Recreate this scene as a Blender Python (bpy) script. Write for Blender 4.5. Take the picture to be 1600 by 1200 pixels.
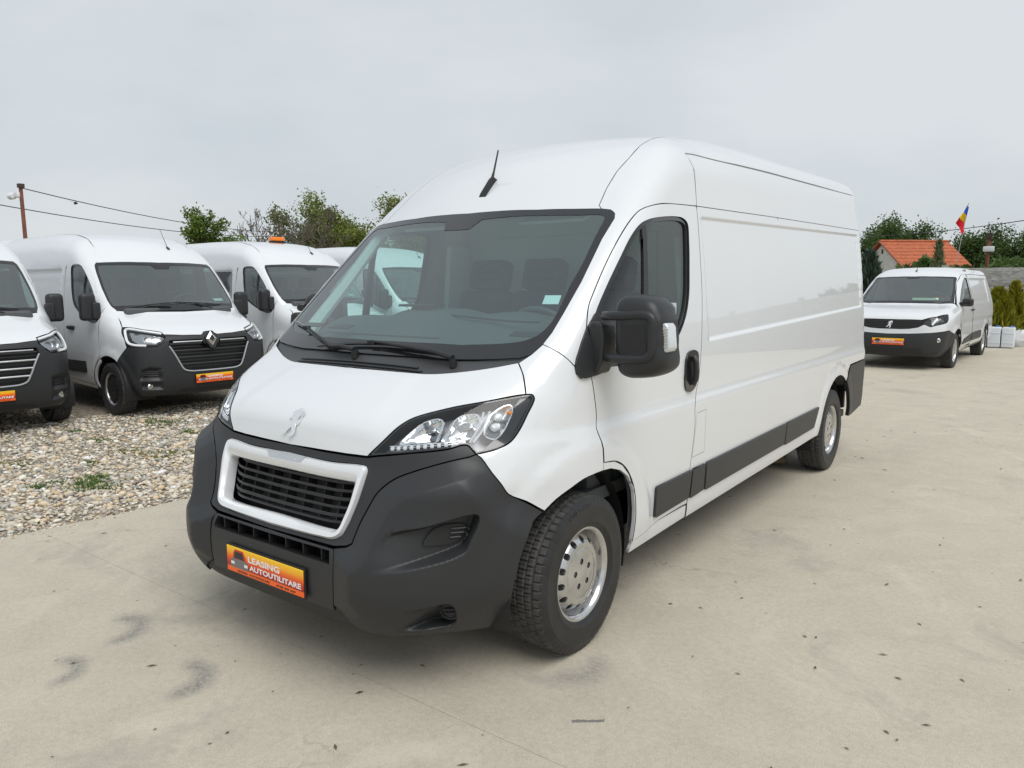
import bpy, bmesh, math, random
import numpy as np
from mathutils import Vector, Matrix
from mathutils.geometry import delaunay_2d_cdt

random.seed(7); RNG = np.random.default_rng(7)
scene = bpy.context.scene
for o in list(bpy.data.objects): bpy.data.objects.remove(o)
COL = scene.collection
PI = math.pi

# ---------------------------------------------------------------- camera
cam_data = bpy.data.cameras.new("camera"); cam = bpy.data.objects.new("camera", cam_data); COL.objects.link(cam)
cam_data.sensor_width = 36; cam_data.lens = 1181.566 / 1600 * 36; cam_data.clip_start = .05; cam_data.clip_end = 3000
_yaw, _pit, _rol = -0.64427301, -0.130945367, -0.00303812586
_f = Vector((math.sin(_yaw)*math.cos(_pit), math.cos(_yaw)*math.cos(_pit), math.sin(_pit)))
_r = Vector((math.cos(_yaw), -math.sin(_yaw), 0)); _u = _r.cross(_f)
_r2 = _r*math.cos(_rol) + _u*math.sin(_rol); _u2 = -_r*math.sin(_rol) + _u*math.cos(_rol)
cam.matrix_world = Matrix(((_r2.x, _u2.x, -_f.x, 2.63365), (_r2.y, _u2.y, -_f.y, -1.74275), (_r2.z, _u2.z, -_f.z, 1.58709), (0, 0, 0, 1)))
scene.camera = cam
scene.render.resolution_x, scene.render.resolution_y = 1024, 768

# ---------------------------------------------------------------- sky, sun, exposure (bright overcast)
SUN_EL, SUN_AZ = math.radians(56), math.radians(112)     # azimuth from +y towards +x
world = bpy.data.worlds.new("World"); scene.world = world; world.use_nodes = True
wn = world.node_tree.nodes; wl = world.node_tree.links; wn.clear()
w_out = wn.new('ShaderNodeOutputWorld'); w_bg = wn.new('ShaderNodeBackground'); w_sky = wn.new('ShaderNodeTexSky')
w_sky.sky_type = 'NISHITA'; w_sky.sun_disc = False; w_sky.sun_elevation = SUN_EL; w_sky.sun_rotation = SUN_AZ
w_sky.air_density = 1.0; w_sky.dust_density = 4.0; w_sky.ozone_density = 1.0
# a closed cloud deck: soft grey layer over the blue sky
w_tc = wn.new('ShaderNodeTexCoord'); w_map = wn.new('ShaderNodeMapping'); w_map.inputs['Scale'].default_value = (1.0, 1.0, 2.6)
w_no = wn.new('ShaderNodeTexNoise'); w_no.inputs['Scale'].default_value = 1.7; w_no.inputs['Detail'].default_value = 5; w_no.inputs['Roughness'].default_value = .5
w_ra = wn.new('ShaderNodeValToRGB')
w_ra.color_ramp.elements[0].position = .36; w_ra.color_ramp.elements[0].color = (3.80, 4.22, 4.50, 1)
w_ra.color_ramp.elements[1].position = .66; w_ra.color_ramp.elements[1].color = (4.85, 5.08, 5.24, 1)
w_mix = wn.new('ShaderNodeMixRGB'); w_mix.inputs['Fac'].default_value = .93
wl.new(w_tc.outputs['Generated'], w_map.inputs['Vector']); wl.new(w_map.outputs['Vector'], w_no.inputs['Vector'])
wl.new(w_no.outputs['Fac'], w_ra.inputs['Fac']); wl.new(w_sky.outputs['Color'], w_mix.inputs['Color1']); wl.new(w_ra.outputs['Color'], w_mix.inputs['Color2'])
wl.new(w_mix.outputs['Color'], w_bg.inputs['Color']); w_bg.inputs['Strength'].default_value = .1; wl.new(w_bg.outputs['Background'], w_out.inputs['Surface'])

sun_d = bpy.data.lights.new("sun", 'SUN'); sun = bpy.data.objects.new("sun", sun_d); COL.objects.link(sun)
sun_d.energy = 1.4; sun_d.angle = math.radians(45); sun_d.color = (1, .985, .955)
_sd = Vector((math.sin(SUN_AZ)*math.cos(SUN_EL), math.cos(SUN_AZ)*math.cos(SUN_EL), math.sin(SUN_EL)))
sun.rotation_euler = (-_sd).to_track_quat('-Z', 'Y').to_euler(); sun.location = (0, 0, 30)

vs = scene.view_settings; vs.view_transform = 'Standard'; vs.look = 'None'; vs.gamma = 1; vs.exposure = 0.60
scene.cycles.max_bounces = 8; scene.cycles.transparent_max_bounces = 16; scene.cycles.glossy_bounces = 5
scene.cycles.use_denoising = True
# ---------------------------------------------------------------- implicit vehicle bodies
def spl(xs, ys):
    """monotone-ish cubic (PCHIP) interpolator"""
    xs = np.asarray(xs, float); ys = np.asarray(ys, float)
    h = np.diff(xs); d = np.diff(ys) / h
    m = np.zeros_like(ys)
    for i in range(1, len(xs) - 1):
        if d[i-1] * d[i] > 0:
            w1 = 2*h[i] + h[i-1]; w2 = h[i] + 2*h[i-1]
            m[i] = (w1 + w2) / (w1/d[i-1] + w2/d[i])
    m[0] = d[0]; m[-1] = d[-1]
    def f(q):
        q = np.clip(np.asarray(q, float), xs[0], xs[-1])
        i = np.clip(np.searchsorted(xs, q) - 1, 0, len(h) - 1)
        t = (q - xs[i]) / h[i]
        return ((1+2*t)*(1-t)**2*ys[i] + t*(1-t)**2*h[i]*m[i] + t*t*(3-2*t)*ys[i+1] + t*t*(t-1)*h[i]*m[i+1])
    return f

def sstep(a, b, x):
    t = np.clip((x - a) / (b - a), 0, 1)
    return t*t*(3 - 2*t)

def catmull(pts, n=6, closed=False):
    P = np.asarray(pts, float)
    out = []
    N = len(P)
    rng = range(N if closed else N - 1)
    for i in rng:
        if closed:
            a, b, c, d = P[(i-1) % N], P[i], P[(i+1) % N], P[(i+2) % N]
        else:
            b, c = P[i], P[i+1]
            a = P[i-1] if i > 0 else 2*b - c
            d = P[i+2] if i + 2 < N else 2*c - b
        # centripetal
        t0 = 0; t1 = t0 + max(np.linalg.norm(b-a), 1e-6)**.5; t2 = t1 + max(np.linalg.norm(c-b), 1e-6)**.5; t3 = t2 + max(np.linalg.norm(d-c), 1e-6)**.5
        for t in np.linspace(t1, t2, n, endpoint=False):
            A1 = (t1-t)/(t1-t0)*a + (t-t0)/(t1-t0)*b; A2 = (t2-t)/(t2-t1)*b + (t-t1)/(t2-t1)*c; A3 = (t3-t)/(t3-t2)*c + (t-t2)/(t3-t2)*d
            B1 = (t2-t)/(t2-t0)*A1 + (t-t0)/(t2-t0)*A2; B2 = (t3-t)/(t3-t1)*A2 + (t-t1)/(t3-t1)*A3
            out.append((t2-t)/(t2-t1)*B1 + (t-t1)/(t2-t1)*B2)
    if not closed: out.append(P[-1])
    return np.array(out)

def in_poly(pts, poly):
    x, y = pts[:, 0], pts[:, 1]
    c = np.zeros(len(pts), bool)
    px, py = poly[:, 0], poly[:, 1]
    j = len(poly) - 1
    for i in range(len(poly)):
        cond = ((py[i] > y) != (py[j] > y))
        xin = (px[j]-px[i]) * (y-py[i]) / (py[j]-py[i] + 1e-30) + px[i]
        c ^= cond & (x < xin)
        j = i
    return c

def poly_dist(pts, poly, closed=True):
    d2 = np.full(len(pts), 1e9)
    n = len(poly)
    for i in range(n if closed else n - 1):
        a = poly[i]; b = poly[(i+1) % n]
        e = b - a; w = pts - a
        t = np.clip((w @ e) / (e @ e + 1e-30), 0, 1)
        q = w - t[:, None] * e
        d2 = np.minimum(d2, (q*q).sum(1))
    return np.sqrt(d2)

class Body:
    def __init__(s, prof, W, taper, bow, k, crown=.05, ylen=6.0, feats=(), h=.015):
        poly = np.vstack([catmull(seg, 8) if len(seg) > 2 else np.asarray(seg, float) for seg in prof])
        s.y0, s.z0, s.h = poly[:, 0].min() - .6, poly[:, 1].min() - .3, h
        ny = int((poly[:, 0].max() + .4 - s.y0) / h); nz = int((poly[:, 1].max() + .4 - s.z0) / h)
        Y, Z = np.meshgrid(s.y0 + h*np.arange(ny), s.z0 + h*np.arange(nz), indexing='ij')
        q = np.stack([Y.ravel(), Z.ravel()], 1)
        d = poly_dist(q, poly); d[in_poly(q, poly)] *= -1
        s.g = d.reshape(ny, nz)
        s.W, s.taper, s.bow, s.k, s.crown, s.feats, s.ylen = W, taper, bow, k, crown, list(feats), ylen
    def prof(s, y, z):
        u = np.clip((y - s.y0) / s.h, 1, s.g.shape[0] - 3.001); v = np.clip((z - s.z0) / s.h, 1, s.g.shape[1] - 3.001)
        i = u.astype(int); j = v.astype(int); fu = u - i; fv = v - j
        def wts(t): return (1-t)**3/6, (3*t**3 - 6*t*t + 4)/6, (-3*t**3 + 3*t*t + 3*t + 1)/6, t**3/6
        wu, wv = wts(fu), wts(fv)
        r = 0
        for a in range(4):
            for b in range(4):
                r = r + wu[a]*wv[b]*s.g[i+a-1, j+b-1]
        return r
    def F(s, P, feats=True):
        X = np.abs(P[:, 0]); y = P[:, 1]; z = P[:, 2]
        fade = 1 - sstep(1.8, 3.2, y)
        yy = y - s.bow(z) * X*X * fade
        zz = z + s.crown * X*X * sstep(1.8, 2.3, z / s.zs if hasattr(s, 'zs') else z)
        a = s.prof(yy, zz)
        b = X - s.W(z) + s.taper(y, z)
        k = s.k(y, z)
        h = np.maximum(k - np.abs(a - b), 0) / k
        f = np.maximum(a, b) + h*h*k*.25
        if feats:
            for ft in s.feats: f = f + ft(X, y, z, P[:, 0])
        return f
    def normal(s, P, e=.003):
        g = np.stack([s.F(P + e*v) - s.F(P - e*v) for v in np.eye(3)], 1)
        return g / (np.linalg.norm(g, axis=1, keepdims=True) + 1e-12)
    def cast(s, O, D, t0=-1.5, t1=3.0, n=60):
        """first hit of rays O + t D (D unit, shape (3,) or (N,3))"""
        D = np.broadcast_to(D, O.shape)
        t = np.full(len(O), float(t0)); act = np.arange(len(O))
        for it in range(n):
            f = s.F(O[act] + t[act, None]*D[act])
            t[act] = np.minimum(t[act] + np.clip(f, -.05, .5)*.86, t1)
            act = act[(np.abs(f) > 4e-5) & (t[act] < t1 - 1e-6)]
            if len(act) == 0: break
        return O + t[:, None]*D

def boxer_body():
    prof = [[(.9, .16), (.32, .20), (.15, .235), (.095, .28), (.066, .34), (.058, .42), (.060, .50), (.072, .56), (.108, .62), (.145, .72), (.172, .82), (.194, .88), (.204, .92)],
            [(.204, .92), (.213, .96), (.232, 1.01), (.275, 1.06), (.345, 1.105), (.44, 1.16), (.55, 1.215), (.60, 1.24)],
            [(.62, 1.255), (.98, 1.59), (1.36, 1.937)],
            [(1.38, 1.955), (1.50, 2.065), (1.66, 2.195), (1.86, 2.315), (2.1, 2.405), (2.4, 2.46), (2.8, 2.495), (3.4, 2.513), (4.2, 2.522), (5.2, 2.538), (5.7, 2.545)],
            [(5.85, 2.543), (5.94, 2.515), (5.985, 2.43)], [(5.99, 2.35), (6.0, 1.5), (6.0, .30)], [(5.9, .2), (3, .2)]]
    W = spl([.0, .2, .3, .45, .6, .88, .945, 1.01, 1.1, 1.245, 1.45, 1.722, 2.05, 2.4, 2.7],
            [.96, .985, .998, 1.013, 1.02, 1.027, 1.027, 1.014, 1.010, 1.003, .985, .960, .920, .873, .83])
    T = spl([-.1, .05, .15, .25, .35, .45, .6, .8, 1.0, 1.4], [.42, .31, .235, .175, .128, .090, .052, .022, .007, 0.])
    def taper(y, z):
        up = sstep(1.0, 1.35, z)
        lamp = sstep(.80, 1.0, z) * (1 - sstep(1.04, 1.34, z))
        low = 1 - sstep(.72, .95, z)
        return T(y) * (1 - up) * (1 + .60*lamp + .26*low) + T(y - .10) * up * .55
    c = spl([0, .6, .92, 1.1, 1.27, 1.5, 1.95, 2.4], [.03, .03, .10, .13, .15, .177, .185, .17])
    kz = spl([0, .5, .9, 1.15, 1.35, 1.9, 2.2, 2.7], [.20, .22, .25, .24, .17, .14, .14, .14])
    def k(y, z):
        r = kz(z) + (.16 - .14*np.clip((y-2.6)/3.3, 0, 1)) * sstep(2.0, 2.3, z) * sstep(1.9, 2.5, y)
        return r + (.07 - r) * sstep(5.3, 5.9, y) * (1 - sstep(2.05, 2.3, z))
    return Body(prof, W, taper, c, k, crown=.055)

def master_body():
    prof = [[(.9, .2), (.35, .22), (.15, .245), (.08, .30), (.045, .38), (.03, .50), (.035, .70), (.055, .88), (.075, .98)],
            [(.075, .98), (.10, 1.03), (.17, 1.085), (.30, 1.145), (.52, 1.225), (.72, 1.30), (.76, 1.32)],
            [(.78, 1.335), (1.09, 1.66), (1.40, 1.985)],
            [(1.42, 2.003), (1.56, 2.12), (1.74, 2.24), (1.98, 2.345), (2.3, 2.42), (2.8, 2.465), (3.5, 2.48), (5.1, 2.475)],
            [(5.3, 2.47), (5.45, 2.43), (5.51, 2.33)], [(5.52, 2.2), (5.55, 1.4), (5.55, .35)], [(5.4, .25), (3, .25)]]
    W = spl([0, .2, .35, .6, .95, 1.15, 1.35, 1.7, 2.0, 2.3, 2.7], [.97, .99, 1.01, 1.03, 1.035, 1.03, 1.015, .985, .95, .90, .83])
    T = spl([-.1, .05, .15, .25, .35, .5, .7, .9, 1.2], [.34, .22, .165, .125, .095, .062, .03, .010, 0])
    def taper(y, z):
        up = sstep(1.1, 1.5, z)
        return T(y)*(1-up) + T(y-.1)*up*.6
    c = spl([0, .6, .95, 1.1, 1.3, 1.6, 2.0, 2.5], [.10, .11, .14, .16, .19, .20, .215, .2])
    kz = spl([0, .6, 1.0, 1.3, 1.6, 2.0, 2.3, 2.7], [.25, .26, .24, .22, .17, .15, .17, .17])
    def k(y, z):
        r = kz(z) + .12*sstep(2.05, 2.3, z)*sstep(1.9, 2.4, y)
        return r + (.08 - r)*sstep(4.9, 5.4, y)
    return Body(prof, W, taper, c, k, crown=.05)

def partner_body():
    prof = [[(.9, .2), (.35, .20), (.14, .22), (.06, .28), (.03, .40), (.03, .55), (.05, .68), (.06, .78), (.085, .87)],
            [(.085, .87), (.13, .93), (.24, .985), (.5, 1.055), (.80, 1.11), (.88, 1.13)],
            [(.92, 1.15), (1.30, 1.42), (1.66, 1.68)],
            [(1.70, 1.70), (1.85, 1.755), (2.1, 1.80), (2.6, 1.825), (3.4, 1.82), (4.3, 1.80)],
            [(4.45, 1.79), (4.58, 1.75), (4.64, 1.65)], [(4.68, 1.4), (4.74, .9), (4.74, .35)], [(4.6, .22), (3, .22)]]
    W = spl([0, .2, .4, .7, .95, 1.1, 1.4, 1.65, 1.9], [.86, .885, .905, .925, .92, .905, .835, .765, .70])
    T = spl([-.1, .03, .12, .22, .35, .5, .7, 1.0], [.36, .21, .15, .105, .07, .042, .016, 0])
    def taper(y, z):
        up = sstep(.95, 1.3, z)
        return T(y)*(1-up) + T(y-.2)*up*.6
    c = spl([0, .6, .9, 1.1, 1.4, 1.9], [.10, .11, .16, .22, .28, .28])
    kz = spl([0, .6, .9, 1.1, 1.5, 1.9], [.24, .24, .22, .20, .13, .16])
    def k(y, z):
        r = kz(z) + .06*sstep(1.5, 1.7, z)*sstep(1.8, 2.2, y)
        return r + (.12 - r)*sstep(4.0, 4.5, y)
    b = Body(prof, W, taper, c, k, crown=.06); b.zs = .72
    return b
# outlines of the large van's panels (x, y, z on its left side, metres)
OL = {
 'ws_R': [(-0.022, 1.385, 1.959), (0.158, 1.391, 1.961), (0.424, 1.416, 1.955), (0.626, 1.452, 1.950), (0.752, 1.482, 1.946), (0.798, 1.488, 1.940), (0.827, 1.477, 1.921), (0.839, 1.453, 1.895), (0.840, 1.336, 1.794), (0.860, 1.127, 1.598), (0.863, 0.979, 1.463), (0.864, 0.891, 1.386), (0.857, 0.835, 1.341), (0.836, 0.782, 1.302), (0.806, 0.734, 1.269)],
 'wsin_R': [(0.020, 1.339, 1.918), (0.301, 1.367, 1.927), (0.647, 1.420, 1.918), (0.765, 1.449, 1.915), (0.788, 1.445, 1.906), (0.798, 1.429, 1.889), (0.806, 1.334, 1.804), (0.824, 1.174, 1.655), (0.824, 1.111, 1.599), (0.838, 0.978, 1.473), (0.836, 0.913, 1.416), (0.815, 0.858, 1.375), (0.765, 0.817, 1.351), (0.671, 0.781, 1.338), (0.494, 0.737, 1.328)],
 'hoodrear_L': [(0.834, 0.747, 1.270), (0.708, 0.683, 1.247), (0.575, 0.619, 1.225), (0.447, 0.576, 1.214), (0.129, 0.550, 1.214), (-0.049, 0.547, 1.213)],
 'glassbot_L': [(0.704, 0.759, 1.313), (0.609, 0.707, 1.283), (0.505, 0.681, 1.276), (0.146, 0.644, 1.274), (-0.016, 0.638, 1.271)],
 'hl_top': [(0.449, 0.225, 0.924), (0.514, 0.254, 0.991), (0.558, 0.302, 1.049), (0.594, 0.344, 1.077), (0.694, 0.426, 1.111), (0.804, 0.526, 1.136), (0.896, 0.663, 1.155)],
 'hood_seam': [(0.896, 0.663, 1.155), (0.875, 0.683, 1.192), (0.849, 0.707, 1.227), (0.806, 0.734, 1.269)],
 'hl_out': [(0.896, 0.663, 1.155), (0.911, 0.686, 1.152), (0.919, 0.688, 1.139), (0.922, 0.675, 1.120), (0.921, 0.646, 1.088), (0.915, 0.594, 1.024), (0.908, 0.546, 0.985), (0.888, 0.483, 0.964), (0.846, 0.411, 0.951)],
 'hl_bot': [(0.846, 0.411, 0.951), (0.828, 0.406, 0.969), (0.815, 0.403, 0.981), (0.800, 0.391, 0.985), (0.760, 0.348, 0.971), (0.635, 0.270, 0.953), (0.453, 0.225, 0.924)],
 'bf': [(0.846, 0.411, 0.951), (0.862, 0.421, 0.937), (0.898, 0.438, 0.884), (0.925, 0.466, 0.833), (0.934, 0.494, 0.793), (0.954, 0.574, 0.750), (0.973, 0.669, 0.691)],
 'bump_bot': [(-3.919, 6.930, -3.497), (0.822, 0.493, 0.224), (0.788, 0.376, 0.245), (0.707, 0.246, 0.257), (0.638, 0.178, 0.261), (0.536, 0.128, 0.264), (0.498, 0.099, 0.292)],
 'pil_seam': [(0.857, 0.835, 1.341), (0.920, 0.855, 1.310), (0.954, 0.880, 1.279), (0.972, 0.902, 1.249)],
 'sail': [(0.956, 1.016, 1.401), (0.963, 0.965, 1.345), (0.969, 0.917, 1.282), (0.972, 0.902, 1.251), (0.978, 0.903, 1.220), (0.986, 0.925, 1.199), (0.997, 0.995, 1.201)],
 'door_front': [(0.997, 0.995, 1.201), (1.000, 1.017, 1.111), (1.003, 1.030, 1.021), (1.012, 1.017, 0.974), (1.019, 1.038, 0.915), (1.020, 1.050, 0.823)],
 'arch_door': [(1.020, 1.050, 0.823), (1.022, 1.147, 0.811), (1.023, 1.217, 0.780), (1.022, 1.280, 0.725), (1.020, 1.337, 0.634), (1.017, 1.360, 0.535), (1.013, 1.364, 0.459), (1.005, 1.368, 0.371)],
 'door_up': [(0.956, 1.016, 1.401), (0.931, 1.072, 1.489), (0.920, 1.137, 1.559), (0.907, 1.257, 1.678), (0.899, 1.396, 1.804), (0.898, 1.507, 1.892), (0.905, 1.583, 1.939), (0.921, 1.671, 1.966), (0.928, 1.810, 1.986), (0.927, 2.042, 1.998), (0.926, 2.192, 2.003)],
 'door_rear': [(0.926, 2.192, 2.003), (0.934, 2.195, 1.942), (0.958, 2.186, 1.736), (0.978, 2.181, 1.530), (0.990, 2.162, 1.393), (1.002, 2.135, 1.256), (1.011, 2.094, 1.086), (1.018, 2.041, 0.989), (1.027, 2.016, 0.938), (1.027, 2.023, 0.840), (1.020, 1.987, 0.608)],
 'win': [(0.956, 1.089, 1.461), (0.944, 1.205, 1.581), (0.935, 1.334, 1.702), (0.927, 1.456, 1.811), (0.928, 1.541, 1.869), (0.934, 1.608, 1.894), (0.938, 1.709, 1.912), (0.935, 1.918, 1.930), (0.936, 2.010, 1.926), (0.939, 2.060, 1.900), (0.951, 2.056, 1.800), (0.966, 2.037, 1.666), (0.978, 2.014, 1.532), (0.987, 1.968, 1.433), (0.995, 1.884, 1.345), (1.000, 1.785, 1.285)],
 'grille_out_R': [(0.034, 0.195, 0.885), (0.271, 0.201, 0.881), (0.424, 0.213, 0.889), (0.452, 0.215, 0.886), (0.463, 0.211, 0.873), (0.462, 0.190, 0.824), (0.453, 0.170, 0.766), (0.432, 0.140, 0.683), (0.411, 0.117, 0.629), (0.378, 0.106, 0.609), (0.300, 0.101, 0.603), (0.064, 0.095, 0.597)],
 'grille_in_R': [(0.025, 0.173, 0.822), (0.220, 0.176, 0.821), (0.384, 0.184, 0.823), (0.411, 0.186, 0.823), (0.421, 0.184, 0.816), (0.413, 0.158, 0.736), (0.396, 0.131, 0.663), (0.385, 0.124, 0.647), (0.359, 0.121, 0.640), (0.318, 0.120, 0.640), (0.086, 0.118, 0.642)],
 'slot_R': [(0.023, 0.076, 0.567), (0.377, 0.080, 0.568), (0.390, 0.067, 0.522), (0.025, 0.063, 0.524)],
 'centre_seam': [(0.399, 0.101, 0.600), (0.402, 0.082, 0.570), (0.415, 0.064, 0.481), (0.409, 0.067, 0.363), (0.447, 0.072, 0.345), (0.493, 0.091, 0.307)],
 'pocket1': [(0.603, 0.158, 0.671), (0.743, 0.237, 0.709), (0.867, 0.367, 0.747), (0.878, 0.384, 0.735), (0.877, 0.381, 0.703), (0.861, 0.354, 0.640), (0.852, 0.338, 0.607), (0.830, 0.305, 0.587), (0.748, 0.211, 0.558), (0.634, 0.125, 0.534), (0.568, 0.096, 0.527), (0.540, 0.089, 0.540), (0.579, 0.113, 0.574)],
 'vent1': [(0.742, 0.219, 0.628), (0.770, 0.252, 0.684), (0.851, 0.341, 0.691), (0.850, 0.338, 0.667), (0.838, 0.318, 0.637), (0.811, 0.283, 0.624), (0.764, 0.236, 0.623)],
 'pocket2': [(0.655, 0.137, 0.375), (0.756, 0.215, 0.404), (0.809, 0.281, 0.410), (0.820, 0.305, 0.389), (0.818, 0.318, 0.348), (0.803, 0.326, 0.303), (0.740, 0.247, 0.289), (0.642, 0.158, 0.288), (0.620, 0.130, 0.320)],
 'bandtop': [(0.847, 0.409, 0.947), (0.773, 0.332, 0.927), (0.676, 0.260, 0.892), (0.599, 0.218, 0.855), (0.542, 0.188, 0.802), (0.512, 0.164, 0.740), (0.489, 0.140, 0.679), (0.478, 0.109, 0.609)],
 'bandbot': [(0.899, 0.436, 0.875), (0.830, 0.339, 0.850), (0.742, 0.258, 0.819), (0.658, 0.208, 0.778), (0.605, 0.174, 0.717), (0.580, 0.147, 0.657), (0.546, 0.112, 0.593), (0.520, 0.086, 0.549)],
 'archfender': [(0.973, 0.669, 0.691), (0.986, 0.732, 0.726), (1.001, 0.824, 0.756), (1.011, 0.907, 0.778), (1.017, 1.001, 0.785), (1.020, 1.117, 0.773)],
 'handle': [(1.004, 1.967, 1.237), (1.003, 2.033, 1.239), (1.005, 2.073, 1.219), (1.009, 2.070, 1.123), (1.012, 2.043, 1.057), (1.013, 1.992, 1.029), (1.013, 1.936, 1.028), (1.012, 1.905, 1.055), (1.008, 1.907, 1.138), (1.005, 1.926, 1.210)],
 'ditch': [(0.730, 1.496, 1.964), (0.711, 1.600, 2.057), (0.701, 1.718, 2.151), (0.701, 1.850, 2.237), (0.682, 1.997, 2.317), (0.674, 2.117, 2.365)],
}
HL = {
 'bowl1': [(0.582, 0.265, 0.983), (0.609, 0.301, 1.030), (0.642, 0.345, 1.066), (0.684, 0.379, 1.079), (0.707, 0.382, 1.070), (0.719, 0.359, 1.033), (0.716, 0.334, 0.996), (0.665, 0.303, 0.993)],
 'bowl2': [(0.728, 0.345, 1.001), (0.739, 0.381, 1.043), (0.743, 0.419, 1.082), (0.767, 0.449, 1.094), (0.800, 0.477, 1.093), (0.815, 0.472, 1.071), (0.820, 0.444, 1.026), (0.808, 0.416, 1.005), (0.775, 0.380, 1.000)],
 'div': [(0.711, 0.380, 1.065), (0.715, 0.356, 1.033), (0.714, 0.333, 0.998)],
 'rim1': [(0.813, 0.496, 1.100), (0.819, 0.475, 1.068), (0.818, 0.450, 1.036), (0.812, 0.411, 0.993)],
 'rim2': [(0.830, 0.514, 1.102), (0.832, 0.489, 1.067), (0.831, 0.465, 1.035), (0.821, 0.421, 0.993)],
 'ind': [(0.840, 0.519, 1.094), (0.870, 0.584, 1.122), (0.882, 0.591, 1.111), (0.886, 0.566, 1.070), (0.879, 0.521, 1.015), (0.867, 0.489, 1.000), (0.840, 0.465, 1.019), (0.837, 0.491, 1.062)],
 'led': [(0.546, 0.248, 0.963), (0.620, 0.273, 0.971), (0.694, 0.310, 0.980), (0.759, 0.358, 0.987), (0.797, 0.395, 0.992)],
 'amber': [(0.880, 0.572, 1.092)],
 'bulb1': [(0.855, 0.526, 1.078)],
 'bulb2': [(0.856, 0.503, 1.043)],
}
MIRR = {
 'head': [(1.090, 1.512), (1.109, 1.536), (1.141, 1.544), (1.197, 1.542), (1.247, 1.531), (1.274, 1.510), (1.293, 1.478), (1.307, 1.446), (1.309, 1.413), (1.316, 1.368), (1.316, 1.328), (1.322, 1.291), (1.320, 1.254), (1.295, 1.227), (1.246, 1.207), (1.177, 1.197), (1.139, 1.198), (1.112, 1.211), (1.100, 1.229), (1.090, 1.300), (1.087, 1.423), (1.086, 1.487)],
 'arm': [(1.034, 1.455), (1.143, 1.460), (1.243, 1.462), (1.265, 1.447), (1.267, 1.379), (1.264, 1.314), (1.247, 1.292), (1.147, 1.283), (1.061, 1.282)],
 'led': [(1.278, 1.426), (1.315, 1.433), (1.327, 1.416), (1.335, 1.331), (1.323, 1.314), (1.287, 1.317)],
 'rec': [(1.132, 1.421), (1.240, 1.426), (1.249, 1.317), (1.134, 1.307)],
 'foot': [(0.972, 1.423), (0.997, 1.433), (1.038, 1.423), (1.047, 1.368), (1.043, 1.274), (1.015, 1.208), (0.972, 1.204)],
}
# ---------------------------------------------------------------- materials
MATS = {}
def mat(name, color, rough=.5, metal=0., coat=0., coat_rough=.03, spec=.5, noise=None, bump=None, emit=None, alpha=None):
    if name in MATS: return MATS[name]
    m = bpy.data.materials.new(name); m.use_nodes = True
    nt = m.node_tree; b = nt.nodes['Principled BSDF']
    b.inputs['Base Color'].default_value = (*color, 1); b.inputs['Roughness'].default_value = rough; b.inputs['Metallic'].default_value = metal
    b.inputs['Coat Weight'].default_value = coat; b.inputs['Coat Roughness'].default_value = coat_rough; b.inputs['Specular IOR Level'].default_value = spec
    if noise or bump:
        tc = nt.nodes.new('ShaderNodeTexCoord')
    if noise:   # (scale, amount, detail)  colour variation
        n = nt.nodes.new('ShaderNodeTexNoise'); n.inputs['Scale'].default_value = noise[0]; n.inputs['Detail'].default_value = noise[2] if len(noise) > 2 else 6
        nt.links.new(tc.outputs['Object'], n.inputs['Vector'])
        r = nt.nodes.new('ShaderNodeValToRGB'); a = noise[1]
        r.color_ramp.elements[0].position = .3; r.color_ramp.elements[1].position = .7
        r.color_ramp.elements[0].color = tuple(c*(1-a) for c in color) + (1,); r.color_ramp.elements[1].color = tuple(min(1, c*(1+a)) for c in color) + (1,)
        nt.links.new(n.outputs['Fac'], r.inputs['Fac']); nt.links.new(r.outputs['Color'], b.inputs['Base Color'])
    if bump:    # (scale, strength, distance)
        n2 = nt.nodes.new('ShaderNodeTexNoise'); n2.inputs['Scale'].default_value = bump[0]; n2.inputs['Detail'].default_value = 4
        nt.links.new(tc.outputs['Object'], n2.inputs['Vector'])
        bp = nt.nodes.new('ShaderNodeBump'); bp.inputs['Strength'].default_value = bump[1]; bp.inputs['Distance'].default_value = bump[2]
        nt.links.new(n2.outputs['Fac'], bp.inputs['Height']); nt.links.new(bp.outputs['Normal'], b.inputs['Normal'])
    if emit:
        b.inputs['Emission Color'].default_value = (*emit[:3], 1); b.inputs['Emission Strength'].default_value = emit[3]
    MATS[name] = m
    return m

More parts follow.
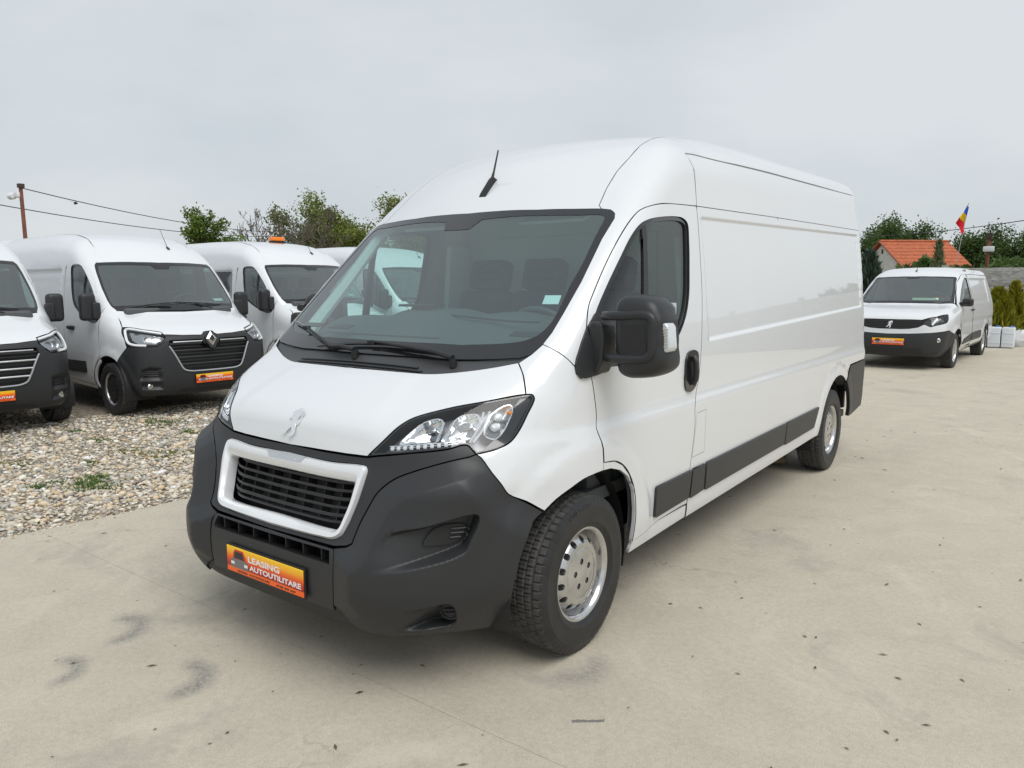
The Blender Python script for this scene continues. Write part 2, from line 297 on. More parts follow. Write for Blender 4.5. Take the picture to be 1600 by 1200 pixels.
def glass(name, tint, refl=1.5, rough=0., haze=None):
    """a thin pane: transparent tint + fresnel mirror, optionally a pale haze painted in for sky reflection"""
    if name in MATS: return MATS[name]
    m = bpy.data.materials.new(name); m.use_nodes = True; nt = m.node_tree; nt.nodes.clear()
    o = nt.nodes.new('ShaderNodeOutputMaterial'); t = nt.nodes.new('ShaderNodeBsdfTransparent'); g = nt.nodes.new('ShaderNodeBsdfGlossy')
    f = nt.nodes.new('ShaderNodeFresnel'); mx = nt.nodes.new('ShaderNodeMixShader')
    t.inputs['Color'].default_value = (*tint, 1); g.inputs['Roughness'].default_value = rough; f.inputs['IOR'].default_value = refl
    g.inputs['Color'].default_value = (1, 1, 1, 1)
    # a thin pane reflects alike from both sides
    gm = nt.nodes.new('ShaderNodeNewGeometry'); mi = nt.nodes.new('ShaderNodeMix'); mi.data_type = 'FLOAT'
    mi.inputs[2].default_value = refl; mi.inputs[3].default_value = 1/refl
    nt.links.new(gm.outputs['Backfacing'], mi.inputs[0]); nt.links.new(mi.outputs[0], f.inputs['IOR'])
    nt.links.new(f.outputs[0], mx.inputs[0])
    src = t
    if haze:  # pale diffuse layer stands in for stronger sky reflection
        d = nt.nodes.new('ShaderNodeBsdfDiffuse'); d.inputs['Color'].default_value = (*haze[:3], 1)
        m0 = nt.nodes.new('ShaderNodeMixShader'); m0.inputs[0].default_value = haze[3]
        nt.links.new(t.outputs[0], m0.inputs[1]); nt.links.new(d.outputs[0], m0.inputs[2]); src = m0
    nt.links.new(src.outputs[0], mx.inputs[1]); nt.links.new(g.outputs[0], mx.inputs[2]); nt.links.new(mx.outputs[0], o.inputs['Surface'])
    MATS[name] = m
    return m

paint = mat('white_paint', (.70, .715, .735), .26, coat=1.0, coat_rough=.02)
gap_shade_seal = mat('gap_shade_rubber', (.02, .02, .02), .7)  # black panel flanges put gap shade into the colour; rubber round the glass
joint_grey = mat('seam_gap_grey', (.30, .31, .32), .6)  # lighter gap tone on the flanges of roof and frame seams
plast = mat('black_plastic', (.027, .028, .030), .42, bump=(900, .12, .0006), spec=.4)
plast_dark = mat('dark_plastic', (.012, .012, .013), .55)
gloss_black = mat('gloss_black', (.012, .012, .013), .12, coat=.5)
satin = mat('satin_silver', (.62, .63, .65), .30, metal=.75)
chrome = mat('chrome', (.78, .79, .80), .07, metal=1.0)
reflector = mat('reflector', (.85, .86, .87), .10, metal=1.0)
steel = mat('wheel_silver', (.60, .60, .60), .20, metal=.95, noise=(14, .14))
rubber = mat('tyre_rubber', (.016, .016, .017), .48, noise=(9, .30))
tread = mat('tyre_tread', (.062, .060, .057), .85, noise=(30, .35))
frit = mat('glass_border', (.018, .018, .020), .06, coat=.3)
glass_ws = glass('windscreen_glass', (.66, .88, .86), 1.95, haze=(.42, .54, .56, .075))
glass_side = glass('side_glass', (.66, .82, .78), 1.6)
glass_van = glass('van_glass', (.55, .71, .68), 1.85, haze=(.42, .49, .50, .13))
lens = glass('lamp_lens', (.95, .96, .97), 1.48)
cabin_dark = mat('cabin_plastic', (.075, .080, .083), .65)
cabin_mid = mat('cabin_grey', (.26, .27, .265), .7)
cabin_light = mat('cabin_light', (.66, .67, .65), .75)
seat_fab = mat('seat_fabric', (.022, .023, .026), .9, noise=(60, .3))
amber = mat('amber', (.85, .25, .02), .25)
white_led = mat('led_white', (.85, .87, .9), .25)

# ---------------------------------------------------------------- mesh helpers
def mesh_obj(name, V, Fc, mats, parent=None, normals=None, midx=None, smooth=True, angle=None):
    me = bpy.data.meshes.new(name)
    me.from_pydata([tuple(v) for v in V], [], [tuple(int(i) for i in f) for f in Fc])
    if not isinstance(mats, (list, tuple)): mats = [mats]
    for m in mats: me.materials.append(m)
    if midx is not None: me.polygons.foreach_set('material_index', np.asarray(midx, np.int32))
    me.polygons.foreach_set('use_smooth', np.full(len(me.polygons), smooth, bool))
    if normals is not None: me.normals_split_custom_set_from_vertices([tuple(n) for n in normals])
    elif angle is not None and smooth: me.set_sharp_from_angle(angle=math.radians(angle))
    me.update()
    o = bpy.data.objects.new(name, me); COL.objects.link(o)
    if parent is not None: o.parent = parent
    return o

class MB:
    """collects simple shapes into one mesh"""
    def __init__(s): s.V = []; s.F = []; s.M = []
    def add(s, V, Fc, m=0):
        b = len(s.V); s.V += [tuple(float(c) for c in v) for v in V]; s.F += [tuple(b + int(i) for i in f) for f in Fc]; s.M += [m]*len(Fc); return s
    def box(s, c, d, R=None, m=0, bev=0., seg=2):
        bm = bmesh.new(); bmesh.ops.create_cube(bm, size=1)
        for v in bm.verts: v.co = Vector((v.co.x*d[0], v.co.y*d[1], v.co.z*d[2]))
        if bev > 0: bmesh.ops.bevel(bm, geom=list(bm.edges), offset=bev, segments=seg, profile=.6, affect='EDGES', clamp_overlap=True)
        M = Matrix.Translation(c) @ (R.to_4x4() if R is not None else Matrix.Identity(4))
        bm.verts.ensure_lookup_table(); bm.verts.index_update()
        s.add([M @ v.co for v in bm.verts], [[v.index for v in f.verts] for f in bm.faces], m); bm.free(); return s
    def tube(s, pts, r, n=8, m=0, cap=True, flat=None):
        P = [Vector(p) for p in pts]; rs = r if isinstance(r, (list, tuple)) else [r]*len(P)
        V = []; Fc = []
        t0 = (P[1]-P[0]).normalized(); up = Vector((0, 0, 1)) if abs(t0.z) < .9 else Vector((1, 0, 0))
        a = t0.cross(up).normalized()
        for i, p in enumerate(P):
            t = (P[min(i+1, len(P)-1)] - P[max(i-1, 0)]).normalized()
            a = (a - t*a.dot(t)).normalized(); b = t.cross(a)
            for k in range(n):
                q = 2*PI*k/n; V.append(p + a*math.cos(q)*rs[i] + b*math.sin(q)*rs[i]*(flat or 1))
        for i in range(len(P)-1):
            for k in range(n): Fc.append((i*n+k, i*n+(k+1) % n, (i+1)*n+(k+1) % n, (i+1)*n+k))
        if cap: Fc.append(tuple(range(n-1, -1, -1))); Fc.append(tuple(range((len(P)-1)*n, len(P)*n)))
        return s.add(V, Fc, m)
    def lathe(s, prof, n=32, axis='x', c=(0, 0, 0), m=0, closed=False, arc=None):
        """prof: (axial, radius)"""
        V = []; Fc = []; L = len(prof)
        for k in range(n):
            q = 2*PI*k/n; cs, sn = math.cos(q), math.sin(q)
            for a, r in prof:
                if axis == 'x': V.append((c[0]+a, c[1]+r*cs, c[2]+r*sn))
                elif axis == 'y': V.append((c[0]+r*cs, c[1]+a, c[2]+r*sn))
                else: V.append((c[0]+r*cs, c[1]+r*sn, c[2]+a))
        for k in range(n):
            k2 = (k+1) % n
            for i in range(L if closed else L-1):
                j = (i+1) % L
                Fc.append((k*L+i, k2*L+i, k2*L+j, k*L+j) if axis != 'y' else (k*L+j, k2*L+j, k2*L+i, k*L+i))
        return s.add(V, Fc, m)
    def prism(s, poly, h, M=None, m=0):
        """polygon in local xy extruded along local z from 0 to h, placed by matrix M"""
        n = len(poly); V = [Vector((p[0], p[1], 0)) for p in poly] + [Vector((p[0], p[1], h)) for p in poly]
        if M is not None: V = [M @ v for v in V]
        from mathutils.geometry import tessellate_polygon
        T = tessellate_polygon([[Vector((p[0], p[1], 0)) for p in poly]])
        Fc = [tuple(t) for t in T] + [tuple(n+i for i in t) for t in T] + [(i, (i+1) % n, n+(i+1) % n, n+i) for i in range(n)]
        return s.add(V, Fc, m)
    def obj(s, name, mats, parent=None, angle=35, smooth=True, fix=True):
        o = mesh_obj(name, s.V, s.F, mats, parent, midx=s.M, smooth=smooth)
        if fix:
            bm = bmesh.new(); bm.from_mesh(o.data); bmesh.ops.recalc_face_normals(bm, faces=bm.faces); bm.to_mesh(o.data); bm.free()
        if smooth: o.data.set_sharp_from_angle(angle=math.radians(angle))
        return o

def inset(poly, d, keep=None):
    """move a closed 2D polygon inwards by d (keep: bool mask of vertices that stay)"""
    P = np.asarray(poly, float); A = np.roll(P, 1, 0); Bn = np.roll(P, -1, 0)
    area = .5*np.sum(P[:, 0]*Bn[:, 1] - Bn[:, 0]*P[:, 1]); sg = 1 if area > 0 else -1
    e1 = P - A; e2 = Bn - P
    e1 /= np.linalg.norm(e1, axis=1, keepdims=True) + 1e-12; e2 /= np.linalg.norm(e2, axis=1, keepdims=True) + 1e-12
    n1 = np.stack([-e1[:, 1], e1[:, 0]], 1)*sg; n2 = np.stack([-e2[:, 1], e2[:, 0]], 1)*sg
    b = n1 + n2; b /= np.maximum((b*b).sum(1, keepdims=True)/2, .5) + 1e-12
    Q = P + b*d
    if keep is not None: Q[keep] = P[keep]
    return Q

def resample(P, g, closed=True):
    out = []; n = len(P)
    for i in range(n if closed else n-1):
        a, b = P[i], P[(i+1) % n]; k = max(1, int(math.ceil(np.linalg.norm(b-a)/g)))
        for t in range(k): out.append(a + (b-a)*t/k)
    if not closed: out.append(P[-1])
    return np.array(out)

def tri2d(loops, g, extra=None, rows=()):
    """constrained triangulation of a 2D region: loops[0] outside, the others holes"""
    pts = [l for l in loops]; V = np.vstack(pts); E = []; base = 0
    for l in loops:
        n = len(l); E += [(base+i, base+(i+1) % n) for i in range(n)]; base += n
    nb = base
    lo, hi = loops[0].min(0), loops[0].max(0)
    xs = np.arange(lo[0]+g*.5, hi[0], g); ys = np.arange(lo[1]+g*.5, hi[1], g*.87)
    X, Y = np.meshgrid(xs, ys); X[::2] += g*.5
    Q = np.stack([X.ravel(), Y.ravel()], 1)
    if extra is not None and len(extra): Q = np.vstack([Q] + [e for e in extra])
    def inside(q):
        k = in_poly(q, loops[0])
        for h in loops[1:]: k &= ~in_poly(q, h)
        return k
    Q = Q[inside(Q)]
    if len(Q):
        d = np.full(len(Q), 9.)
        for l in loops: d = np.minimum(d, poly_dist(Q, l))
        Q = Q[d > g*.35]
    if len(rows) and len(Q):
        d = np.full(len(Q), 9.)
        for l in rows: d = np.minimum(d, poly_dist(Q, l, False))
        Q = Q[d > .016]
        R = np.vstack(rows); R = R[inside(R)]; d = np.full(len(R), 9.)
        for l in loops: d = np.minimum(d, poly_dist(R, l))
        Q = np.vstack([Q, R[d > .004]])
    if extra is not None and len(extra) and len(Q):
        # drop near duplicates
        key = np.round(Q/(g*.12)).astype(np.int64); _, ix = np.unique(key, axis=0, return_index=True); Q = Q[np.sort(ix)]
    A = np.vstack([V, Q]) if len(Q) else V
    r = delaunay_2d_cdt([Vector(p) for p in A], E, [], 0, 1e-6)
    vv = np.array([tuple(v) for v in r[0]]); ff = np.array([tuple(f) for f in r[2] if len(f) == 3])
    cen = vv[ff].mean(1); ff = ff[inside(cen)]
    a = vv[ff[:, 1]] - vv[ff[:, 0]]; b = vv[ff[:, 2]] - vv[ff[:, 0]]
    fl = (a[:, 0]*b[:, 1] - a[:, 1]*b[:, 0]) < 0; ff[fl] = ff[fl][:, ::-1]
    return vv, ff

def basis(d):
    d = np.asarray(d, float); d /= np.linalg.norm(d)
    up = np.array([0, 0, 1.]) if abs(d[2]) < .95 else np.array([0, 1., 0])
    e1 = np.cross(d, up); e1 /= np.linalg.norm(e1); e2 = np.cross(e1, d)
    return d, e1, e2
D_SIDE = (-1, 0, 0); D_FRONT = (0, 1, 0); D_DIAG = (-1, 1, 0); D_HOOD = (0, .75, -.66); D_TOP = (0, 0, -1); D_DIAGH = (-.55, .65, -.52)

def panel(name, body, loop, dirv, parent, mats, holes=(), g=.035, gap=.0025, depth=.014, off=0., mirror=None, dense=(), hole_depth=None, hole_gap=None, flange=True, rows=()):
    """a body panel: loop (3D, lying near the body surface) lifted onto the implicit body along dirv.
    mirror: None (one side), 'weld' (half panel + its mirror, welded on x = 0), 'copy' -> returns both sides as two objects"""
    d, e1, e2 = basis(dirv)
    to2 = lambda P: np.stack([np.asarray(P) @ e1, np.asarray(P) @ e2], 1)
    def prep(lp, gp, sgn=1):
        P = np.asarray(lp, float)
        # follow the surface along the centre line
        Q = []; n = len(P); cen = []
        for i in range(n):
            a, b = P[i], P[(i+1) % n]
            Q.append(a); cen.append(abs(a[0]) < 1e-6 and mirror == 'weld')
            if abs(a[0]) < 1e-6 and abs(b[0]) < 1e-6 and mirror == 'weld':
                k = int(np.linalg.norm(b-a)/g) + 1
                if k > 1:
                    seg = a + (b-a)*np.linspace(0, 1, k+1)[1:-1, None]
                    dd = np.array([0, d[1], d[2]]); dd /= np.linalg.norm(dd)
                    for q in body.cast(seg, dd, t0=-.6): Q.append(q); cen.append(True)
        Q = np.array(Q); cen = np.array(cen)
        p2 = inset(to2(Q), gp*sgn, cen)
        out = []; flag = []; n = len(p2)
        for i in range(n):
            a, b = p2[i], p2[(i+1) % n]; L = np.linalg.norm(b-a)
            if L < 1e-5: continue
            k = 1 if (cen[i] and cen[(i+1) % n]) else max(1, int(math.ceil(L/g)))
            for t in range(k): out.append(a + (b-a)*t/k); flag.append(cen[i] and (t == 0))
        return np.array(out), np.array(flag)
    o2, oc = prep(loop, gap)
    hs = [prep(h, hole_gap if hole_gap is not None else gap, -1) for h in holes]
    extra = []
    for poly, gg in dense:
        p2 = to2(poly); lo, hi = p2.min(0), p2.max(0)
        X, Y = np.meshgrid(np.arange(lo[0], hi[0], gg), np.arange(lo[1], hi[1], gg)); Q = np.stack([X.ravel(), Y.ravel()], 1)
        extra.append(Q[in_poly(Q, p2)])
    rw = [resample(to2(r), min(g, .03), False) for r in rows]
    loops = [o2] + [h[0] for h in hs]
    vv, ff = tri2d(loops, g, extra, rw)
    O = vv[:, :1]*e1 + vv[:, 1:]*e2
    P = body.cast(O, d, t0=-3., t1=9., n=90)
    N = body.normal(P)
    nb = 0
    cenflag = np.zeros(len(P), bool)
    c2 = o2[oc] if len(oc) else np.zeros((0, 2))
    for q in c2: cenflag[np.argmin(((vv-q)**2).sum(1))] = True
    for h, hc in hs:
        for q in h[hc]: cenflag[np.argmin(((vv-q)**2).sum(1))] = True
    P[cenflag, 0] = 0; N[cenflag, 0] = 0
    P = P + N*off
    ok = np.abs(body.F(P - N*off)) < .02
    if not ok.all(): ff = ff[ok[ff].all(1)]
    # orient
    fn = np.cross(P[ff[:, 1]]-P[ff[:, 0]], P[ff[:, 2]]-P[ff[:, 0]]); bad = (fn*N[ff].mean(1)).sum(1) < 0; ff[bad] = ff[bad][:, ::-1]
    V = list(P); NN = list(N); F_ = [tuple(f) for f in ff]; MI = [0]*len(F_)
    if flange:
        # boundary half-edges
        cnt = {}
        for f in ff:
            for a, b in ((f[0], f[1]), (f[1], f[2]), (f[2], f[0])): cnt[(a, b)] = cnt.get((a, b), 0) + 1
        bd = [(a, b) for (a, b) in cnt if (b, a) not in cnt and not (cenflag[a] and cenflag[b])]
        hd = hole_depth or depth
        hset = set()
        if hs:
            H = np.vstack([h[0] for h in hs])
            for a, b in bd:
                if np.min(((H-vv[a])**2).sum(1)) < 1e-9: hset.add(a); hset.add(b)
        top = {}; bot = {}
        tang = {}
        for a, b in bd:
            t = P[b]-P[a]; t /= np.linalg.norm(t)+1e-12
            tang.setdefault(a, []).append(t); tang.setdefault(b, []).append(t)
        for i, ts in tang.items():
            t = np.mean(ts, 0); sn = np.cross(t, N[i]); sn /= np.linalg.norm(sn)+1e-12
            dd = hd if i in hset else depth
            top[i] = len(V); V.append(P[i]); NN.append(sn)
            bot[i] = len(V); V.append(P[i]-N[i]*dd); NN.append(sn)
        for a, b in bd: F_.append((top[b], top[a], bot[a], bot[b])); MI.append(1)
    V = np.array(V); NN = np.array(NN)
    def mk(nm, V, NN, F_, MI):
        return mesh_obj(nm, V, F_, mats, parent, normals=NN, midx=MI)
    if mirror == 'weld':
        n = len(V); mp = np.arange(n) + n
        for i in np.where(cenflag)[0]: mp[i] = i
        V2 = np.vstack([V, V*[-1, 1, 1]]); N2 = np.vstack([NN, NN*[-1, 1, 1]])
        F2 = F_ + [tuple(mp[list(f)][::-1]) for f in F_]
        used = np.unique(np.concatenate([np.array(f) for f in F2])); rm = -np.ones(len(V2), int); rm[used] = np.arange(len(used))
        return mk(name, V2[used], N2[used], [tuple(rm[list(f)]) for f in F2], MI*2)
    a = mk(name, V, NN, F_, MI)
    if mirror == 'copy':
        b = mk(name, V*[-1, 1, 1], NN*[-1, 1, 1], [tuple(f[::-1]) for f in F_], MI)
        return a, b
    return a

def strip_ring(name, loops, mats, parent, closed=True, angle=40):
    """bridge 3D loops that have equal vertex counts"""
    n = len(loops[0]); V = np.vstack(loops); Fc = []
    for k in range(len(loops)-1):
        for i in range(n if closed else n-1):
            j = (i+1) % n; Fc.append((k*n+i, k*n+j, (k+1)*n+j, (k+1)*n+i))
    o = mesh_obj(name, V, Fc, mats, parent)
    bm = bmesh.new(); bm.from_mesh(o.data); bmesh.ops.recalc_face_normals(bm, faces=bm.faces); bm.to_mesh(o.data); bm.free()
    o.data.set_sharp_from_angle(angle=math.radians(angle))
    return o

def mirror_obj(o, parent=None):
    """mirrored twin of a part (x -> -x)"""
    me = o.data.copy(); n = len(me.vertices); co = np.zeros(n*3); me.vertices.foreach_get('co', co); co = co.reshape(-1, 3); co[:, 0] *= -1
    me.vertices.foreach_set('co', co.ravel()); me.flip_normals(); me.update()
    c = bpy.data.objects.new(o.name.split('.')[0], me); COL.objects.link(c); c.parent = parent or o.parent
    return c

def empty(name, label, cat, loc=(0, 0, 0), rz=0, group=None):
    o = bpy.data.objects.new(name, None); COL.objects.link(o); o.location = loc; o.rotation_euler = (0, 0, rz); o.empty_display_size = .2
    o['label'] = label; o['category'] = cat
    if group: o['group'] = group
    return o
def tag(o, label=None, cat=None, group=None, kind=None):
    if label: o['label'] = label
    if cat: o['category'] = cat
    if group: o['group'] = group
    if kind: o['kind'] = kind
    return o
def copy_tree(o, parent=None):
    c = o.copy(); COL.objects.link(c); c.parent = parent
    for ch in list(o.children): copy_tree(ch, c)
    return c

def text_mesh(txt, size, extrude=0., bold=False):
    cu = bpy.data.curves.new('t', 'FONT'); cu.body = txt; cu.size = size; cu.extrude = extrude; cu.resolution_u = 3
    if bold: cu.offset = size*.032
    cu.align_x = 'LEFT'
    o = bpy.data.objects.new('t', cu); COL.objects.link(o)
    dg = bpy.context.evaluated_depsgraph_get(); me = o.evaluated_get(dg).to_mesh()
    V = [tuple(v.co) for v in me.vertices]; Fc = [tuple(p.vertices) for p in me.polygons]
    o.evaluated_get(dg).to_mesh_clear(); bpy.data.objects.remove(o); bpy.data.curves.remove(cu)
    return np.array(V), Fc
def frame(o, ex, ey, ez):
    return Matrix(((ex[0], ey[0], ez[0], o[0]), (ex[1], ey[1], ez[1], o[1]), (ex[2], ey[2], ez[2], o[2]), (0, 0, 0, 1)))
# ---------------------------------------------------------------- ground
def nodes_mat(name, rough=.9):
    m = bpy.data.materials.new(name); m.use_nodes = True; nt = m.node_tree; b = nt.nodes['Principled BSDF']; b.inputs['Roughness'].default_value = rough
    b.inputs['Specular IOR Level'].default_value = .25
    return m, nt, b
class NT:
    def __init__(s, nt): s.nt = nt
    def n(s, t, **kw):
        x = s.nt.nodes.new(t)
        for k, v in kw.items():
            if k in x.inputs: x.inputs[k].default_value = v
            else: setattr(x, k, v)
        return x
    def l(s, a, b): s.nt.links.new(a, b)
    def math(s, op, a, b=None, clamp=False):
        x = s.nt.nodes.new('ShaderNodeMath'); x.operation = op; x.use_clamp = clamp
        for i, v in enumerate((a, b)):
            if v is None: continue
            if isinstance(v, (int, float)): x.inputs[i].default_value = v
            else: s.l(v, x.inputs[i])
        return x.outputs[0]
    def ramp(s, fac, stops):
        x = s.nt.nodes.new('ShaderNodeValToRGB'); cr = x.color_ramp
        while len(cr.elements) > 1: cr.elements.remove(cr.elements[-1])
        cr.elements[0].position = stops[0][0]; cr.elements[0].color = (*stops[0][1], 1)
        for p, c in stops[1:]: e = cr.elements.new(p); e.color = (*c, 1)
        s.l(fac, x.inputs[0]); return x.outputs[0]
    def mix(s, fac, a, b, mode='MIX'):
        x = s.nt.nodes.new('ShaderNodeMixRGB'); x.blend_type = mode
        for i, v in zip(range(3), (fac, a, b)):
            if isinstance(v, (int, float)): x.inputs[i].default_value = v
            elif isinstance(v, tuple): x.inputs[i].default_value = (*v, 1)
            else: s.l(v, x.inputs[i])
        return x.outputs[0]
    def noise(s, vec, scale, detail=5, rough=.55, dist=0):
        x = s.n('ShaderNodeTexNoise', Scale=scale, Detail=detail, Roughness=rough, Distortion=dist); s.l(vec, x.inputs['Vector']); return x.outputs['Fac']

def concrete_material():
    m, nt, b = nodes_mat('yard_concrete', .85); N = NT(nt)
    geo = N.n('ShaderNodeNewGeometry'); P = geo.outputs['Position']
    st = N.n('ShaderNodeMapping'); st.inputs['Scale'].default_value = (1, 2.2, 1); st.inputs['Rotation'].default_value = (0, 0, .35); N.l(P, st.inputs['Vector'])
    big = N.noise(P, .55, 6, .6); mid = N.noise(P, 2.4, 8, .66, .25); fine = N.noise(P, 38, 6, .7); grit = N.noise(P, 210, 4, .7)
    col = N.ramp(big, [(.30, (.37, .35, .305)), (.5, (.505, .475, .41)), (.70, (.60, .565, .49))])
    col = N.mix(.55, col, N.ramp(mid, [(.30, (.33, .315, .28)), (.47, (.50, .47, .405)), (.66, (.63, .59, .51))]), 'MIX')
    col = N.mix(.40, col, N.ramp(fine, [(.34, (.33, .30, .25)), (.62, (.60, .555, .465))]), 'MIX')
    col = N.mix(.38, col, N.ramp(grit, [(.36, (.20, .18, .15)), (.58, (.60, .56, .48))]), 'MIX')
    # damp grey blotches
    bl = N.noise(P, 1.15, 8, .70, .5); col = N.mix(N.math('MULTIPLY', N.ramp(bl, [(.55, (0, 0, 0)), (.64, (1, 1, 1))]), .42), col, (.29, .285, .265))
    dus = N.noise(P, 1.7, 8, .7, .8); col = N.mix(N.math('MULTIPLY', N.ramp(dus, [(.55, (0, 0, 0)), (.68, (1, 1, 1))]), .35), col, (.66, .62, .54))
    # tiny dark specks and bits
    vo = N.n('ShaderNodeTexVoronoi', Scale=5.5, Randomness=1.0); N.l(P, vo.inputs['Vector'])
    sp = N.math('LESS_THAN', vo.outputs['Distance'], N.math('MULTIPLY', fine, .075)); col = N.mix(N.math('MULTIPLY', sp, .55), col, (.09, .075, .06))
    # curved rubber marks left by turning tyres, and a fresh scrape: (x, y, angle, radius, width, arc span, darkness)
    sep = N.n('ShaderNodeSeparateXYZ'); N.l(P, sep.inputs[0])
    wob = N.noise(P, 9, 6, .75); streak = N.noise(P, 55, 6, .75)
    for (cx, cy, ang, ra, wd, dark) in ((-.86, -.20, 1.0, .125, .075, .6), (-.66, -.53, 1.0, .095, .06, .55), (-.20, -.26, .8, .115, .075, .6), (1.03, .80, -.15, .10, .10, .45)):
        dx = N.math('SUBTRACT', sep.outputs[0], cx); dy = N.math('SUBTRACT', sep.outputs[1], cy)
        r = N.math('SQRT', N.math('ADD', N.math('MULTIPLY', dx, dx), N.math('MULTIPLY', dy, dy)))
        r = N.math('ADD', r, N.math('MULTIPLY', N.math('SUBTRACT', wob, .5), .07))
        ringm = N.math('SUBTRACT', 1.0, N.math('DIVIDE', N.math('ABSOLUTE', N.math('SUBTRACT', r, ra)), wd), True)
        th = N.math('ADD', N.math('MULTIPLY', dx, math.cos(ang)), N.math('MULTIPLY', dy, math.sin(ang)))
        half = N.math('DIVIDE', N.math('ADD', th, .02), .07, True)
        mk = N.math('MULTIPLY', N.math('MULTIPLY', ringm, half), N.ramp(streak, [(.30, (.12, .12, .12)), (.62, (1, 1, 1))]))
        mk = N.math('MULTIPLY', N.math('MULTIPLY', mk, 1.9), dark, True)
        col = N.mix(mk, col, (.225, .222, .215))
    dx = N.math('SUBTRACT', sep.outputs[0], 1.30); dy = N.math('SUBTRACT', sep.outputs[1], .49)
    a = N.math('ADD', N.math('MULTIPLY', dx, .80), N.math('MULTIPLY', dy, .60)); c = N.math('SUBTRACT', N.math('MULTIPLY', dy, .80), N.math('MULTIPLY', dx, .60))
    bx = N.math('MULTIPLY', N.math('LESS_THAN', N.math('ADD', N.math('ABSOLUTE', a), N.math('MULTIPLY', streak, .03)), .075), N.math('LESS_THAN', N.math('ADD', N.math('ABSOLUTE', c), N.math('MULTIPLY', streak, .02)), .019))
    col = N.mix(N.math('MULTIPLY', bx, .75), col, (.10, .105, .11))
    # hairline cracks
    cm = N.n('ShaderNodeMapping'); cm.inputs['Scale'].default_value = (.22, .26, 1); N.l(P, cm.inputs['Vector'])
    dn = N.n('ShaderNodeTexNoise', Scale=2.5, Detail=6.0); N.l(P, dn.inputs['Vector'])
    av = N.n('ShaderNodeVectorMath', operation='ADD'); sc = N.n('ShaderNodeVectorMath', operation='SCALE'); sc.inputs['Scale'].default_value = .16; N.l(dn.outputs['Color'], sc.inputs[0]); N.l(cm.outputs[0], av.inputs[0]); N.l(sc.outputs[0], av.inputs[1])
    v2 = N.n('ShaderNodeTexVoronoi', Scale=1.0, feature='DISTANCE_TO_EDGE'); N.l(av.outputs[0], v2.inputs['Vector'])
    ck = N.math('MULTIPLY', N.math('LESS_THAN', v2.outputs['Distance'], .0016), N.ramp(big, [(.45, (0, 0, 0)), (.6, (1, 1, 1))]))
    col = N.mix(N.math('MULTIPLY', ck, .35), col, (.22, .205, .175))
    col = N.mix(1.0, col, (1.0, .972, .925), 'MULTIPLY')
    N.l(col, b.inputs['Base Color'])
    bp = N.n('ShaderNodeBump', Strength=.55, Distance=.008); hh = N.math('ADD', N.math('MULTIPLY', fine, .6), N.math('MULTIPLY', grit, .45)); N.l(hh, bp.inputs['Height']); N.l(bp.outputs[0], b.inputs['Normal'])
    return m

def gz(x, y):
    """height of the gravel beside the slab"""
    d = np.maximum(0, (-2.72 + .085*y) - x)
    return -.030 - .085*sstep(0.2, 3.6, d)

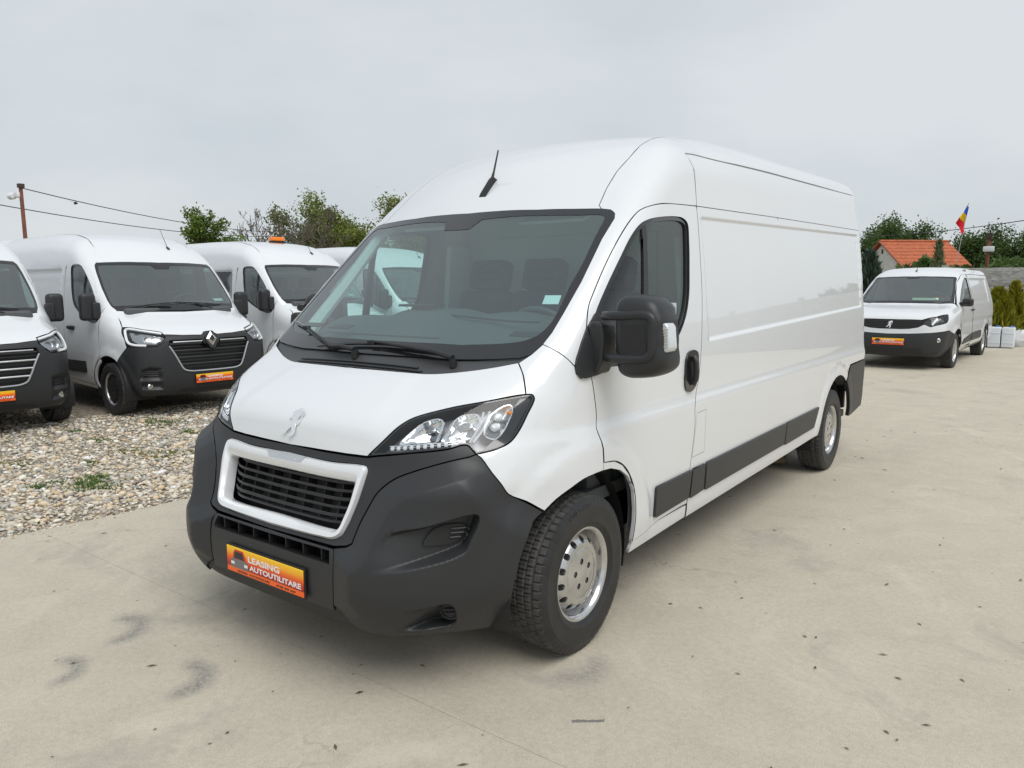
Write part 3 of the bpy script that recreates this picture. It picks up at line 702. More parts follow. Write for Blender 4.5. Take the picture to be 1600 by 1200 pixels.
def build_ground():
    # far ground: one sheet out to the horizon
    m, nt, b = nodes_mat('dry_earth', .95); N = NT(nt); geo = N.n('ShaderNodeNewGeometry'); P = geo.outputs['Position']
    n1 = N.noise(P, .4, 6); n2 = N.noise(P, 18, 5)
    c = N.mix(.5, N.ramp(n1, [(.3, (.20, .18, .13)), (.6, (.30, .27, .20)), (.8, (.16, .18, .09))]), N.ramp(n2, [(.3, (.15, .135, .10)), (.7, (.36, .33, .27))])); N.l(c, b.inputs['Base Color'])
    R = [0]; V = []; Fc = []
    xs = np.concatenate([[-1500, -400, -120, -50], np.arange(-30, 31, 2.0), [50, 120, 400, 1500]]); ys = np.concatenate([[-1500, -400, -120, -50], np.arange(-30, 51, 2.0), [90, 200, 500, 1500]])
    for y in ys:
        for x in xs: V.append((x, y, -.135 if x > -2.5 or abs(x) > 25 else float(gz(np.array(x), y)) - .02 - (.03 if x > -3.2 else 0)))
    nx = len(xs)
    for j in range(len(ys)-1):
        for i in range(nx-1): Fc.append((j*nx+i, j*nx+i+1, (j+1)*nx+i+1, (j+1)*nx+i))
    g = mesh_obj('ground', V, Fc, m); tag(g, kind='structure')
    # bed of the gravel strip, finer
    m2, nt, b = nodes_mat('gravel_bed', .95); N = NT(nt); geo = N.n('ShaderNodeNewGeometry'); P = geo.outputs['Position']
    vo = N.n('ShaderNodeTexVoronoi', Scale=34.0); N.l(P, vo.inputs['Vector']); hs = N.n('ShaderNodeSeparateColor'); N.l(vo.outputs['Color'], hs.inputs[0])
    c = N.ramp(hs.outputs[0], [(0, (.16, .13, .09)), (.3, (.32, .27, .19)), (.55, (.45, .39, .30)), (.8, (.30, .28, .25)), (1, (.58, .53, .44))])
    c = N.mix(N.math('MULTIPLY', N.ramp(vo.outputs['Distance'], [(.3, (0, 0, 0)), (.75, (1, 1, 1))]), .6), c, (.16, .13, .095)); N.l(c, b.inputs['Base Color'])
    bp = N.n('ShaderNodeBump', Strength=.8, Distance=.02); bp.invert = True; N.l(vo.outputs['Distance'], bp.inputs['Height']); N.l(bp.outputs[0], b.inputs['Normal'])
    V = []; Fc = []; nx, ny = 60, 90
    for j, y in enumerate(np.linspace(-8, 24, ny)):
        x1 = -2.70 + .085*y
        for i, t in enumerate(np.linspace(0, 1, nx)):
            x = x1 - 24*t*t; V.append((x, y, float(gz(np.array(x), y)) + .006*math.sin(7.1*x+3*y)*math.sin(5*y-2*x)))
    for j in range(ny-1):
        for i in range(nx-1): Fc.append((j*nx+i, (j+1)*nx+i, (j+1)*nx+i+1, j*nx+i+1))
    g2 = mesh_obj('gravel_strip', V, Fc, m2); tag(g2, kind='structure')
    # concrete yard: cast slabs with open joints
    cm = concrete_material(); yard = mesh_obj('concrete_yard', [(-2.6, -14.7, -.09), (26, -14.7, -.09), (26, 20.9, -.0), (-1.0, 20.9, -.0)], [(0, 1, 2, 3)], mat('joint_dust', (.30, .275, .225), .95)); tag(yard, kind='structure')
    yj = [-14.8, -9.8, -4.79, .215, 5.19, 10.05, 15.1, 21.0]; xj = [None, 6.2, 15.5, 26]
    zz = lambda y: float(np.interp(y, [-20, 5.19, 10.05, 15.1, 30], [0, 0, .055, .105, .11]))
    for a, b_ in zip(yj[:-1], yj[1:]):
        for k in range(3):
            nx, ny = 8, 24; V = []; Fc = []
            ed = lambda y: -2.73 + .085*y if k == 0 else xj[k]
            jt = lambda: RNG.normal(0, .004)
            g_ = .0009
            for j, y in enumerate(np.linspace(a+g_, b_-g_, ny)):
                x0 = ed(y) + (.012*math.sin(y*3.1) + .010*math.sin(y*9.7+1) + .006*math.sin(y*23) if k == 0 else g_); x1 = xj[k+1] - g_
                for i, t in enumerate(np.linspace(0, 1, nx)): V.append((x0+(x1-x0)*t, y, zz(y)))
            for j in range(ny-1):
                for i in range(nx-1): Fc.append((j*nx+i, j*nx+i+1, (j+1)*nx+i+1, (j+1)*nx+i))
            # skirt
            ring = [i for i in range(nx)] + [j*nx+nx-1 for j in range(1, ny)] + [(ny-1)*nx+i for i in range(nx-2, -1, -1)] + [j*nx for j in range(ny-2, 0, -1)]
            n0 = len(V); V += [(V[i][0], V[i][1], V[i][2]-.12) for i in ring]
            for q in range(len(ring)): r2 = (q+1) % len(ring); Fc.append((ring[r2], ring[q], n0+q, n0+r2))
            o = mesh_obj('slab', V, Fc, cm, yard); o.data.set_sharp_from_angle(angle=math.radians(40))
    return cm

def build_gravel():
    """loose river stones as one mass"""
    bm = bmesh.new(); bmesh.ops.create_icosphere(bm, subdivisions=1, radius=1); bv = np.array([tuple(v.co) for v in bm.verts]); bf = np.array([[v.index for v in f.verts] for f in bm.faces]); bm.free()
    rng = np.random.default_rng(11)
    n = 58000
    y = rng.uniform(-2.2, 8.5, n*2); t = rng.random(n*2)**1.35; x = (-2.70+.085*y) - .01 - t*7.2
    # only where the photograph can see the ground: in front of and between the vans
    keep = np.ones(len(x), bool); keep &= ~((x < -7.6) & (y > 2.6)); keep &= (y > -.9 + (-2.6-x)*.05 - .9)
    idx = np.where(keep)[0][:n]; x, y = x[idx], y[idx]; n = len(x)
    s = np.exp(rng.normal(math.log(.0115), .45, n)); s = np.clip(s, .005, .036)
    s *= np.where((-2.70+.085*y) - x < .25, .7, 1)
    asp = np.stack([rng.uniform(.8, 1.6, n), rng.uniform(.8, 1.25, n), rng.uniform(.45, .8, n)], 1)
    yaw = rng.uniform(0, 2*PI, n); tilt = rng.normal(0, .3, n)
    # a few stones kicked onto the slab
    k = rng.choice(n, 260, replace=False); x[k] = (-2.70+.085*y[k]) + rng.exponential(.12, 260); s[k] = rng.uniform(.003, .009, 260); on_slab = np.zeros(n, bool); on_slab[k] = True
    nv = len(bv); V = bv[None]*asp[:, None]*s[:, None, None]
    V = V*(1 + .16*rng.standard_normal((n, nv, 1)))
    ct, st = np.cos(tilt)[:, None], np.sin(tilt)[:, None]; yy = V[..., 1]*ct - V[..., 2]*st; zz = V[..., 1]*st + V[..., 2]*ct
    c, s_ = np.cos(yaw)[:, None], np.sin(yaw)[:, None]; xx = V[..., 0]*c - yy*s_; yy2 = V[..., 0]*s_ + yy*c
    z0 = np.where(on_slab, s*.35, gz(x, y) + s*.25 + np.abs(rng.normal(0, .006, n)))
    W = np.stack([xx + x[:, None], yy2 + y[:, None], zz + z0[:, None]], -1).reshape(-1, 3)
    F_ = (bf[None] + (np.arange(n)*nv)[:, None, None]).reshape(-1, 3)
    me = bpy.data.meshes.new('gravel_stones'); me.vertices.add(len(W)); me.vertices.foreach_set('co', W.ravel()); me.loops.add(F_.size); me.loops.foreach_set('vertex_index', F_.ravel().astype(np.int32))
    me.polygons.add(len(F_)); me.polygons.foreach_set('loop_start', np.arange(0, F_.size, 3, dtype=np.int32)); me.polygons.foreach_set('use_smooth', np.ones(len(F_), bool)); me.update(calc_edges=True)
    pal = np.array([(.50, .43, .32), (.62, .56, .47), (.40, .35, .28), (.32, .305, .28), (.48, .36, .22), (.72, .67, .58), (.23, .20, .17), (.55, .44, .28), (.42, .42, .40), (.58, .47, .37)])
    col = pal[rng.choice(len(pal), n, p=[.18, .14, .12, .12, .09, .09, .06, .06, .08, .06])]*rng.uniform(1.0, 1.6, (n, 1)); col = np.clip(col, 0, .90)
    at = me.color_attributes.new('stone', 'FLOAT_COLOR', 'POINT'); cc = np.ones((n, nv, 4)); cc[..., :3] = col[:, None]; at.data.foreach_set('color', cc.ravel())
    m, nt, b = nodes_mat('stone', .8); N = NT(nt); a = N.n('ShaderNodeAttribute', attribute_name='stone'); tc = N.n('ShaderNodeNewGeometry'); nn = N.noise(tc.outputs['Position'], 160, 4)
    N.l(N.mix(.25, a.outputs['Color'], N.ramp(nn, [(.35, (.25, .22, .18)), (.7, (.55, .5, .44))])), b.inputs['Base Color'])
    me.materials.append(m); o = bpy.data.objects.new('gravel_stones', me); COL.objects.link(o); tag(o, 'mixed tan, grey and white river gravel under the parked vans', 'gravel', kind='stuff'); return o

def build_litter():
    """dry bits, grit and leaf scraps blown over the slabs"""
    rng = np.random.default_rng(21); V = []; Fc = []
    for i in range(420):
        x, y = rng.uniform(-2.4, 4.2), rng.uniform(-1.6, 9); s = rng.uniform(.003, .011); a = rng.uniform(0, 2*PI); l = rng.uniform(1, 2.6); z = .003 + float(np.interp(y, [5.19, 10.05], [0, .055])); c, d = math.cos(a), math.sin(a); k = len(V)
        for u, v, w in ((-l, 0, 0), (0, -.6, .25), (l, 0, .1), (0, .6, .35)): V.append((x + s*(u*c-v*d), y + s*(u*d+v*c), z + s*w))
        Fc.append((k, k+1, k+2, k+3))
    o = mesh_obj('litter', V, Fc, leaf_mat('dry_bits', (.05, .035, .02), (.22, .16, .10), .05), smooth=False); tag(o, 'small dry bits scattered over the concrete', 'litter', kind='stuff')

def leaf_mat(name, c1, c2, trans=.35):
    m, nt, b = nodes_mat(name, .6); N = NT(nt)
    oi = N.n('ShaderNodeNewGeometry'); r = N.ramp(oi.outputs['Random Per Island'], [(0, c1), (1, c2)]); N.l(r, b.inputs['Base Color'])
    t = N.n('ShaderNodeBsdfTranslucent'); N.l(r, t.inputs['Color']); mx = N.n('ShaderNodeMixShader'); mx.inputs[0].default_value = trans
    out = nt.nodes['Material Output']; N.l(b.outputs[0], mx.inputs[1]); N.l(t.outputs[0], mx.inputs[2]); N.l(mx.outputs[0], out.inputs['Surface']); return m

def weed(loc, r, h, n, m, lab, seed):
    rng = np.random.default_rng(seed); V = []; Fc = []
    for i in range(n):
        a = rng.uniform(0, 2*PI); rr = r*rng.random()**.7*(1+.3*math.sin(3*a+seed)); p = np.array([rr*math.cos(a)*1.5, rr*math.sin(a), -.01]); b = rng.uniform(0, 2*PI); hh = h*.62*rng.uniform(.3, 1.0); w = rng.uniform(.002, .0045)
        d = np.array([math.cos(b), math.sin(b), 0]); s = np.array([-d[1], d[0], 0])*w; k = len(V); q = p + d*hh*.35 + np.array([0, 0, hh*.75]); t = p + d*hh*.95 + np.array([0, 0, hh*.95])
        V += [p-s, p+s, q+s*.9, q-s*.9, t]; Fc += [(k, k+1, k+2, k+3), (k+3, k+2, k+4)]
    o = mesh_obj('grass_tuft', V, Fc, m, smooth=False); o.location = loc; tag(o, lab, 'weed'); return o

def build_weeds():
    g1 = leaf_mat('weed_green', (.06, .12, .025), (.18, .26, .07)); g2 = leaf_mat('moss_yellow', (.16, .17, .03), (.24, .24, .06))
    L = [(-3.72, 1.0, .17, .10, 420, g1, 'largest bright green grass tuft growing in the gravel near the slab edge'), (-4.06, .74, .08, .075, 160, g1, 'small round green tuft in gravel between the first van and the slab'),
         (-4.11, .93, .07, .05, 120, g1, 'low pale weed beside the small round tuft in the gravel'), (-3.96, 1.17, .09, .08, 190, g1, 'narrow dark green weed just behind the largest grass tuft'),
         (-4.36, 2.05, .24, .045, 700, g2, 'wide yellow-green moss patch in the middle of the gravel'), (-6.40, 3.07, .24, .08, 420, g1, 'grass strip in the gravel before the second van\'s number board'),
         (-5.90, 2.05, .13, .06, 220, g1, 'sparse green weed in gravel by the second van\'s front wheel'), (-6.70, 2.15, .09, .07, 140, g1, 'thin weed beside the second van\'s tyre'),
         (-5.0, 1.93, .13, .045, 260, g2, 'small yellowish moss spot behind the wide moss patch'), (-5.32, 1.0, .18, .045, 380, g2, 'moss spot on the gravel before the first van\'s bumper'),
         (-3.55, 2.25, .12, .05, 220, g2, 'moss spot in the gravel close beside the large van\'s bumper'), (-4.75, 1.45, .10, .05, 180, g1, 'low weed between the wide moss patch and the first van'), (-4.55, .35, .12, .05, 240, g2, 'dry yellow moss nearest the first van\'s wheel'), (-5.5, 2.9, .10, .06, 170, g1, 'short green weed in front of the second van\'s fog lamp')]
    for i, (x, y, r, h, n, m, lab) in enumerate(L): weed((x, y, float(gz(np.array(x), y))+.012), r, h, n, m, lab, 50+i)

# ---------------------------------------------------------------- trees
bark = mat('bark', (.10, .085, .065), .9, noise=(12, .3))
def tree(name, label, base, h, crown_r, crown_z0, leaves, leaf, lmat, seed, limbs=9, trunk_r=.12, cone=0., group=None, lean=0., droop=.0, spread=None, twig=.004):
    """trunk with recursive limbs; leaves gather in clumps along the outer twigs"""
    rng = np.random.default_rng(seed); root = empty(name, label, 'tree', base, 0, group); mb = MB(); tips = []
    def grow(p, d, L, r, lev):
        n = 4; pts = [p]; q = p.copy(); dd = d.copy()
        for i in range(n):
            dd = dd + rng.normal(0, .16, 3) + np.array([0, 0, .07 - droop*lev]); dd /= np.linalg.norm(dd); q = q + dd*L/n; pts.append(q.copy())
        mb.tube(pts, [max(twig, r*(1-.6*i/n)) for i in range(n+1)], 5 if lev else 8, cap=False)
        if lev >= 2: tips.extend(pts[1:]); 
        elif lev == 1: tips.extend(pts[2:])
        elif lev == 0: tips.extend(pts[-1:]*6)
        if lev < 3:
            nb = {0: limbs, 1: 5, 2: 3}[lev]
            for k in range(nb):
                t = rng.uniform(.25, 1.0) if lev else crown_z0/h + (.99-crown_z0/h)*((k+rng.random())/nb)**.85; i = min(n-1, int(t*n)); b = pts[i] + (pts[i+1]-pts[i])*(t*n-i)
                a = rng.uniform(0, 2*PI); up = rng.uniform(.15, .9)
                nd = np.array([math.cos(a), math.sin(a), up]); nd /= np.linalg.norm(nd)
                if lev: nd = nd*.75 + dd*.6; nd /= np.linalg.norm(nd)
                hh = (b[2]-crown_z0)/max(.1, h-crown_z0)
                ll = crown_r*rng.uniform(.55, .95)*(1-cone*max(0, hh)) if lev == 0 else L*rng.uniform(.35, .6)
                grow(b, nd, ll, r*.42*(1-.3*t), lev+1)
    grow(np.zeros(3), np.array([lean, 0, 1.]), h*.86, trunk_r, 0)
    mb.obj('trunk', bark, root, angle=60, fix=False)
    if leaves:
        T = np.array(tips); T = T[T[:, 2] > crown_z0*.75]; idx = rng.integers(0, len(T), leaves); c = T[idx] + rng.normal(0, spread or leaf*1.15, (leaves, 3))
        s = leaf*rng.uniform(.5, 1.15, leaves); u = rng.normal(0, 1, (leaves, 3)); u /= np.linalg.norm(u, axis=1, keepdims=True); v = rng.normal(0, 1, (leaves, 3)); v -= (v*u).sum(1, keepdims=True)*u; v /= np.linalg.norm(v, axis=1, keepdims=True)
        V = np.stack([c-u*s[:, None], c-v*s[:, None]*.55, c+u*s[:, None], c+v*s[:, None]*.55], 1).reshape(-1, 3); Fc = [(4*i, 4*i+1, 4*i+2, 4*i+3) for i in range(leaves)]
        mesh_obj('crown', V, Fc, lmat, root, smooth=False)
    return root

def conifer(name, label, base, h, r, n, lmat, seed, cat='shrub'):
    """dense upright thuja: many small flat sprays over a cone, with ragged tips"""
    rng = np.random.default_rng(seed); root = empty(name, label, cat, base); MB().tube([(0, 0, 0), (0, 0, h*.9)], [.05, .01], 6).obj('trunk', bark, root)
    t = rng.random(n)**.8; a = rng.uniform(0, 2*PI, n); lob = 1 + .22*np.sin(a*3+seed) + .14*np.sin(a*7+t*9); R = r*(1-t)**.75*lob*np.where(rng.random(n) < .75, rng.uniform(.75, 1.08, n), rng.uniform(.1, .8, n)); R *= sstep(-.05, .08, t)
    c = np.stack([R*np.cos(a), R*np.sin(a), t*h], 1); R = R*(1+.25*np.sin(a*5+t*23+seed)*np.sin(t*31)); c[:, 0] = R*np.cos(a); c[:, 1] = R*np.sin(a); s = rng.uniform(.04, .13, n)*(.6+r)
    up = np.stack([np.cos(a)*.45, np.sin(a)*.45, np.ones(n)], 1) + rng.normal(0, .25, (n, 3)); up /= np.linalg.norm(up, axis=1, keepdims=True)
    sd = np.cross(up, rng.normal(0, 1, (n, 3))); sd /= np.linalg.norm(sd, axis=1, keepdims=True)
    V = np.stack([c-sd*s[:, None]*.35, c+sd*s[:, None]*.35, c+up*s[:, None]*1.7], 1).reshape(-1, 3)
    mesh_obj('foliage', V, [(3*i, 3*i+1, 3*i+2) for i in range(n)], lmat, root, smooth=False); return root

def build_background():
    lg = leaf_mat('leaf_spring', (.07, .13, .02), (.20, .28, .06)); ly = leaf_mat('leaf_yellowgreen', (.10, .14, .025), (.26, .29, .07)); lo = leaf_mat('leaf_olive', (.09, .12, .035), (.21, .23, .08)); ld = leaf_mat('leaf_dark', (.04, .085, .022), (.12, .18, .05)); lb = leaf_mat('bud_grey', (.16, .14, .10), (.20, .22, .10))
    tree('young_tree', 'single bright green young tree behind the roof of the beacon van', (-17.4, 11.5, -.1), 4.3, 1.0, 1.3, 9000, .055, lg, 3, limbs=30, trunk_r=.06, cone=.72, spread=.08)
    tree('leafing_tree', 'tall half-leafed bushy tree left of the olive tree behind the vans', (-28.6, 22.9, -.1), 4.7, 1.7, 1.3, 9000, .08, lo, 5, limbs=22, trunk_r=.12, spread=.16, twig=.008)
    tree('olive_tree', 'dense olive-green tree beside the large van\'s roof corner', (-28.4, 26.3, -.1), 5.2, 2.4, 1.3, 26000, .085, ly, 8, limbs=26, trunk_r=.15, spread=.2)
    tree('olive_tree', 'broad green tree mostly hidden behind the large van\'s windscreen pillar', (-26.6, 28.4, -.1), 5.4, 2.6, 1.3, 18000, .085, ly, 9, limbs=24, trunk_r=.15, spread=.2)
    for i, (x, y, h, lab) in enumerate(((-25.6, 17.6, 4.3, 'bare grey tree nearest the young green tree behind the vans'), (-24.6, 18.9, 4.8, 'bare grey tree right above the orange roof beacon'), (-25.4, 20.4, 4.7, 'bare twiggy tree against the half-leafed bushy tree'))):
        tree('bare_tree', lab, (x, y, -.1), h, 1.7, 1.2, 500, .05, lb, 20+i, limbs=20, trunk_r=.08, twig=.011, group='bare trees behind the vans')
    for i, (x, y, h, r, n, mt, lab) in enumerate(((-10.4, 66, 5.0, 2.9, 26000, ld, 'rounded green tree behind the orange-roofed house'), (-3.4, 64, 3.9, 2.3, 15000, ld, 'dark tree behind the flag, right of the house roof'), (-.7, 64, 4.3, 2.6, 18000, ld, 'tall dark tree above the concrete wall beside the lamp pole'), (2.3, 64, 5.2, 3.0, 18000, ld, 'dark tree at the end of the concrete wall'))):
        tree('leafy_tree', lab, (x, y, 0), h, r, 1.6, n, .12, mt, 30+i, limbs=30, trunk_r=.16, spread=.3)
    hd = empty('hedge', 'low dark hedge along the top of the concrete wall', 'hedge', (0, 30, 0))
    rng = np.random.default_rng(4); n = 9000; c = np.stack([rng.uniform(-3, 8, n), rng.normal(0, .35, n), rng.uniform(0, 2.35, n) - .2*rng.random(n)], 1); c[:, 2] += .18*np.sin(c[:, 0]*2.1) + .1*np.sin(c[:, 0]*5.3)
    u = rng.normal(0, .10, (n, 3)); v = rng.normal(0, .07, (n, 3)); mesh_obj('foliage', np.stack([c-u, c-v, c+u, c+v], 1).reshape(-1, 3), [(4*i, 4*i+1, 4*i+2, 4*i+3) for i in range(n)], ld, hd, smooth=False)
    # wall of cast concrete planks between posts
    wm, nt, b = nodes_mat('cast_concrete', .9); N = NT(nt); tc = N.n('ShaderNodeTexCoord'); mp = N.n('ShaderNodeMapping'); mp.inputs['Scale'].default_value = (1.6, 1, 17); N.l(tc.outputs['Object'], mp.inputs['Vector'])
    a = N.noise(mp.outputs[0], 3.2, 5, .6, .8); N.l(N.ramp(a, [(.3, (.27, .265, .25)), (.5, (.44, .43, .41)), (.75, (.56, .55, .53))]), b.inputs['Base Color']); bp = N.n('ShaderNodeBump', Strength=1.0, Distance=.05); N.l(a, bp.inputs['Height']); N.l(bp.outputs[0], b.inputs['Normal'])
    wall = empty('concrete_wall', 'grey rough-textured cast concrete wall behind the small van', 'wall', (0, 21.3, .05)); k = 0
    pm = MB().box((0, 0, 1.0), (.14, .14, 2.02), bev=.01).obj('post', wm, wall); pm.location = (-.35, 0, 0)
    pl = MB(); nx = 24; V = []; Fc = []
    rr = np.random.default_rng(2)
    for j in range(7):
        for i in range(nx+1): V.append((-1.0+2.0*i/nx, -.03 - (.022*rr.random() if 0 < j < 6 else 0), .47*j/6))
    n0 = len(V); V += [(v[0], .03, v[2]) for v in V[:nx+1]] + [(v[0], .03, v[2]) for v in V[6*(nx+1):7*(nx+1)]]
    for j in range(6):
        for i in range(nx): Fc.append((j*(nx+1)+i, j*(nx+1)+i+1, (j+1)*(nx+1)+i+1, (j+1)*(nx+1)+i))
    for i in range(nx): Fc.append((6*(nx+1)+i, 6*(nx+1)+i+1, n0+nx+1+i+1, n0+nx+1+i)); Fc.append((n0+i, n0+nx+1+i, n0+nx+2+i, n0+i+1))
    p0 = mesh_obj('plank', V, Fc, wm, wall, smooth=False); first = True
    for i in range(6):
        x = -.35 + 2.1*i
        if i: q = pm.copy(); COL.objects.link(q); q.location = (x, 0, 0)
        for j in range(4):
            q = p0 if first else p0.copy()
            if not first: COL.objects.link(q)
            first = False; q.location = (x+1.05, 0, .02+.478*j); q.rotation_euler = (0, 0, 0)
    # the yard's right-hand side, seen only as reflections in the van
    for i, (x, y, h, r) in enumerate(((28, -3.5, 3.0, 2.2), (29, 8.0, 3.8, 2.6), (27, 19, 2.9, 2.2), (29.0, 33.0, 4.0, 2.8))):
        tree('leafy_tree', 'broad tree along the right-hand edge of the yard, number %s along it' % ('one', 'two', 'three', 'four')[i], (x, y, 0), h, r, 1.4, 5000, .15, ld, 60+i, limbs=16, trunk_r=.14, spread=.25, group='trees along the right-hand edge of the yard')
    # white house with a tiled gable roof (ridge along local x, the gable end faces the yard)
    hw = mat('house_render', (.60, .59, .55), .9, noise=(3, .12)); tl = mat('roof_tile', (.40, .105, .04), .7, noise=(5, .25))
    H = empty('house', 'small white gable house with an orange tiled roof beyond the yard', 'house', (-8.15, 53.2, 0), math.radians(42))
    L, G, ze, zr = 4.3, 4.6, 2.75, 4.30; g2 = G/2
    MB().add([(0, -g2+.15, 0), (L, -g2+.15, 0), (L, g2-.15, 0), (0, g2-.15, 0), (0, -g2+.15, ze+.05), (L, -g2+.15, ze+.05), (L, g2-.15, ze+.05), (0, g2-.15, ze+.05), (0, 0, zr-.12), (L, 0, zr-.12)],
             [(0, 1, 5, 4), (2, 3, 7, 6), (3, 0, 4, 8, 7), (1, 2, 6, 9, 5)]).obj('wall', hw, H, smooth=False)
    roof = MB().tube([(-.22, 0, zr+.03), (L+.2, 0, zr+.03)], .09, 8).obj('roof', tl, H)
    for s_ in (-1, 1):
        for i in range(7):
            t0, t1 = i/7, (i+1)/7+.02; ya, yb = s_*(g2+.12)*t0, s_*(g2+.12)*t1; za, zb = zr-(zr-ze+.05)*t0, zr-(zr-ze+.05)*t1
            V = []; n = 22
            for k in range(n+1):
                x = -.22+(L+.42)*k/n; w = .018*math.sin(k*PI)
                V += [(x, ya, za), (x, yb, zb+.045+.012*(k % 2)), (x, yb, zb-.01)]
            Fc = []
            for k in range(n): a_ = 3*k; Fc += [(a_, a_+3, a_+4, a_+1), (a_+1, a_+4, a_+5, a_+2)]
            MB().add(V, Fc).obj('tile_row', tl, roof, smooth=False)
    MB().box((L*.35, -g2+.06, ze-.20), (L*.5, .12, .10)).obj('eave_board', mat('dark_wood', (.05, .035, .03), .8), H)
    for s_ in (-1, 1): MB().tube([(-.25, 0, zr), (-.25, s_*(g2+.12), ze)], .06, 6).obj('verge', mat('roof_verge', (.30, .09, .045), .7), roof)
    MB().box((-.01, 0, zr-.65), (.03, .18, .28)).obj('gable_vent', MATS['dark_wood'], H)
    # flag
    F = empty('flag', 'blue, yellow and red flag drooping from a thin leaning pole', 'flag', (-1.23, 31.0, 0))
    MB().tube([(0, 0, 0), (.02, 0, 2.6), (.24, 0, 4.5)], .012, 6).obj('flag_pole', mat('pole_grey', (.45, .45, .45), .5), F)
    top = np.array([.235, 0, 4.45]); cols = (('flag_stripe', (.01, .09, .60)), ('flag_stripe', (.95, .60, .01)), ('flag_stripe', (.85, .01, .03)))
    for k, (nm, c) in enumerate(cols):
        V = []; n = 8
        for j in range(n+1):
            v = j/n
            for u in (k/3, (k+1)/3):
                wv = v*(.10+.42*u); x = top[0] - .01 - .33*u + .50*wv - .02; z = top[2] - .03 - .62*u - .86*wv; V.append((x + .015*math.sin(9*v+4*u), .05*math.sin(7*u+5*v), z))
        MB().add(V, [(2*j, 2*j+1, 2*j+3, 2*j+2) for j in range(n)]).obj(nm, mat('flag_cloth_%d' % k, c, .8), F)
    # poles
    rust = mat('rusty_steel', (.20, .070, .045), .75, noise=(6, .3)); wht = mat('camera_white', (.75, .76, .77), .4)
    P = empty('camera_pole', 'rust-red steel pole carrying a white security camera behind the vans', 'pole', (-23.5, 8.2, -.1))
    MB().tube([(0, 0, 0), (-.10, 0, 4.72)], [.065, .055], 10).obj('pole', rust, P)
    MB().box((-.08, 0, 4.72), (.16, .16, .12)).obj('pole_cap', mat('dark_box', (.06, .035, .03), .6), P)
    c = MB(); c.tube([(-.08, 0, 4.45), (-.30, -.10, 4.43)], .03, 8); c.box((-.18, -.06, 4.45), (.22, .16, .16), bev=.03); co = c.obj('camera_bracket', wht, P)
    MB().lathe([(-.12, 0), (-.12, .10), (.10, .10), (.13, .08), (.13, 0)], 16, 'x', c=(-.42, -.14, 4.42)).obj('camera', wht, P); MB().lathe([(-.135, 0), (-.13, .065), (-.115, .07)], 14, 'x', c=(-.42, -.14, 4.42)).obj('camera_lens', plast_dark, P)
    P = empty('lamp_pole', 'rust-brown post with a white lamp box above the concrete wall', 'pole', (-.36, 32.1, 0))
    MB().tube([(0, 0, 0), (0, 0, 3.3)], .06, 8).obj('pole', rust, P); MB().box((0, 0, 3.32), (.22, .22, .16)).obj('pole_cap', MATS['dark_box'], P); MB().box((.02, -.10, 2.85), (.36, .14, .20), bev=.03).obj('lamp_box', wht, P)
    cable = mat('cable', (.05, .05, .055), .7)
    def wire(a, b, sag, lab):
        a, b = np.array(a, float), np.array(b, float); pts = [a+(b-a)*t - np.array([0, 0, sag*4*t*(1-t)]) for t in np.linspace(0, 1, 21)]
        tag(MB().tube(pts, .016, 5).obj('power_line', cable), lab, 'cable')
    wire((-23.55, 8.2, 4.55), (-48, 42, 6.6), .9, 'upper overhead cable running from the camera pole past the young tree'); wire((-23.75, 6.6, 4.15), (-47.6, 42, 6.35), .9, 'lower overhead cable passing beside the camera pole')
    wire((-8, 47, 4.35), (4.5, 23, 3.75), .25, 'overhead cable passing behind the flag')
    B_ = MB(); B_.tube([(-.10, 0, 0), (0, 0, .02), (.10, 0, 0)], [.01, .04, .012], 8); B_.add([(-.03, 0, .02), (.05, 0, .02), (.02, .20, .07), (-.02, -.0, .02), (.05, 0, .02), (.02, -.20, .07)], [(0, 1, 2), (3, 4, 5)]); bo = B_.obj('bird', plast_dark); bo.location = (-19.0, 7.75, 3.75); tag(bo, 'tiny dark bird flying above the second van', 'bird')
    # shrubs by the wall
    ty = leaf_mat('thuja_gold', (.10, .13, .012), (.34, .30, .02), .2); ts = leaf_mat('spruce_blue', (.035, .07, .045), (.09, .13, .09), .15)
    conifer('thuja_shrub', 'broad green-gold thuja shrub before the concrete wall', (1.02, 19.6, .1), 1.25, .46, 5200, ty, 1); conifer('thuja_shrub', 'slender taller golden thuja shrub behind the broad one', (1.32, 20.1, .1), 1.42, .30, 4200, ty, 2)
    conifer('spruce_sapling', 'young bluish spruce between the large van and the small van', (-2.25, 21.6, .05), 2.35, .62, 3200, ts, 3); conifer('spruce_sapling', 'thin pale sapling standing in front of the orange roof', (-1.42, 27.9, .05), 2.95, .42, 900, leaf_mat('sapling_leaf', (.10, .13, .06), (.20, .22, .12), .2), 4)
    # white containers
    wp = mat('white_plastic', (.70, .74, .78), .35); bl = mat('blue_print', (.12, .2, .4), .5)
    for i, x in enumerate((.79, 1.06, 1.33)):
        cn = empty('white_container', ['white plastic container nearest the small van, by the thuja', 'middle white plastic container by the thuja shrubs', 'white plastic container beside the white sack'][i], 'container', (x, 18.95, .11), 0, 'white containers before the wall')
        b = MB(); b.box((0, 0, .24), (.25, .34, .46), bev=.03, seg=3); b.obj('body', wp, cn)
        for z in (.12, .34): MB().box((0, -.171, z), (.22, .012, .03), bev=.004).obj('rib', wp, cn)
        MB().lathe([(0, .05), (.03, .05), (.035, 0)], 14, 'z', c=(.05, 0, .47)).obj('cap', bl, cn)
    sk = MB(); n = 24; V = []; rg = np.random.default_rng(9)
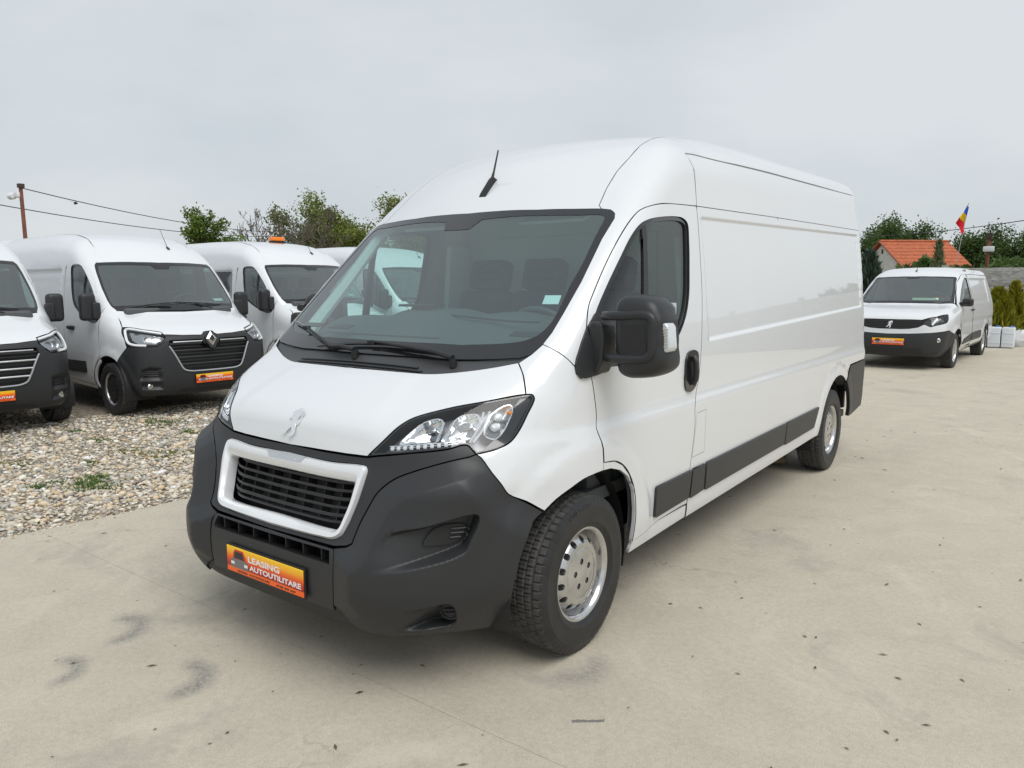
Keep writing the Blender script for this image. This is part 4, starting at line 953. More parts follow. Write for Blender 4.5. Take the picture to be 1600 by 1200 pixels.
    for j in range(9):
        t = j/8
        for k in range(n):
            a = 2*PI*k/n; r = (.24*math.sin(PI*min(1, .18+t*.82))**.6+.02)*(1+.10*math.sin(3*a+5*t)+.05*rg.standard_normal()); V.append((r*math.cos(a)*1.2, r*math.sin(a), .42*t))
    sk.add(V, [(j*n+k, j*n+(k+1) % n, (j+1)*n+(k+1) % n, (j+1)*n+k) for j in range(8) for k in range(n)]); so = sk.obj('white_sack', mat('sack', (.66, .66, .67), .7)); so.location = (1.50, 19.6, .10); tag(so, 'crumpled white sack leaning by the containers', 'sack')
    wd = MB(); wd.box((0, 0, .03), (.24, .09, .06), R=Matrix.Rotation(.2, 3, 'Z'), bev=.006); wo = wd.obj('wood_block', mat('raw_wood', (.42, .30, .19), .8, noise=(20, .3))); wo.location = (.50, 4.98, 0); tag(wo, 'small raw wooden block lying in front of the rear wheel', 'block')
# ---------------------------------------------------------------- shared wheel
def make_tyre(r, w, rim_r, blocks=64, nseg=256):
    """revolved tyre (axis x, outer side +x) with a grooved and lugged tread; returns V, F"""
    hw = w/2
    side = [(-hw*.72, rim_r-.004), (-hw*.86, rim_r+.006), (-hw*.955, rim_r+.026), (-hw*.985, rim_r+.030), (-hw*.985, rim_r+.036), (-hw*.975, rim_r+.040), (-hw*1.0, rim_r+.066), (-hw*.985, r-.052), (-hw*.992, r-.046), (-hw*.965, r-.040), (-hw*.90, r-.016)]
    tw = hw*.84; T = []
    gro = [-.62, -.22, .22, .62]
    for t in np.linspace(-1, 1, 29): T.append((t*tw, r - .004*abs(t)**3))
    prof = side + T + [(-a, b) for a, b in side[::-1]]
    i0 = len(side); i1 = i0 + len(T)
    V = []; L = len(prof)
    for k in range(nseg):
        q = 2*PI*k/nseg
        for i, (a, rr) in enumerate(prof):
            if i0 <= i < i1:
                t = (i-i0)/14 - 1
                dep = 0
                if min(abs(t-g0) for g0 in gro) < .05: dep = .009
                row = sum(t > g0 for g0 in gro)
                ph = (k/nseg*blocks + row*.5) % 1
                if ph < .12: dep = max(dep, .008)
                elif row not in (0, 4) and abs(ph-.5) < .06: dep = max(dep, .003)
                rr = rr - dep
            elif i in (i0-1, i1):
                ph = (k/nseg*blocks + (0 if i < i0 else 4)*.5) % 1
                if ph < .12: rr -= .006
            V.append((a, rr*math.cos(q), rr*math.sin(q)))
    Fc = []; M = []
    for k in range(nseg):
        k2 = (k+1) % nseg
        for i in range(L-1): Fc.append((k*L+i, k2*L+i, k2*L+i+1, k*L+i+1)); M.append(1 if i0 <= i < i1-1 else 0)
    return V, Fc, M

def disc_with_holes(r_in, r_out, depth, holes, hole_dep, mats, name, parent, g=.012, nring=72):
    """a pressed wheel disc (axis x); depth(r) -> axial position, holes = [(radius_pos, angle, rx)]"""
    q = np.linspace(0, 2*PI, nring, endpoint=False)
    loops = [np.stack([r_out*np.cos(q), r_out*np.sin(q)], 1)]
    hl = []
    if r_in > 0: hl.append(np.stack([r_in*np.cos(q[::2]), r_in*np.sin(q[::2])], 1))
    for rp, a, rr in holes:
        t = np.linspace(0, 2*PI, 14, endpoint=False)
        hl.append(np.stack([rp*math.cos(a)+rr*np.cos(t), rp*math.sin(a)+rr*np.sin(t)], 1))
    vv, ff = tri2d(loops + hl, g)
    R = np.linalg.norm(vv, axis=1); ax = depth(R)
    V = [(a, p[0], p[1]) for a, p in zip(ax, vv)]; Fc = [tuple(f) for f in ff]; M = [0]*len(Fc)
    for h in hl[(1 if r_in > 0 else 0):]:
        n = len(h); b = len(V); a = depth(np.linalg.norm(h, axis=1))
        V += [(x, p[0], p[1]) for x, p in zip(a, h)] + [(x-hole_dep, p[0], p[1]) for x, p in zip(a, h)]
        for i in range(n): Fc.append((b+i, b+(i+1) % n, b+n+(i+1) % n, b+n+i)); M.append(0)
        Fc.append(tuple(b+n+i for i in range(n))); M.append(1)
    o = mesh_obj(name, V, Fc, mats, parent, midx=M)
    o.data.set_sharp_from_angle(angle=math.radians(40))
    return o

def ring_text(txt, rad, size, x0, a0, m, name, parent, step=1.0, ext=.0012):
    """raised letters around a tyre sidewall"""
    mb = MB(); a = a0
    for ch in txt:
        if ch != ' ':
            V, Fc = text_mesh(ch, size, ext)
            wch = V[:, 0].max()
            da = (wch + size*.22)/rad
            for_ = []
            for v in V:
                q = a - (v[0])/rad; rr = rad + v[1]
                for_.append((x0 + v[2], rr*math.cos(q), rr*math.sin(q)))
            mb.add(for_, Fc); a -= da*step
        else: a -= size*.4/rad
    return mb.obj(name, m, parent)

TYRE_CACHE = {}
def make_wheel(root, pos, side, r=.345, w=.215, rim_r=.2, kind='steel', letters=None):
    """wheel as a part with sub-parts; side = +1 for vehicle left"""
    key = (r, w, rim_r, kind)
    V, Fc, M_ = make_tyre(r, w, rim_r, blocks=60, nseg=360) if key not in TYRE_CACHE else (None, None, None)
    if key in TYRE_CACHE:
        t = bpy.data.objects.new('wheel', TYRE_CACHE[key][0]); COL.objects.link(t); t.parent = root
    else:
        t = mesh_obj('wheel', V, Fc, [rubber, tread], root, midx=M_); t.data.set_sharp_from_angle(angle=math.radians(28))
        TYRE_CACHE[key] = [t.data]
    t.location = pos
    t.rotation_euler = ((.12 if pos[1] < 2 else 1.3), 0, 0) if side > 0 else (random.uniform(0, 6), 0, PI)
    parts = TYRE_CACHE[key]
    if len(parts) == 1:
        hw = w/2
        mb = MB(); xo = hw*.80
        mb.lathe([(xo-.012, rim_r-.014), (xo, rim_r-.008), (xo+.006, rim_r+.002), (xo+.004, rim_r+.010), (xo-.004, rim_r+.011)], 72)
        mb.lathe([(xo-.012, rim_r-.014), (xo-.03, rim_r-.019), (xo-.06, rim_r-.024), (xo-.10, rim_r-.028)], 72)
        ro = mb.obj('rim', steel, t, angle=50)
        Ro = rim_r - .022
        dep = spl([0, .06, .10, .120, .134, .147, .160, Ro], [xo-.014, xo-.014, xo-.008, xo-.004, xo-.006, xo-.014, xo-.028, xo-.055])
        hs = [(.147, 2*PI*i/14, .0150) for i in range(14)]
        do = disc_with_holes(.07, Ro, dep, hs, .03, [steel if kind == 'steel' else plast_dark, plast_dark], 'disc', t)
        cap_d = spl([0, .02, .03, .075, .110, .118], [xo+.004, xo+.004, xo+.000, xo-.001, xo-.004, xo-.012])
        co = disc_with_holes(0, .118, cap_d, [(.056, 2*PI*i/5+.3, .0135) for i in range(5)], .014, [steel if kind == 'steel' else plast_dark, cabin_dark], 'hub_cap', t)
        nb = MB()
        for i in range(5):
            a = 2*PI*i/5+.3
            nb.lathe([(xo-.014, .0), (xo-.004, .006), (xo-.006, .0085), (xo-.016, .0095)], 6, c=(0, .056*math.cos(a), .056*math.sin(a)))
        no = nb.obj('wheel_bolts', mat('bolt_steel', (.14, .14, .14), .4, metal=.8), t)
        bd = MB(); bd.lathe([(-.03, .0), (-.03, rim_r-.03)], 40); bo = bd.obj('brake_shield', plast_dark, t)
        parts += [ro.data, do.data, co.data, no.data, bo.data]
        if letters:
            lt = ring_text(letters, r-.055, .030, hw*.993, 1.9, mat('tyre_letters', (.05, .05, .05), .6), 'tyre_lettering', t); parts.append(lt.data)
            lt2 = ring_text('205/75 R16C', r-.05, .017, hw*.99, -1.2, MATS['tyre_letters'], 'tyre_lettering', t); parts.append(lt2.data)
    else:
        for d in parts[1:]:
            c = bpy.data.objects.new(d.name.split('.')[0], d); COL.objects.link(c); c.parent = t
    return t

# ---------------------------------------------------------------- number board used by the dealer
def plate_material():
    m = bpy.data.materials.new('dealer_board'); m.use_nodes = True; nt = m.node_tree; b = nt.nodes['Principled BSDF']; b.inputs['Roughness'].default_value = .35
    tc = nt.nodes.new('ShaderNodeTexCoord'); sp = nt.nodes.new('ShaderNodeSeparateXYZ'); r = nt.nodes.new('ShaderNodeValToRGB')
    nt.links.new(tc.outputs['Generated'], sp.inputs[0]); nt.links.new(sp.outputs['Z'], r.inputs[0])
    cr = r.color_ramp; cr.elements[0].position = 0; cr.elements[0].color = (.95, .13, .01, 1); cr.elements[1].position = 1; cr.elements[1].color = (1, .62, .02, 1)
    for p, c in ((.205, (.95, .14, .01, 1)), (.215, (.28, .02, .01, 1)), (.42, (.62, .035, .01, 1)), (.62, (.9, .16, .01, 1)), (.8, (1, .45, .015, 1))):
        e = cr.elements.new(p); e.color = c
    nt.links.new(r.outputs[0], b.inputs['Base Color']); return m
PLATE_M = plate_material()
ink_white = mat('ink_white', (.85, .85, .85), .4); ink_black = mat('ink_black', (.02, .02, .02), .4); ink_grey = mat('ink_grey', (.18, .17, .17), .4)
PLATE = {}
def make_plate(root, x, y, z, tilt=0., w=.52, h=.112):
    """number_plate part: board + printed words; faces -y"""
    if not PLATE:
        b = MB(); b.box((0, .004, 0), (w+.014, .008, h+.014), bev=.003); PLATE['frame'] = b
        o = b.obj('number_plate', plast_dark, root)
        s = MB(); s.box((0, -.002, 0), (w, .004, h), bev=.001, seg=1); s0 = s.obj('plate_face', PLATE_M, o)
        def words(nm, txt, size, px, pz, m, width=None, bold=True):
            V, Fc = text_mesh(txt, size, 0, bold); sx = (width/(V[:, 0].max()-V[:, 0].min())) if width else 1
            x0 = V[:, 0].min()
            mb = MB(); mb.add([((v[0]-x0)*sx+px, -.0046, v[1]+pz) for v in V], Fc); return mb.obj(nm, m, o, smooth=False, fix=False)
        parts = [s0, words('plate_words', 'LEASING', .036, -.105, .010, ink_white, .215), words('plate_words', 'AUTOUTILITARE', .031, -.098, -.024, ink_white, .345),
                 words('plate_small_words', 'LEASING  AUTOUTILITARE', .0125, -.185, -.0495, ink_black, .225), words('plate_number', '0768 309 509', .0125, .085, -.0495, ink_black, .125)]
        pic = MB()
        fy = lambda P: frame((P[0], -.0044, P[1]), (1, 0, 0), (0, 0, 1), (0, -1, 0))
        pic.prism([(-.045, .0), (-.04, .03), (-.028, .045), (.03, .045), (.045, .02), (.05, 0)], .0003, fy((-.17, .002)), 0)
        pic.prism([(-.06, -.028), (-.058, .0), (-.045, .006), (.05, .006), (.062, -.005), (.064, -.028), (.05, -.034), (-.05, -.034)], .0004, fy((-.172, .0)), 1)
        pic.prism([(-.036, .006), (-.03, .036), (.024, .036), (.036, .006)], .0006, fy((-.17, .002)), 2)
        for q in (-.045, .05): pic.prism([(q-.012, -.02), (q-.012, -.008), (q+.012, -.008), (q+.012, -.02)], .0007, fy((-.172, 0)), 3)
        parts.append(pic.obj('plate_picture', [mat('print_red', (.55, .03, .02), .4), ink_grey, ink_black, ink_white], o, smooth=False))
        PLATE['o'] = o; PLATE['parts'] = parts
    else:
        o = bpy.data.objects.new('number_plate', PLATE['o'].data); COL.objects.link(o); o.parent = root
        for p in PLATE['parts']:
            c = bpy.data.objects.new(p.name.split('.')[0], p.data); COL.objects.link(c); c.parent = o
    o.location = (x, y, z); o.rotation_euler = (tilt, 0, 0)
    return o

def lion(root, pos, size, nrm, m=None, name='lion_emblem'):
    """rampant lion badge: flat raised figure with a separate tail"""
    pts = [(515, 168), (560, 152), (610, 152), (668, 182), (690, 215), (668, 262), (640, 320), (585, 372), (545, 420), (522, 480), (526, 560), (548, 625), (562, 780), (556, 838), (512, 880), (372, 872), (372, 850), (440, 815), (472, 772), (428, 700),
           (402, 640), (330, 710), (262, 775), (246, 834), (112, 818), (112, 798), (190, 760), (240, 680), (320, 560), (372, 482), (360, 458), (226, 438), (230, 420), (300, 392), (372, 382), (345, 345), (300, 300), (330, 262), (400, 222), (470, 200)]
    tail = [(526, 585), (575, 560), (612, 528), (634, 470), (640, 390), (655, 300), (690, 245), (728, 222), (742, 240), (706, 282), (684, 330), (672, 400), (662, 490), (636, 552), (590, 592), (536, 625)]
    k = size/730
    n = Vector(nrm).normalized(); ex = Vector((1, 0, 0)); ey = n.cross(ex).normalized()
    if ey.z < 0: ey = -ey
    ex = ey.cross(n).normalized(); fr = frame(pos, ex, ey, n)
    m = m or mat('badge_silver', (.80, .82, .84), .22, metal=.55)
    o = MB().prism([((x-430)*k, (515-y)*k) for x, y in pts], .0055, fr).obj(name, m, root, smooth=False)
    t = MB().prism([((x-430)*k, (515-y)*k) for x, y in tail], .0050, fr).obj('lion_tail', m, o, smooth=False)
    for q in (o, t):
        md = q.modifiers.new('b', 'BEVEL'); md.width = .0012; md.segments = 1
    return o

# ---------------------------------------------------------------- the large white van in front
def build_boxer():
    B = boxer_body()
    A = {k: np.array(v) for k, v in OL.items()}
    dg = lambda P: np.stack([(P[:, 0]+P[:, 1])*.70711, P[:, 2]], 1)
    band = dg(np.vstack([A['bandtop'][:-1], [[.479, .109, .609], [.44, .095, .58], [.405, .075, .56], [.415, .064, .45], [.409, .067, .363], [.45, .071, .346], [.53, .09, .27], [.53, .09, .1]]]))
    bfl = dg(catmull(A['bf'], 3))
    main_poly = np.vstack([band, [[1.25, .1], [bfl[-1, 0]+.02, .4]], bfl[::-1]])
    edge = np.vstack([bfl[::-1], band[:-2]])
    pk1 = dg(catmull(A['pocket1'], 4, True)); pk2 = dg(catmull(A['pocket2'], 4, True))
    def f_bump(X, y, z, x):
        r = np.zeros(len(X)); k = (y < .75) & (z < 1.0) & (X > .36)
        if k.any():
            q = np.stack([(X[k]+y[k])*.70711, z[k]], 1)
            ins = in_poly(q, main_poly); d = poly_dist(q, band[:-2], False); db = poly_dist(q, bfl, False)
            f = -np.where(ins, (np.clip(d/.064, 0, 1)*.9+.1*sstep(0, .09, d))*.046*sstep(0, .12, db)*sstep(.24, .46, q[:, 1]), 0)
            for pk, dep, q0, q1, soft in ((pk1, .075, .46, .80, .022), (pk2, .055, .55, .74, .02)):
                sd = poly_dist(q, pk)*np.where(in_poly(q, pk), 1, -1)
                f = f + dep*sstep(0, soft, sd)*sstep(q0, q1, q[:, 0])
            # sharp ledge under the upper pocket
            r[k] = f
        return r
    def f_arch(X, y, z, x):
        r1 = np.hypot(y-.948, z-.335); r2 = np.hypot(y-4.983, z-.345)
        return (-.013*(1-sstep(.555, .63, r1)) - .010*(1-sstep(.53, .60, r2))) * sstep(.75, .9, X) * sstep(.3, .5, z)
    def f_rec(X, y, z, x):
        zb = 1.276+(y-2.2)*.0265; zt = 1.945+(y-2.2)*.022
        return .009*sstep(2.235, 2.262, y)*(1-sstep(5.82, 5.86, y))*sstep(zb-.006, zb+.016, z)*(1-sstep(zt-.012, zt+.008, z))*(X > .7)
    def f_hood(X, y, z, x):   # shallow raised centre of the bonnet and its turned-down front lip
        return -.006*(1-sstep(.40, .52, X + .25*(y-.3)))*sstep(.96, 1.03, z)*(1-sstep(1.19, 1.23, z))
    B.feats = [f_bump, f_arch, f_rec, f_hood]

    root = empty('cargo_van', 'large white high-roof panel van with black bumper and orange dealer board on concrete', 'van')
    PT = [paint, gap_shade_seal]; PG = [paint, joint_grey]; BK = [plast, plast_dark]
    cc = lambda *a, n=4: catmull(np.vstack(a), n)
    ws_edge = A['ws_R'][4:]                                   # (.752..)->(.806 corner)
    ws_top = np.vstack([[0, 1.385, 1.960], A['ws_R'][1:5]])
    glass_bot = np.array([[.80, .748, 1.292], [.70, .715, 1.286], [.60, .690, 1.280], [.505, .672, 1.275], [.30, .655, 1.273], [.146, .646, 1.272], [0, .642, 1.272]])
    ws_loop = np.vstack([catmull(ws_top, 4)[:-1], catmull(A['ws_R'][4:14], 4), glass_bot])
    wi = A['wsin_R']
    wsin_loop = np.vstack([[0, 1.285, 1.868], [.085, 1.288, 1.868], [.125, 1.345, 1.918], catmull(wi[1:], 4), [[.25, .716, 1.325], [0, .705, 1.324]]])
    # C-shaped border: outer edge forward, inner edge back
    ring = np.vstack([ws_loop, wsin_loop[::-1]])
    panel('windscreen_border', B, ring, D_HOOD, root, [frit, gap_shade_seal], g=.05, gap=.0, mirror='weld', depth=.006)
    ws = panel('windscreen', B, wsin_loop, D_HOOD, root, [glass_ws, gap_shade_seal], g=.06, gap=-.001, mirror='weld', off=-.002, flange=False)
    st = MB(); st.box((0, 0, 0), (.075, .001, .055)); so = st.obj('windscreen_sticker', mat('sticker', (.75, .8, .8), .5), ws)
    q = B.cast(np.array([[.775, 0, 1.52]]), np.array(D_FRONT, float))[0]; so.location = (q[0], q[1]+.012, q[2]); so.rotation_euler = (math.radians(-47), 0, math.radians(14))

    hood_rear = np.vstack([[0, .547, 1.213], A['hoodrear_L'][4], A['hoodrear_L'][3], A['hoodrear_L'][2], A['hoodrear_L'][1], [.77, .713, 1.262], A['hood_seam'][-1]])
    hood_seam = catmull(A['hood_seam'][::-1], 4)
    hl_top = catmull(A['hl_top'], 5)
    hood_front = np.array([[.449, .225, .924], [.34, .216, .921], [.2, .208, .920], [0, .204, .920]])
    hood = panel('hood', B, np.vstack([catmull(hood_rear, 4)[:-1], hood_seam[:-1], hl_top[::-1][:-1], hood_front]), D_HOOD, root, PT, g=.03, mirror='weld')
    cowl_loop = np.vstack([glass_bot[::-1], [[.836, .782, 1.302]], catmull(hood_rear, 4)[::-1]])
    panel('cowl', B, cowl_loop, D_HOOD, root, [mat('cowl_plastic_skylit', (.055, .057, .060), .5, bump=(900, .12, .0006)), plast_dark], g=.03, off=-.010, mirror='weld', gap=.001)  # same black plastic made lighter: sky reflection put into the colour
    # cowl vents: three long slots
    for i in range(3):
        s = MB(); pts = []
        for x in np.linspace(-.44, .44-.04*i, 15):
            yb = .556 + .012*abs(x)**2/.2 + .021*i + .004
            p = B.cast(np.array([[x, yb, 3.]]), np.array(D_TOP, float), t0=0)[0]; pts.append((p[0], p[1], p[2]-.004))
        s.tube(pts, .0055, 6, flat=.6); s.obj('cowl_slot', gloss_black, root)

    lamp_loop = np.vstack([hl_top[:-1], catmull(A['hl_out'], 5)[:-1], catmull(A['hl_bot'], 4)])
    DL = (-.55, .75, -.33)
    fend_loop = np.vstack([A['hood_seam'][:-1], A['ws_R'][14:11:-1], A['pil_seam'][1:], A['sail'][4:6], catmull(A['door_front'], 3), [[1.021, 1.05, .786]], catmull(A['archfender'][:5][::-1], 3), catmull(A['bf'], 3)[::-1][1:], catmull(A['hl_out'], 5)[::-1][1:-1]])
    panel('fender', B, fend_loop, (-.9, .4, -.18), root, PT, g=.03, mirror='copy')

    # cab frame: A-pillar, roof side and rail
    rail = np.array([[.66, 2.4, 2.43], [.66, 3.2, 2.48], [.66, 4.6, 2.485], [.66, 5.88, 2.475]])
    gut = np.array([[.874, 5.93, 2.388], [.86, 4.6, 2.355], [.855, 3.53, 2.330], [.855, 2.631, 2.303], [.845, 2.332, 2.298], [.85, 2.20, 2.287]])
    door_up = catmull(A['door_up'], 4); door_rear = catmull(A['door_rear'], 3)
    frame_loop = np.vstack([A['ws_R'][12:3:-1], A['ditch'], rail, [[.80, 5.92, 2.44]], gut, [[.885, 2.215, 2.20], [.905, 2.205, 2.10], [.926, 2.197, 2.006]], door_up[::-1][1:], A['sail'][1:4], A['pil_seam'][::-1][1:-1]])
    panel('body_side_frame', B, frame_loop, (-.72, .38, -.58), root, PG, g=.035, gap=.0018, mirror='copy')
    roof_loop = np.vstack([[0, 1.385, 1.960], A['ws_R'][1:5], A['ditch'], rail, [[0, 5.93, 2.50]]])
    panel('roof', B, roof_loop, (0, .42, -.9), root, PG, g=.06, gap=.0022, mirror='weld')
    seam = np.array([[.926, 2.198, 2.004], [.924, 2.48, 2.010], [.921, 3.365, 2.030], [.917, 4.6, 2.052], [.912, 5.965, 2.075]])
    up_loop = np.vstack([seam, [[.89, 5.965, 2.25]], gut, [[.885, 2.215, 2.20], [.905, 2.205, 2.10]]])
    panel('upper_side_panel', B, up_loop, D_SIDE, root, PG, g=.06, gap=.0016, mirror='copy')

    def arc(cy, cz, r, a0, a1, n, x=1.0):
        t = np.radians(np.linspace(a0, a1, n)); return np.stack([np.full(n, x), cy+r*np.cos(t), cz+r*np.sin(t)], 1)
    rear_arch = arc(4.983, .345, .472, 57, 176, 14)
    side_loop = np.vstack([seam, [[.95, 5.968, 1.7], [1.0, 5.968, 1.2], [1.02, 5.965, .885], [1.027, 5.39, .874]], rear_arch, [[1.0, 4.50, .377], [1.0, 3.342, .353], [1.0, 2.253, .335], [1.0, 2.0, .331], [1.012, 1.985, .41]], door_rear[::-1][:-1]])
    fuel = np.array([[1.027, 2.046, .902], [1.027, 2.168, .906], [1.022, 2.168, .667], [1.022, 2.006, .663]])
    strips_d = [np.array([[1, 2.2, 1.25], [1, 5.9, 1.34], [1, 5.9, 1.41], [1, 2.2, 1.32]]), np.array([[1, 2.2, 1.92], [1, 5.9, 2.00], [1, 5.9, 2.05], [1, 2.2, 1.965]]), np.array([[1, 2.0, .92], [1, 5.97, .92], [1, 5.97, 1.03], [1, 2.0, 1.03]])]
    row_l = []
    ys_ = np.linspace(2.24, 5.90, 40)
    for o_ in (-.014, -.006, .0, .005, .010, .016, .024): row_l.append(np.stack([np.ones(40), ys_, 1.276+(ys_-2.2)*.0265+o_], 1))
    for o_ in (-.020, -.012, -.007, -.002, .003, .008, .015): row_l.append(np.stack([np.ones(40), ys_, 1.945+(ys_-2.2)*.022+o_], 1))
    for o_ in (.93, .945, .96, .975, .99, 1.005, 1.02): row_l.append(np.stack([np.ones(40), np.linspace(2.06, 5.95, 40), np.full(40, o_)], 1))
    for yy_ in (2.228, 2.235, 2.242, 2.249, 2.256, 2.263): row_l.append(np.stack([np.ones(20), np.full(20, yy_), np.linspace(1.31, 1.915, 20)], 1))
    sp = panel('side_panel', B, side_loop, D_SIDE, root, PT, holes=[fuel], g=.05, hole_gap=.0, mirror='copy', rows=row_l)
    ff_ = panel('fuel_flap', B, fuel, D_SIDE, root, PT, g=.05, mirror='copy', gap=.002)
    # doors
    win_bot = np.array([[1, 1.68, 1.250], [1, 1.5, 1.232], [1, 1.3, 1.226], [1, 1.12, 1.232], [1, 1.045, 1.26], [1, 1.025, 1.32], [1, 1.040, 1.39]])
    win_loop = catmull(np.vstack([A['win'], win_bot]), 4, True)
    door_loop = np.vstack([door_up[:-1], door_rear, [[1.012, 1.978, .415], [1.012, 1.889, .418], [1.01, 1.649, .410], [1.006, 1.40, .378]], catmull(A['arch_door'], 3)[::-1], catmull(A['door_front'], 3)[::-1][1:], A['sail'][1:6][::-1]])
    doors = panel('door', B, door_loop, D_SIDE, root, PT, holes=[win_loop], g=.035, hole_depth=.035, hole_gap=0, mirror='copy')
    fr = inset(win_loop[:, 1:], .020 if True else 0); frame_in = np.stack([win_loop[:, 0], fr[:, 0], fr[:, 1]], 1)
    gl_bar = [np.array([[1, 1.468+d_, 1.2], [1, 1.468+d_, 1.95], [1, 1.535+d_, 1.95], [1, 1.535+d_, 1.2]]) for d_ in (0.02,)]
    for sgn, dr in zip((1, -1), doors):
        def one(nm, loop, mt, **kw):
            o = panel(nm, B, loop, D_SIDE, dr, mt, **kw)
            return o if sgn > 0 else flip(o)
        def flip(o):
            me = o.data; n = len(me.vertices); co = np.zeros(n*3); me.vertices.foreach_get('co', co); co = co.reshape(-1, 3); co[:, 0] *= -1
            me.vertices.foreach_set('co', co.ravel()); me.flip_normals(); me.update(); return o
        one('window_frame', win_loop, [gloss_black, plast_dark], holes=[frame_in], off=-.008, gap=-.002, hole_gap=0, g=.05)
        one('window_glass', frame_in, [glass_side, gap_shade_seal], off=-.018, gap=-.004, g=.08, flange=False)
        bar = np.array([[1, 1.480, 1.235], [1, 1.560, 1.872], [1, 1.600, 1.885], [1, 1.535, 1.235]])
        one('window_divider', bar, [plast, plast_dark], off=-.010, g=.08, gap=0)
        # inner trim of the door
        inner = one('door_trim', door_loop, [cabin_mid, cabin_mid], holes=[inset3(win_loop, -.012)], off=-.055, gap=.02, hole_gap=0, g=.08, flange=False)
    # handle
    hb = MB()
    hp = catmull(A['handle'], 4, True); hp2 = hp[:, 1:]
    def handle(parent, sgn):
        o1 = panel('door_handle', B, hp, D_SIDE, parent, [gloss_black, gloss_black], g=.02, gap=0, off=.010, depth=.02)
        cen = hp2.mean(0)
        inn = np.stack([hp[:, 0], cen[0]+.018+(hp2[:, 0]-cen[0])*.38, cen[1]+(hp2[:, 1]-cen[1])*.66], 1)
        o2 = panel('handle_recess', B, inn, D_SIDE, o1, [gap_shade_seal, gap_shade_seal], g=.02, gap=0, off=.0125, depth=.004)
        gb = MB(); gb.tube([(1.022, cen[0]+.010, cen[1]+.075), (1.040, cen[0]+.004, cen[1]+.045), (1.042, cen[0]+.002, cen[1]), (1.040, cen[0], cen[1]-.045), (1.024, cen[0], cen[1]-.07)], .014, 8)
        o3 = gb.obj('handle_grip', plast, o1)
        for o in (o1, o2, o3):
            if sgn < 0:
                me = o.data; n = len(me.vertices); co = np.zeros(n*3); me.vertices.foreach_get('co', co); co = co.reshape(-1, 3); co[:, 0] *= -1; me.vertices.foreach_set('co', co.ravel()); me.flip_normals()
    for sgn, dr in zip((1, -1), doors): handle(dr, sgn)
    # sill and arch lip behind the front wheel
    sill_loop = np.vstack([A['arch_door'], [[1.01, 1.649, .407], [1.012, 1.98, .407], [1.0, 1.996, .331], [1.0, 1.69, .322], [1.0, 1.36, .312], [1.0, 1.375, .37], [1.0, 1.382, .46], [1.0, 1.366, .56], [1.0, 1.328, .65], [1.0, 1.27, .715], [1.0, 1.2, .757], [1.0, 1.115, .782], [1.0, 1.05, .786]]])
    sl = panel('sill', B, sill_loop, D_SIDE, root, [paint, paint], g=.03, mirror='copy', off=-.004, depth=.016)
    # side mouldings
    def zt(y): return .598+(y-1.57)*.0075
    segs = [(1.568, 1.985, 1.568, 1.968), (2.0, 2.165, 1.983, 2.165), (2.185, 3.60, 2.185, 3.585), (3.615, 4.43, 3.60, 4.325)]
    for a, b, c, d_ in segs:
        lp = np.array([[1, a+.012, zt(a)-.01+.012], [1, b, zt(b)+.002], [1, d_, zt(d_)-.150], [1, c+.01, zt(c)-.158], [1, c, zt(c)-.148], [1, a, zt(a)-.008]])
        panel('side_moulding', B, lp, D_SIDE, root, [plast, plast], g=.12, gap=.002, off=.015, depth=.02, mirror='copy')
    # front bumper
    carrier = np.vstack([hood_front[::-1]-[0, 0, .004], catmull(A['hl_bot'], 4)[::-1][1:], catmull(A['bandtop'], 4)[1:], [[.455, .1, .597], [.40, .085, .586], [.2, .083, .584], [0, .082, .584]],
                         [[0, .096, .597]], A['grille_out_R'][10:0:-1], [[0, .195, .886]]])
    panel('grille_carrier', B, carrier, D_DIAG, root, BK, g=.02, mirror='weld', gap=.003)
    centre = np.vstack([[[0, .078, .579], [.2, .078, .579], [.398, .082, .579]], A['centre_seam'][1:4], [[.41, .07, .335], [.2, .066, .335], [0, .066, .335], [0, .063, .524], [.2, .065, .523]], A['slot_R'][2:3], A['slot_R'][1:2], [[.2, .078, .567], [0, .076, .567]]])
    panel('bumper_centre', B, centre, D_DIAG, root, BK, g=.02, mirror='weld', gap=.0015, depth=.05)
    arch_f = arc(.948, .335, .487, 129, 194, 10, .98)
    main = np.vstack([catmull(A['bf'], 3), arch_f[1:], A['bump_bot'][1:], A['centre_seam'][4:2:-1], A['centre_seam'][2:0:-1], [[.40, .082, .580], [.455, .1, .595]], catmull(A['bandtop'], 4)[::-1][:-1]])
    bt_ = catmull(A['bandtop'], 5); tq = np.gradient((bt_[:, 0]+bt_[:, 1])*.70711); tz = np.gradient(bt_[:, 2]); ln = np.hypot(tq, tz); nq, nz = -tz/ln, tq/ln
    if nq.mean() < 0: nq, nz = -nq, -nz
    brow = [np.stack([bt_[:, 0]+nq*d_*.70711, bt_[:, 1]+nq*d_*.70711, bt_[:, 2]+nz*d_], 1) for d_ in (.010, .022, .034, .046, .057, .062, .066, .072, .082, .095)]
    grow = lambda L: np.asarray(L).mean(0) + (np.asarray(L)-np.asarray(L).mean(0))*1.12
    bm = panel('front_bumper', B, main, D_DIAG, root, BK, g=.018, mirror='copy', gap=.002, depth=.03, dense=[(grow(A['pocket1']), .0048), (grow(A['pocket2']), .005)], rows=brow)
    lip = np.array([[0, .066, .350], [.2, .066, .350], [.41, .07, .350], [.46, .075, .350], [.51, .09, .302], [.50, .10, .285], [.42, .11, .262], [.2, .11, .258], [0, .11, .258]])
    panel('bumper_lip', B, lip, D_DIAG, root, [plast_dark, plast_dark], g=.03, mirror='weld', off=-.006, gap=.001, depth=.03)
    # vents in the bumper corner
    vent = catmull(A['vent1'], 3, True)
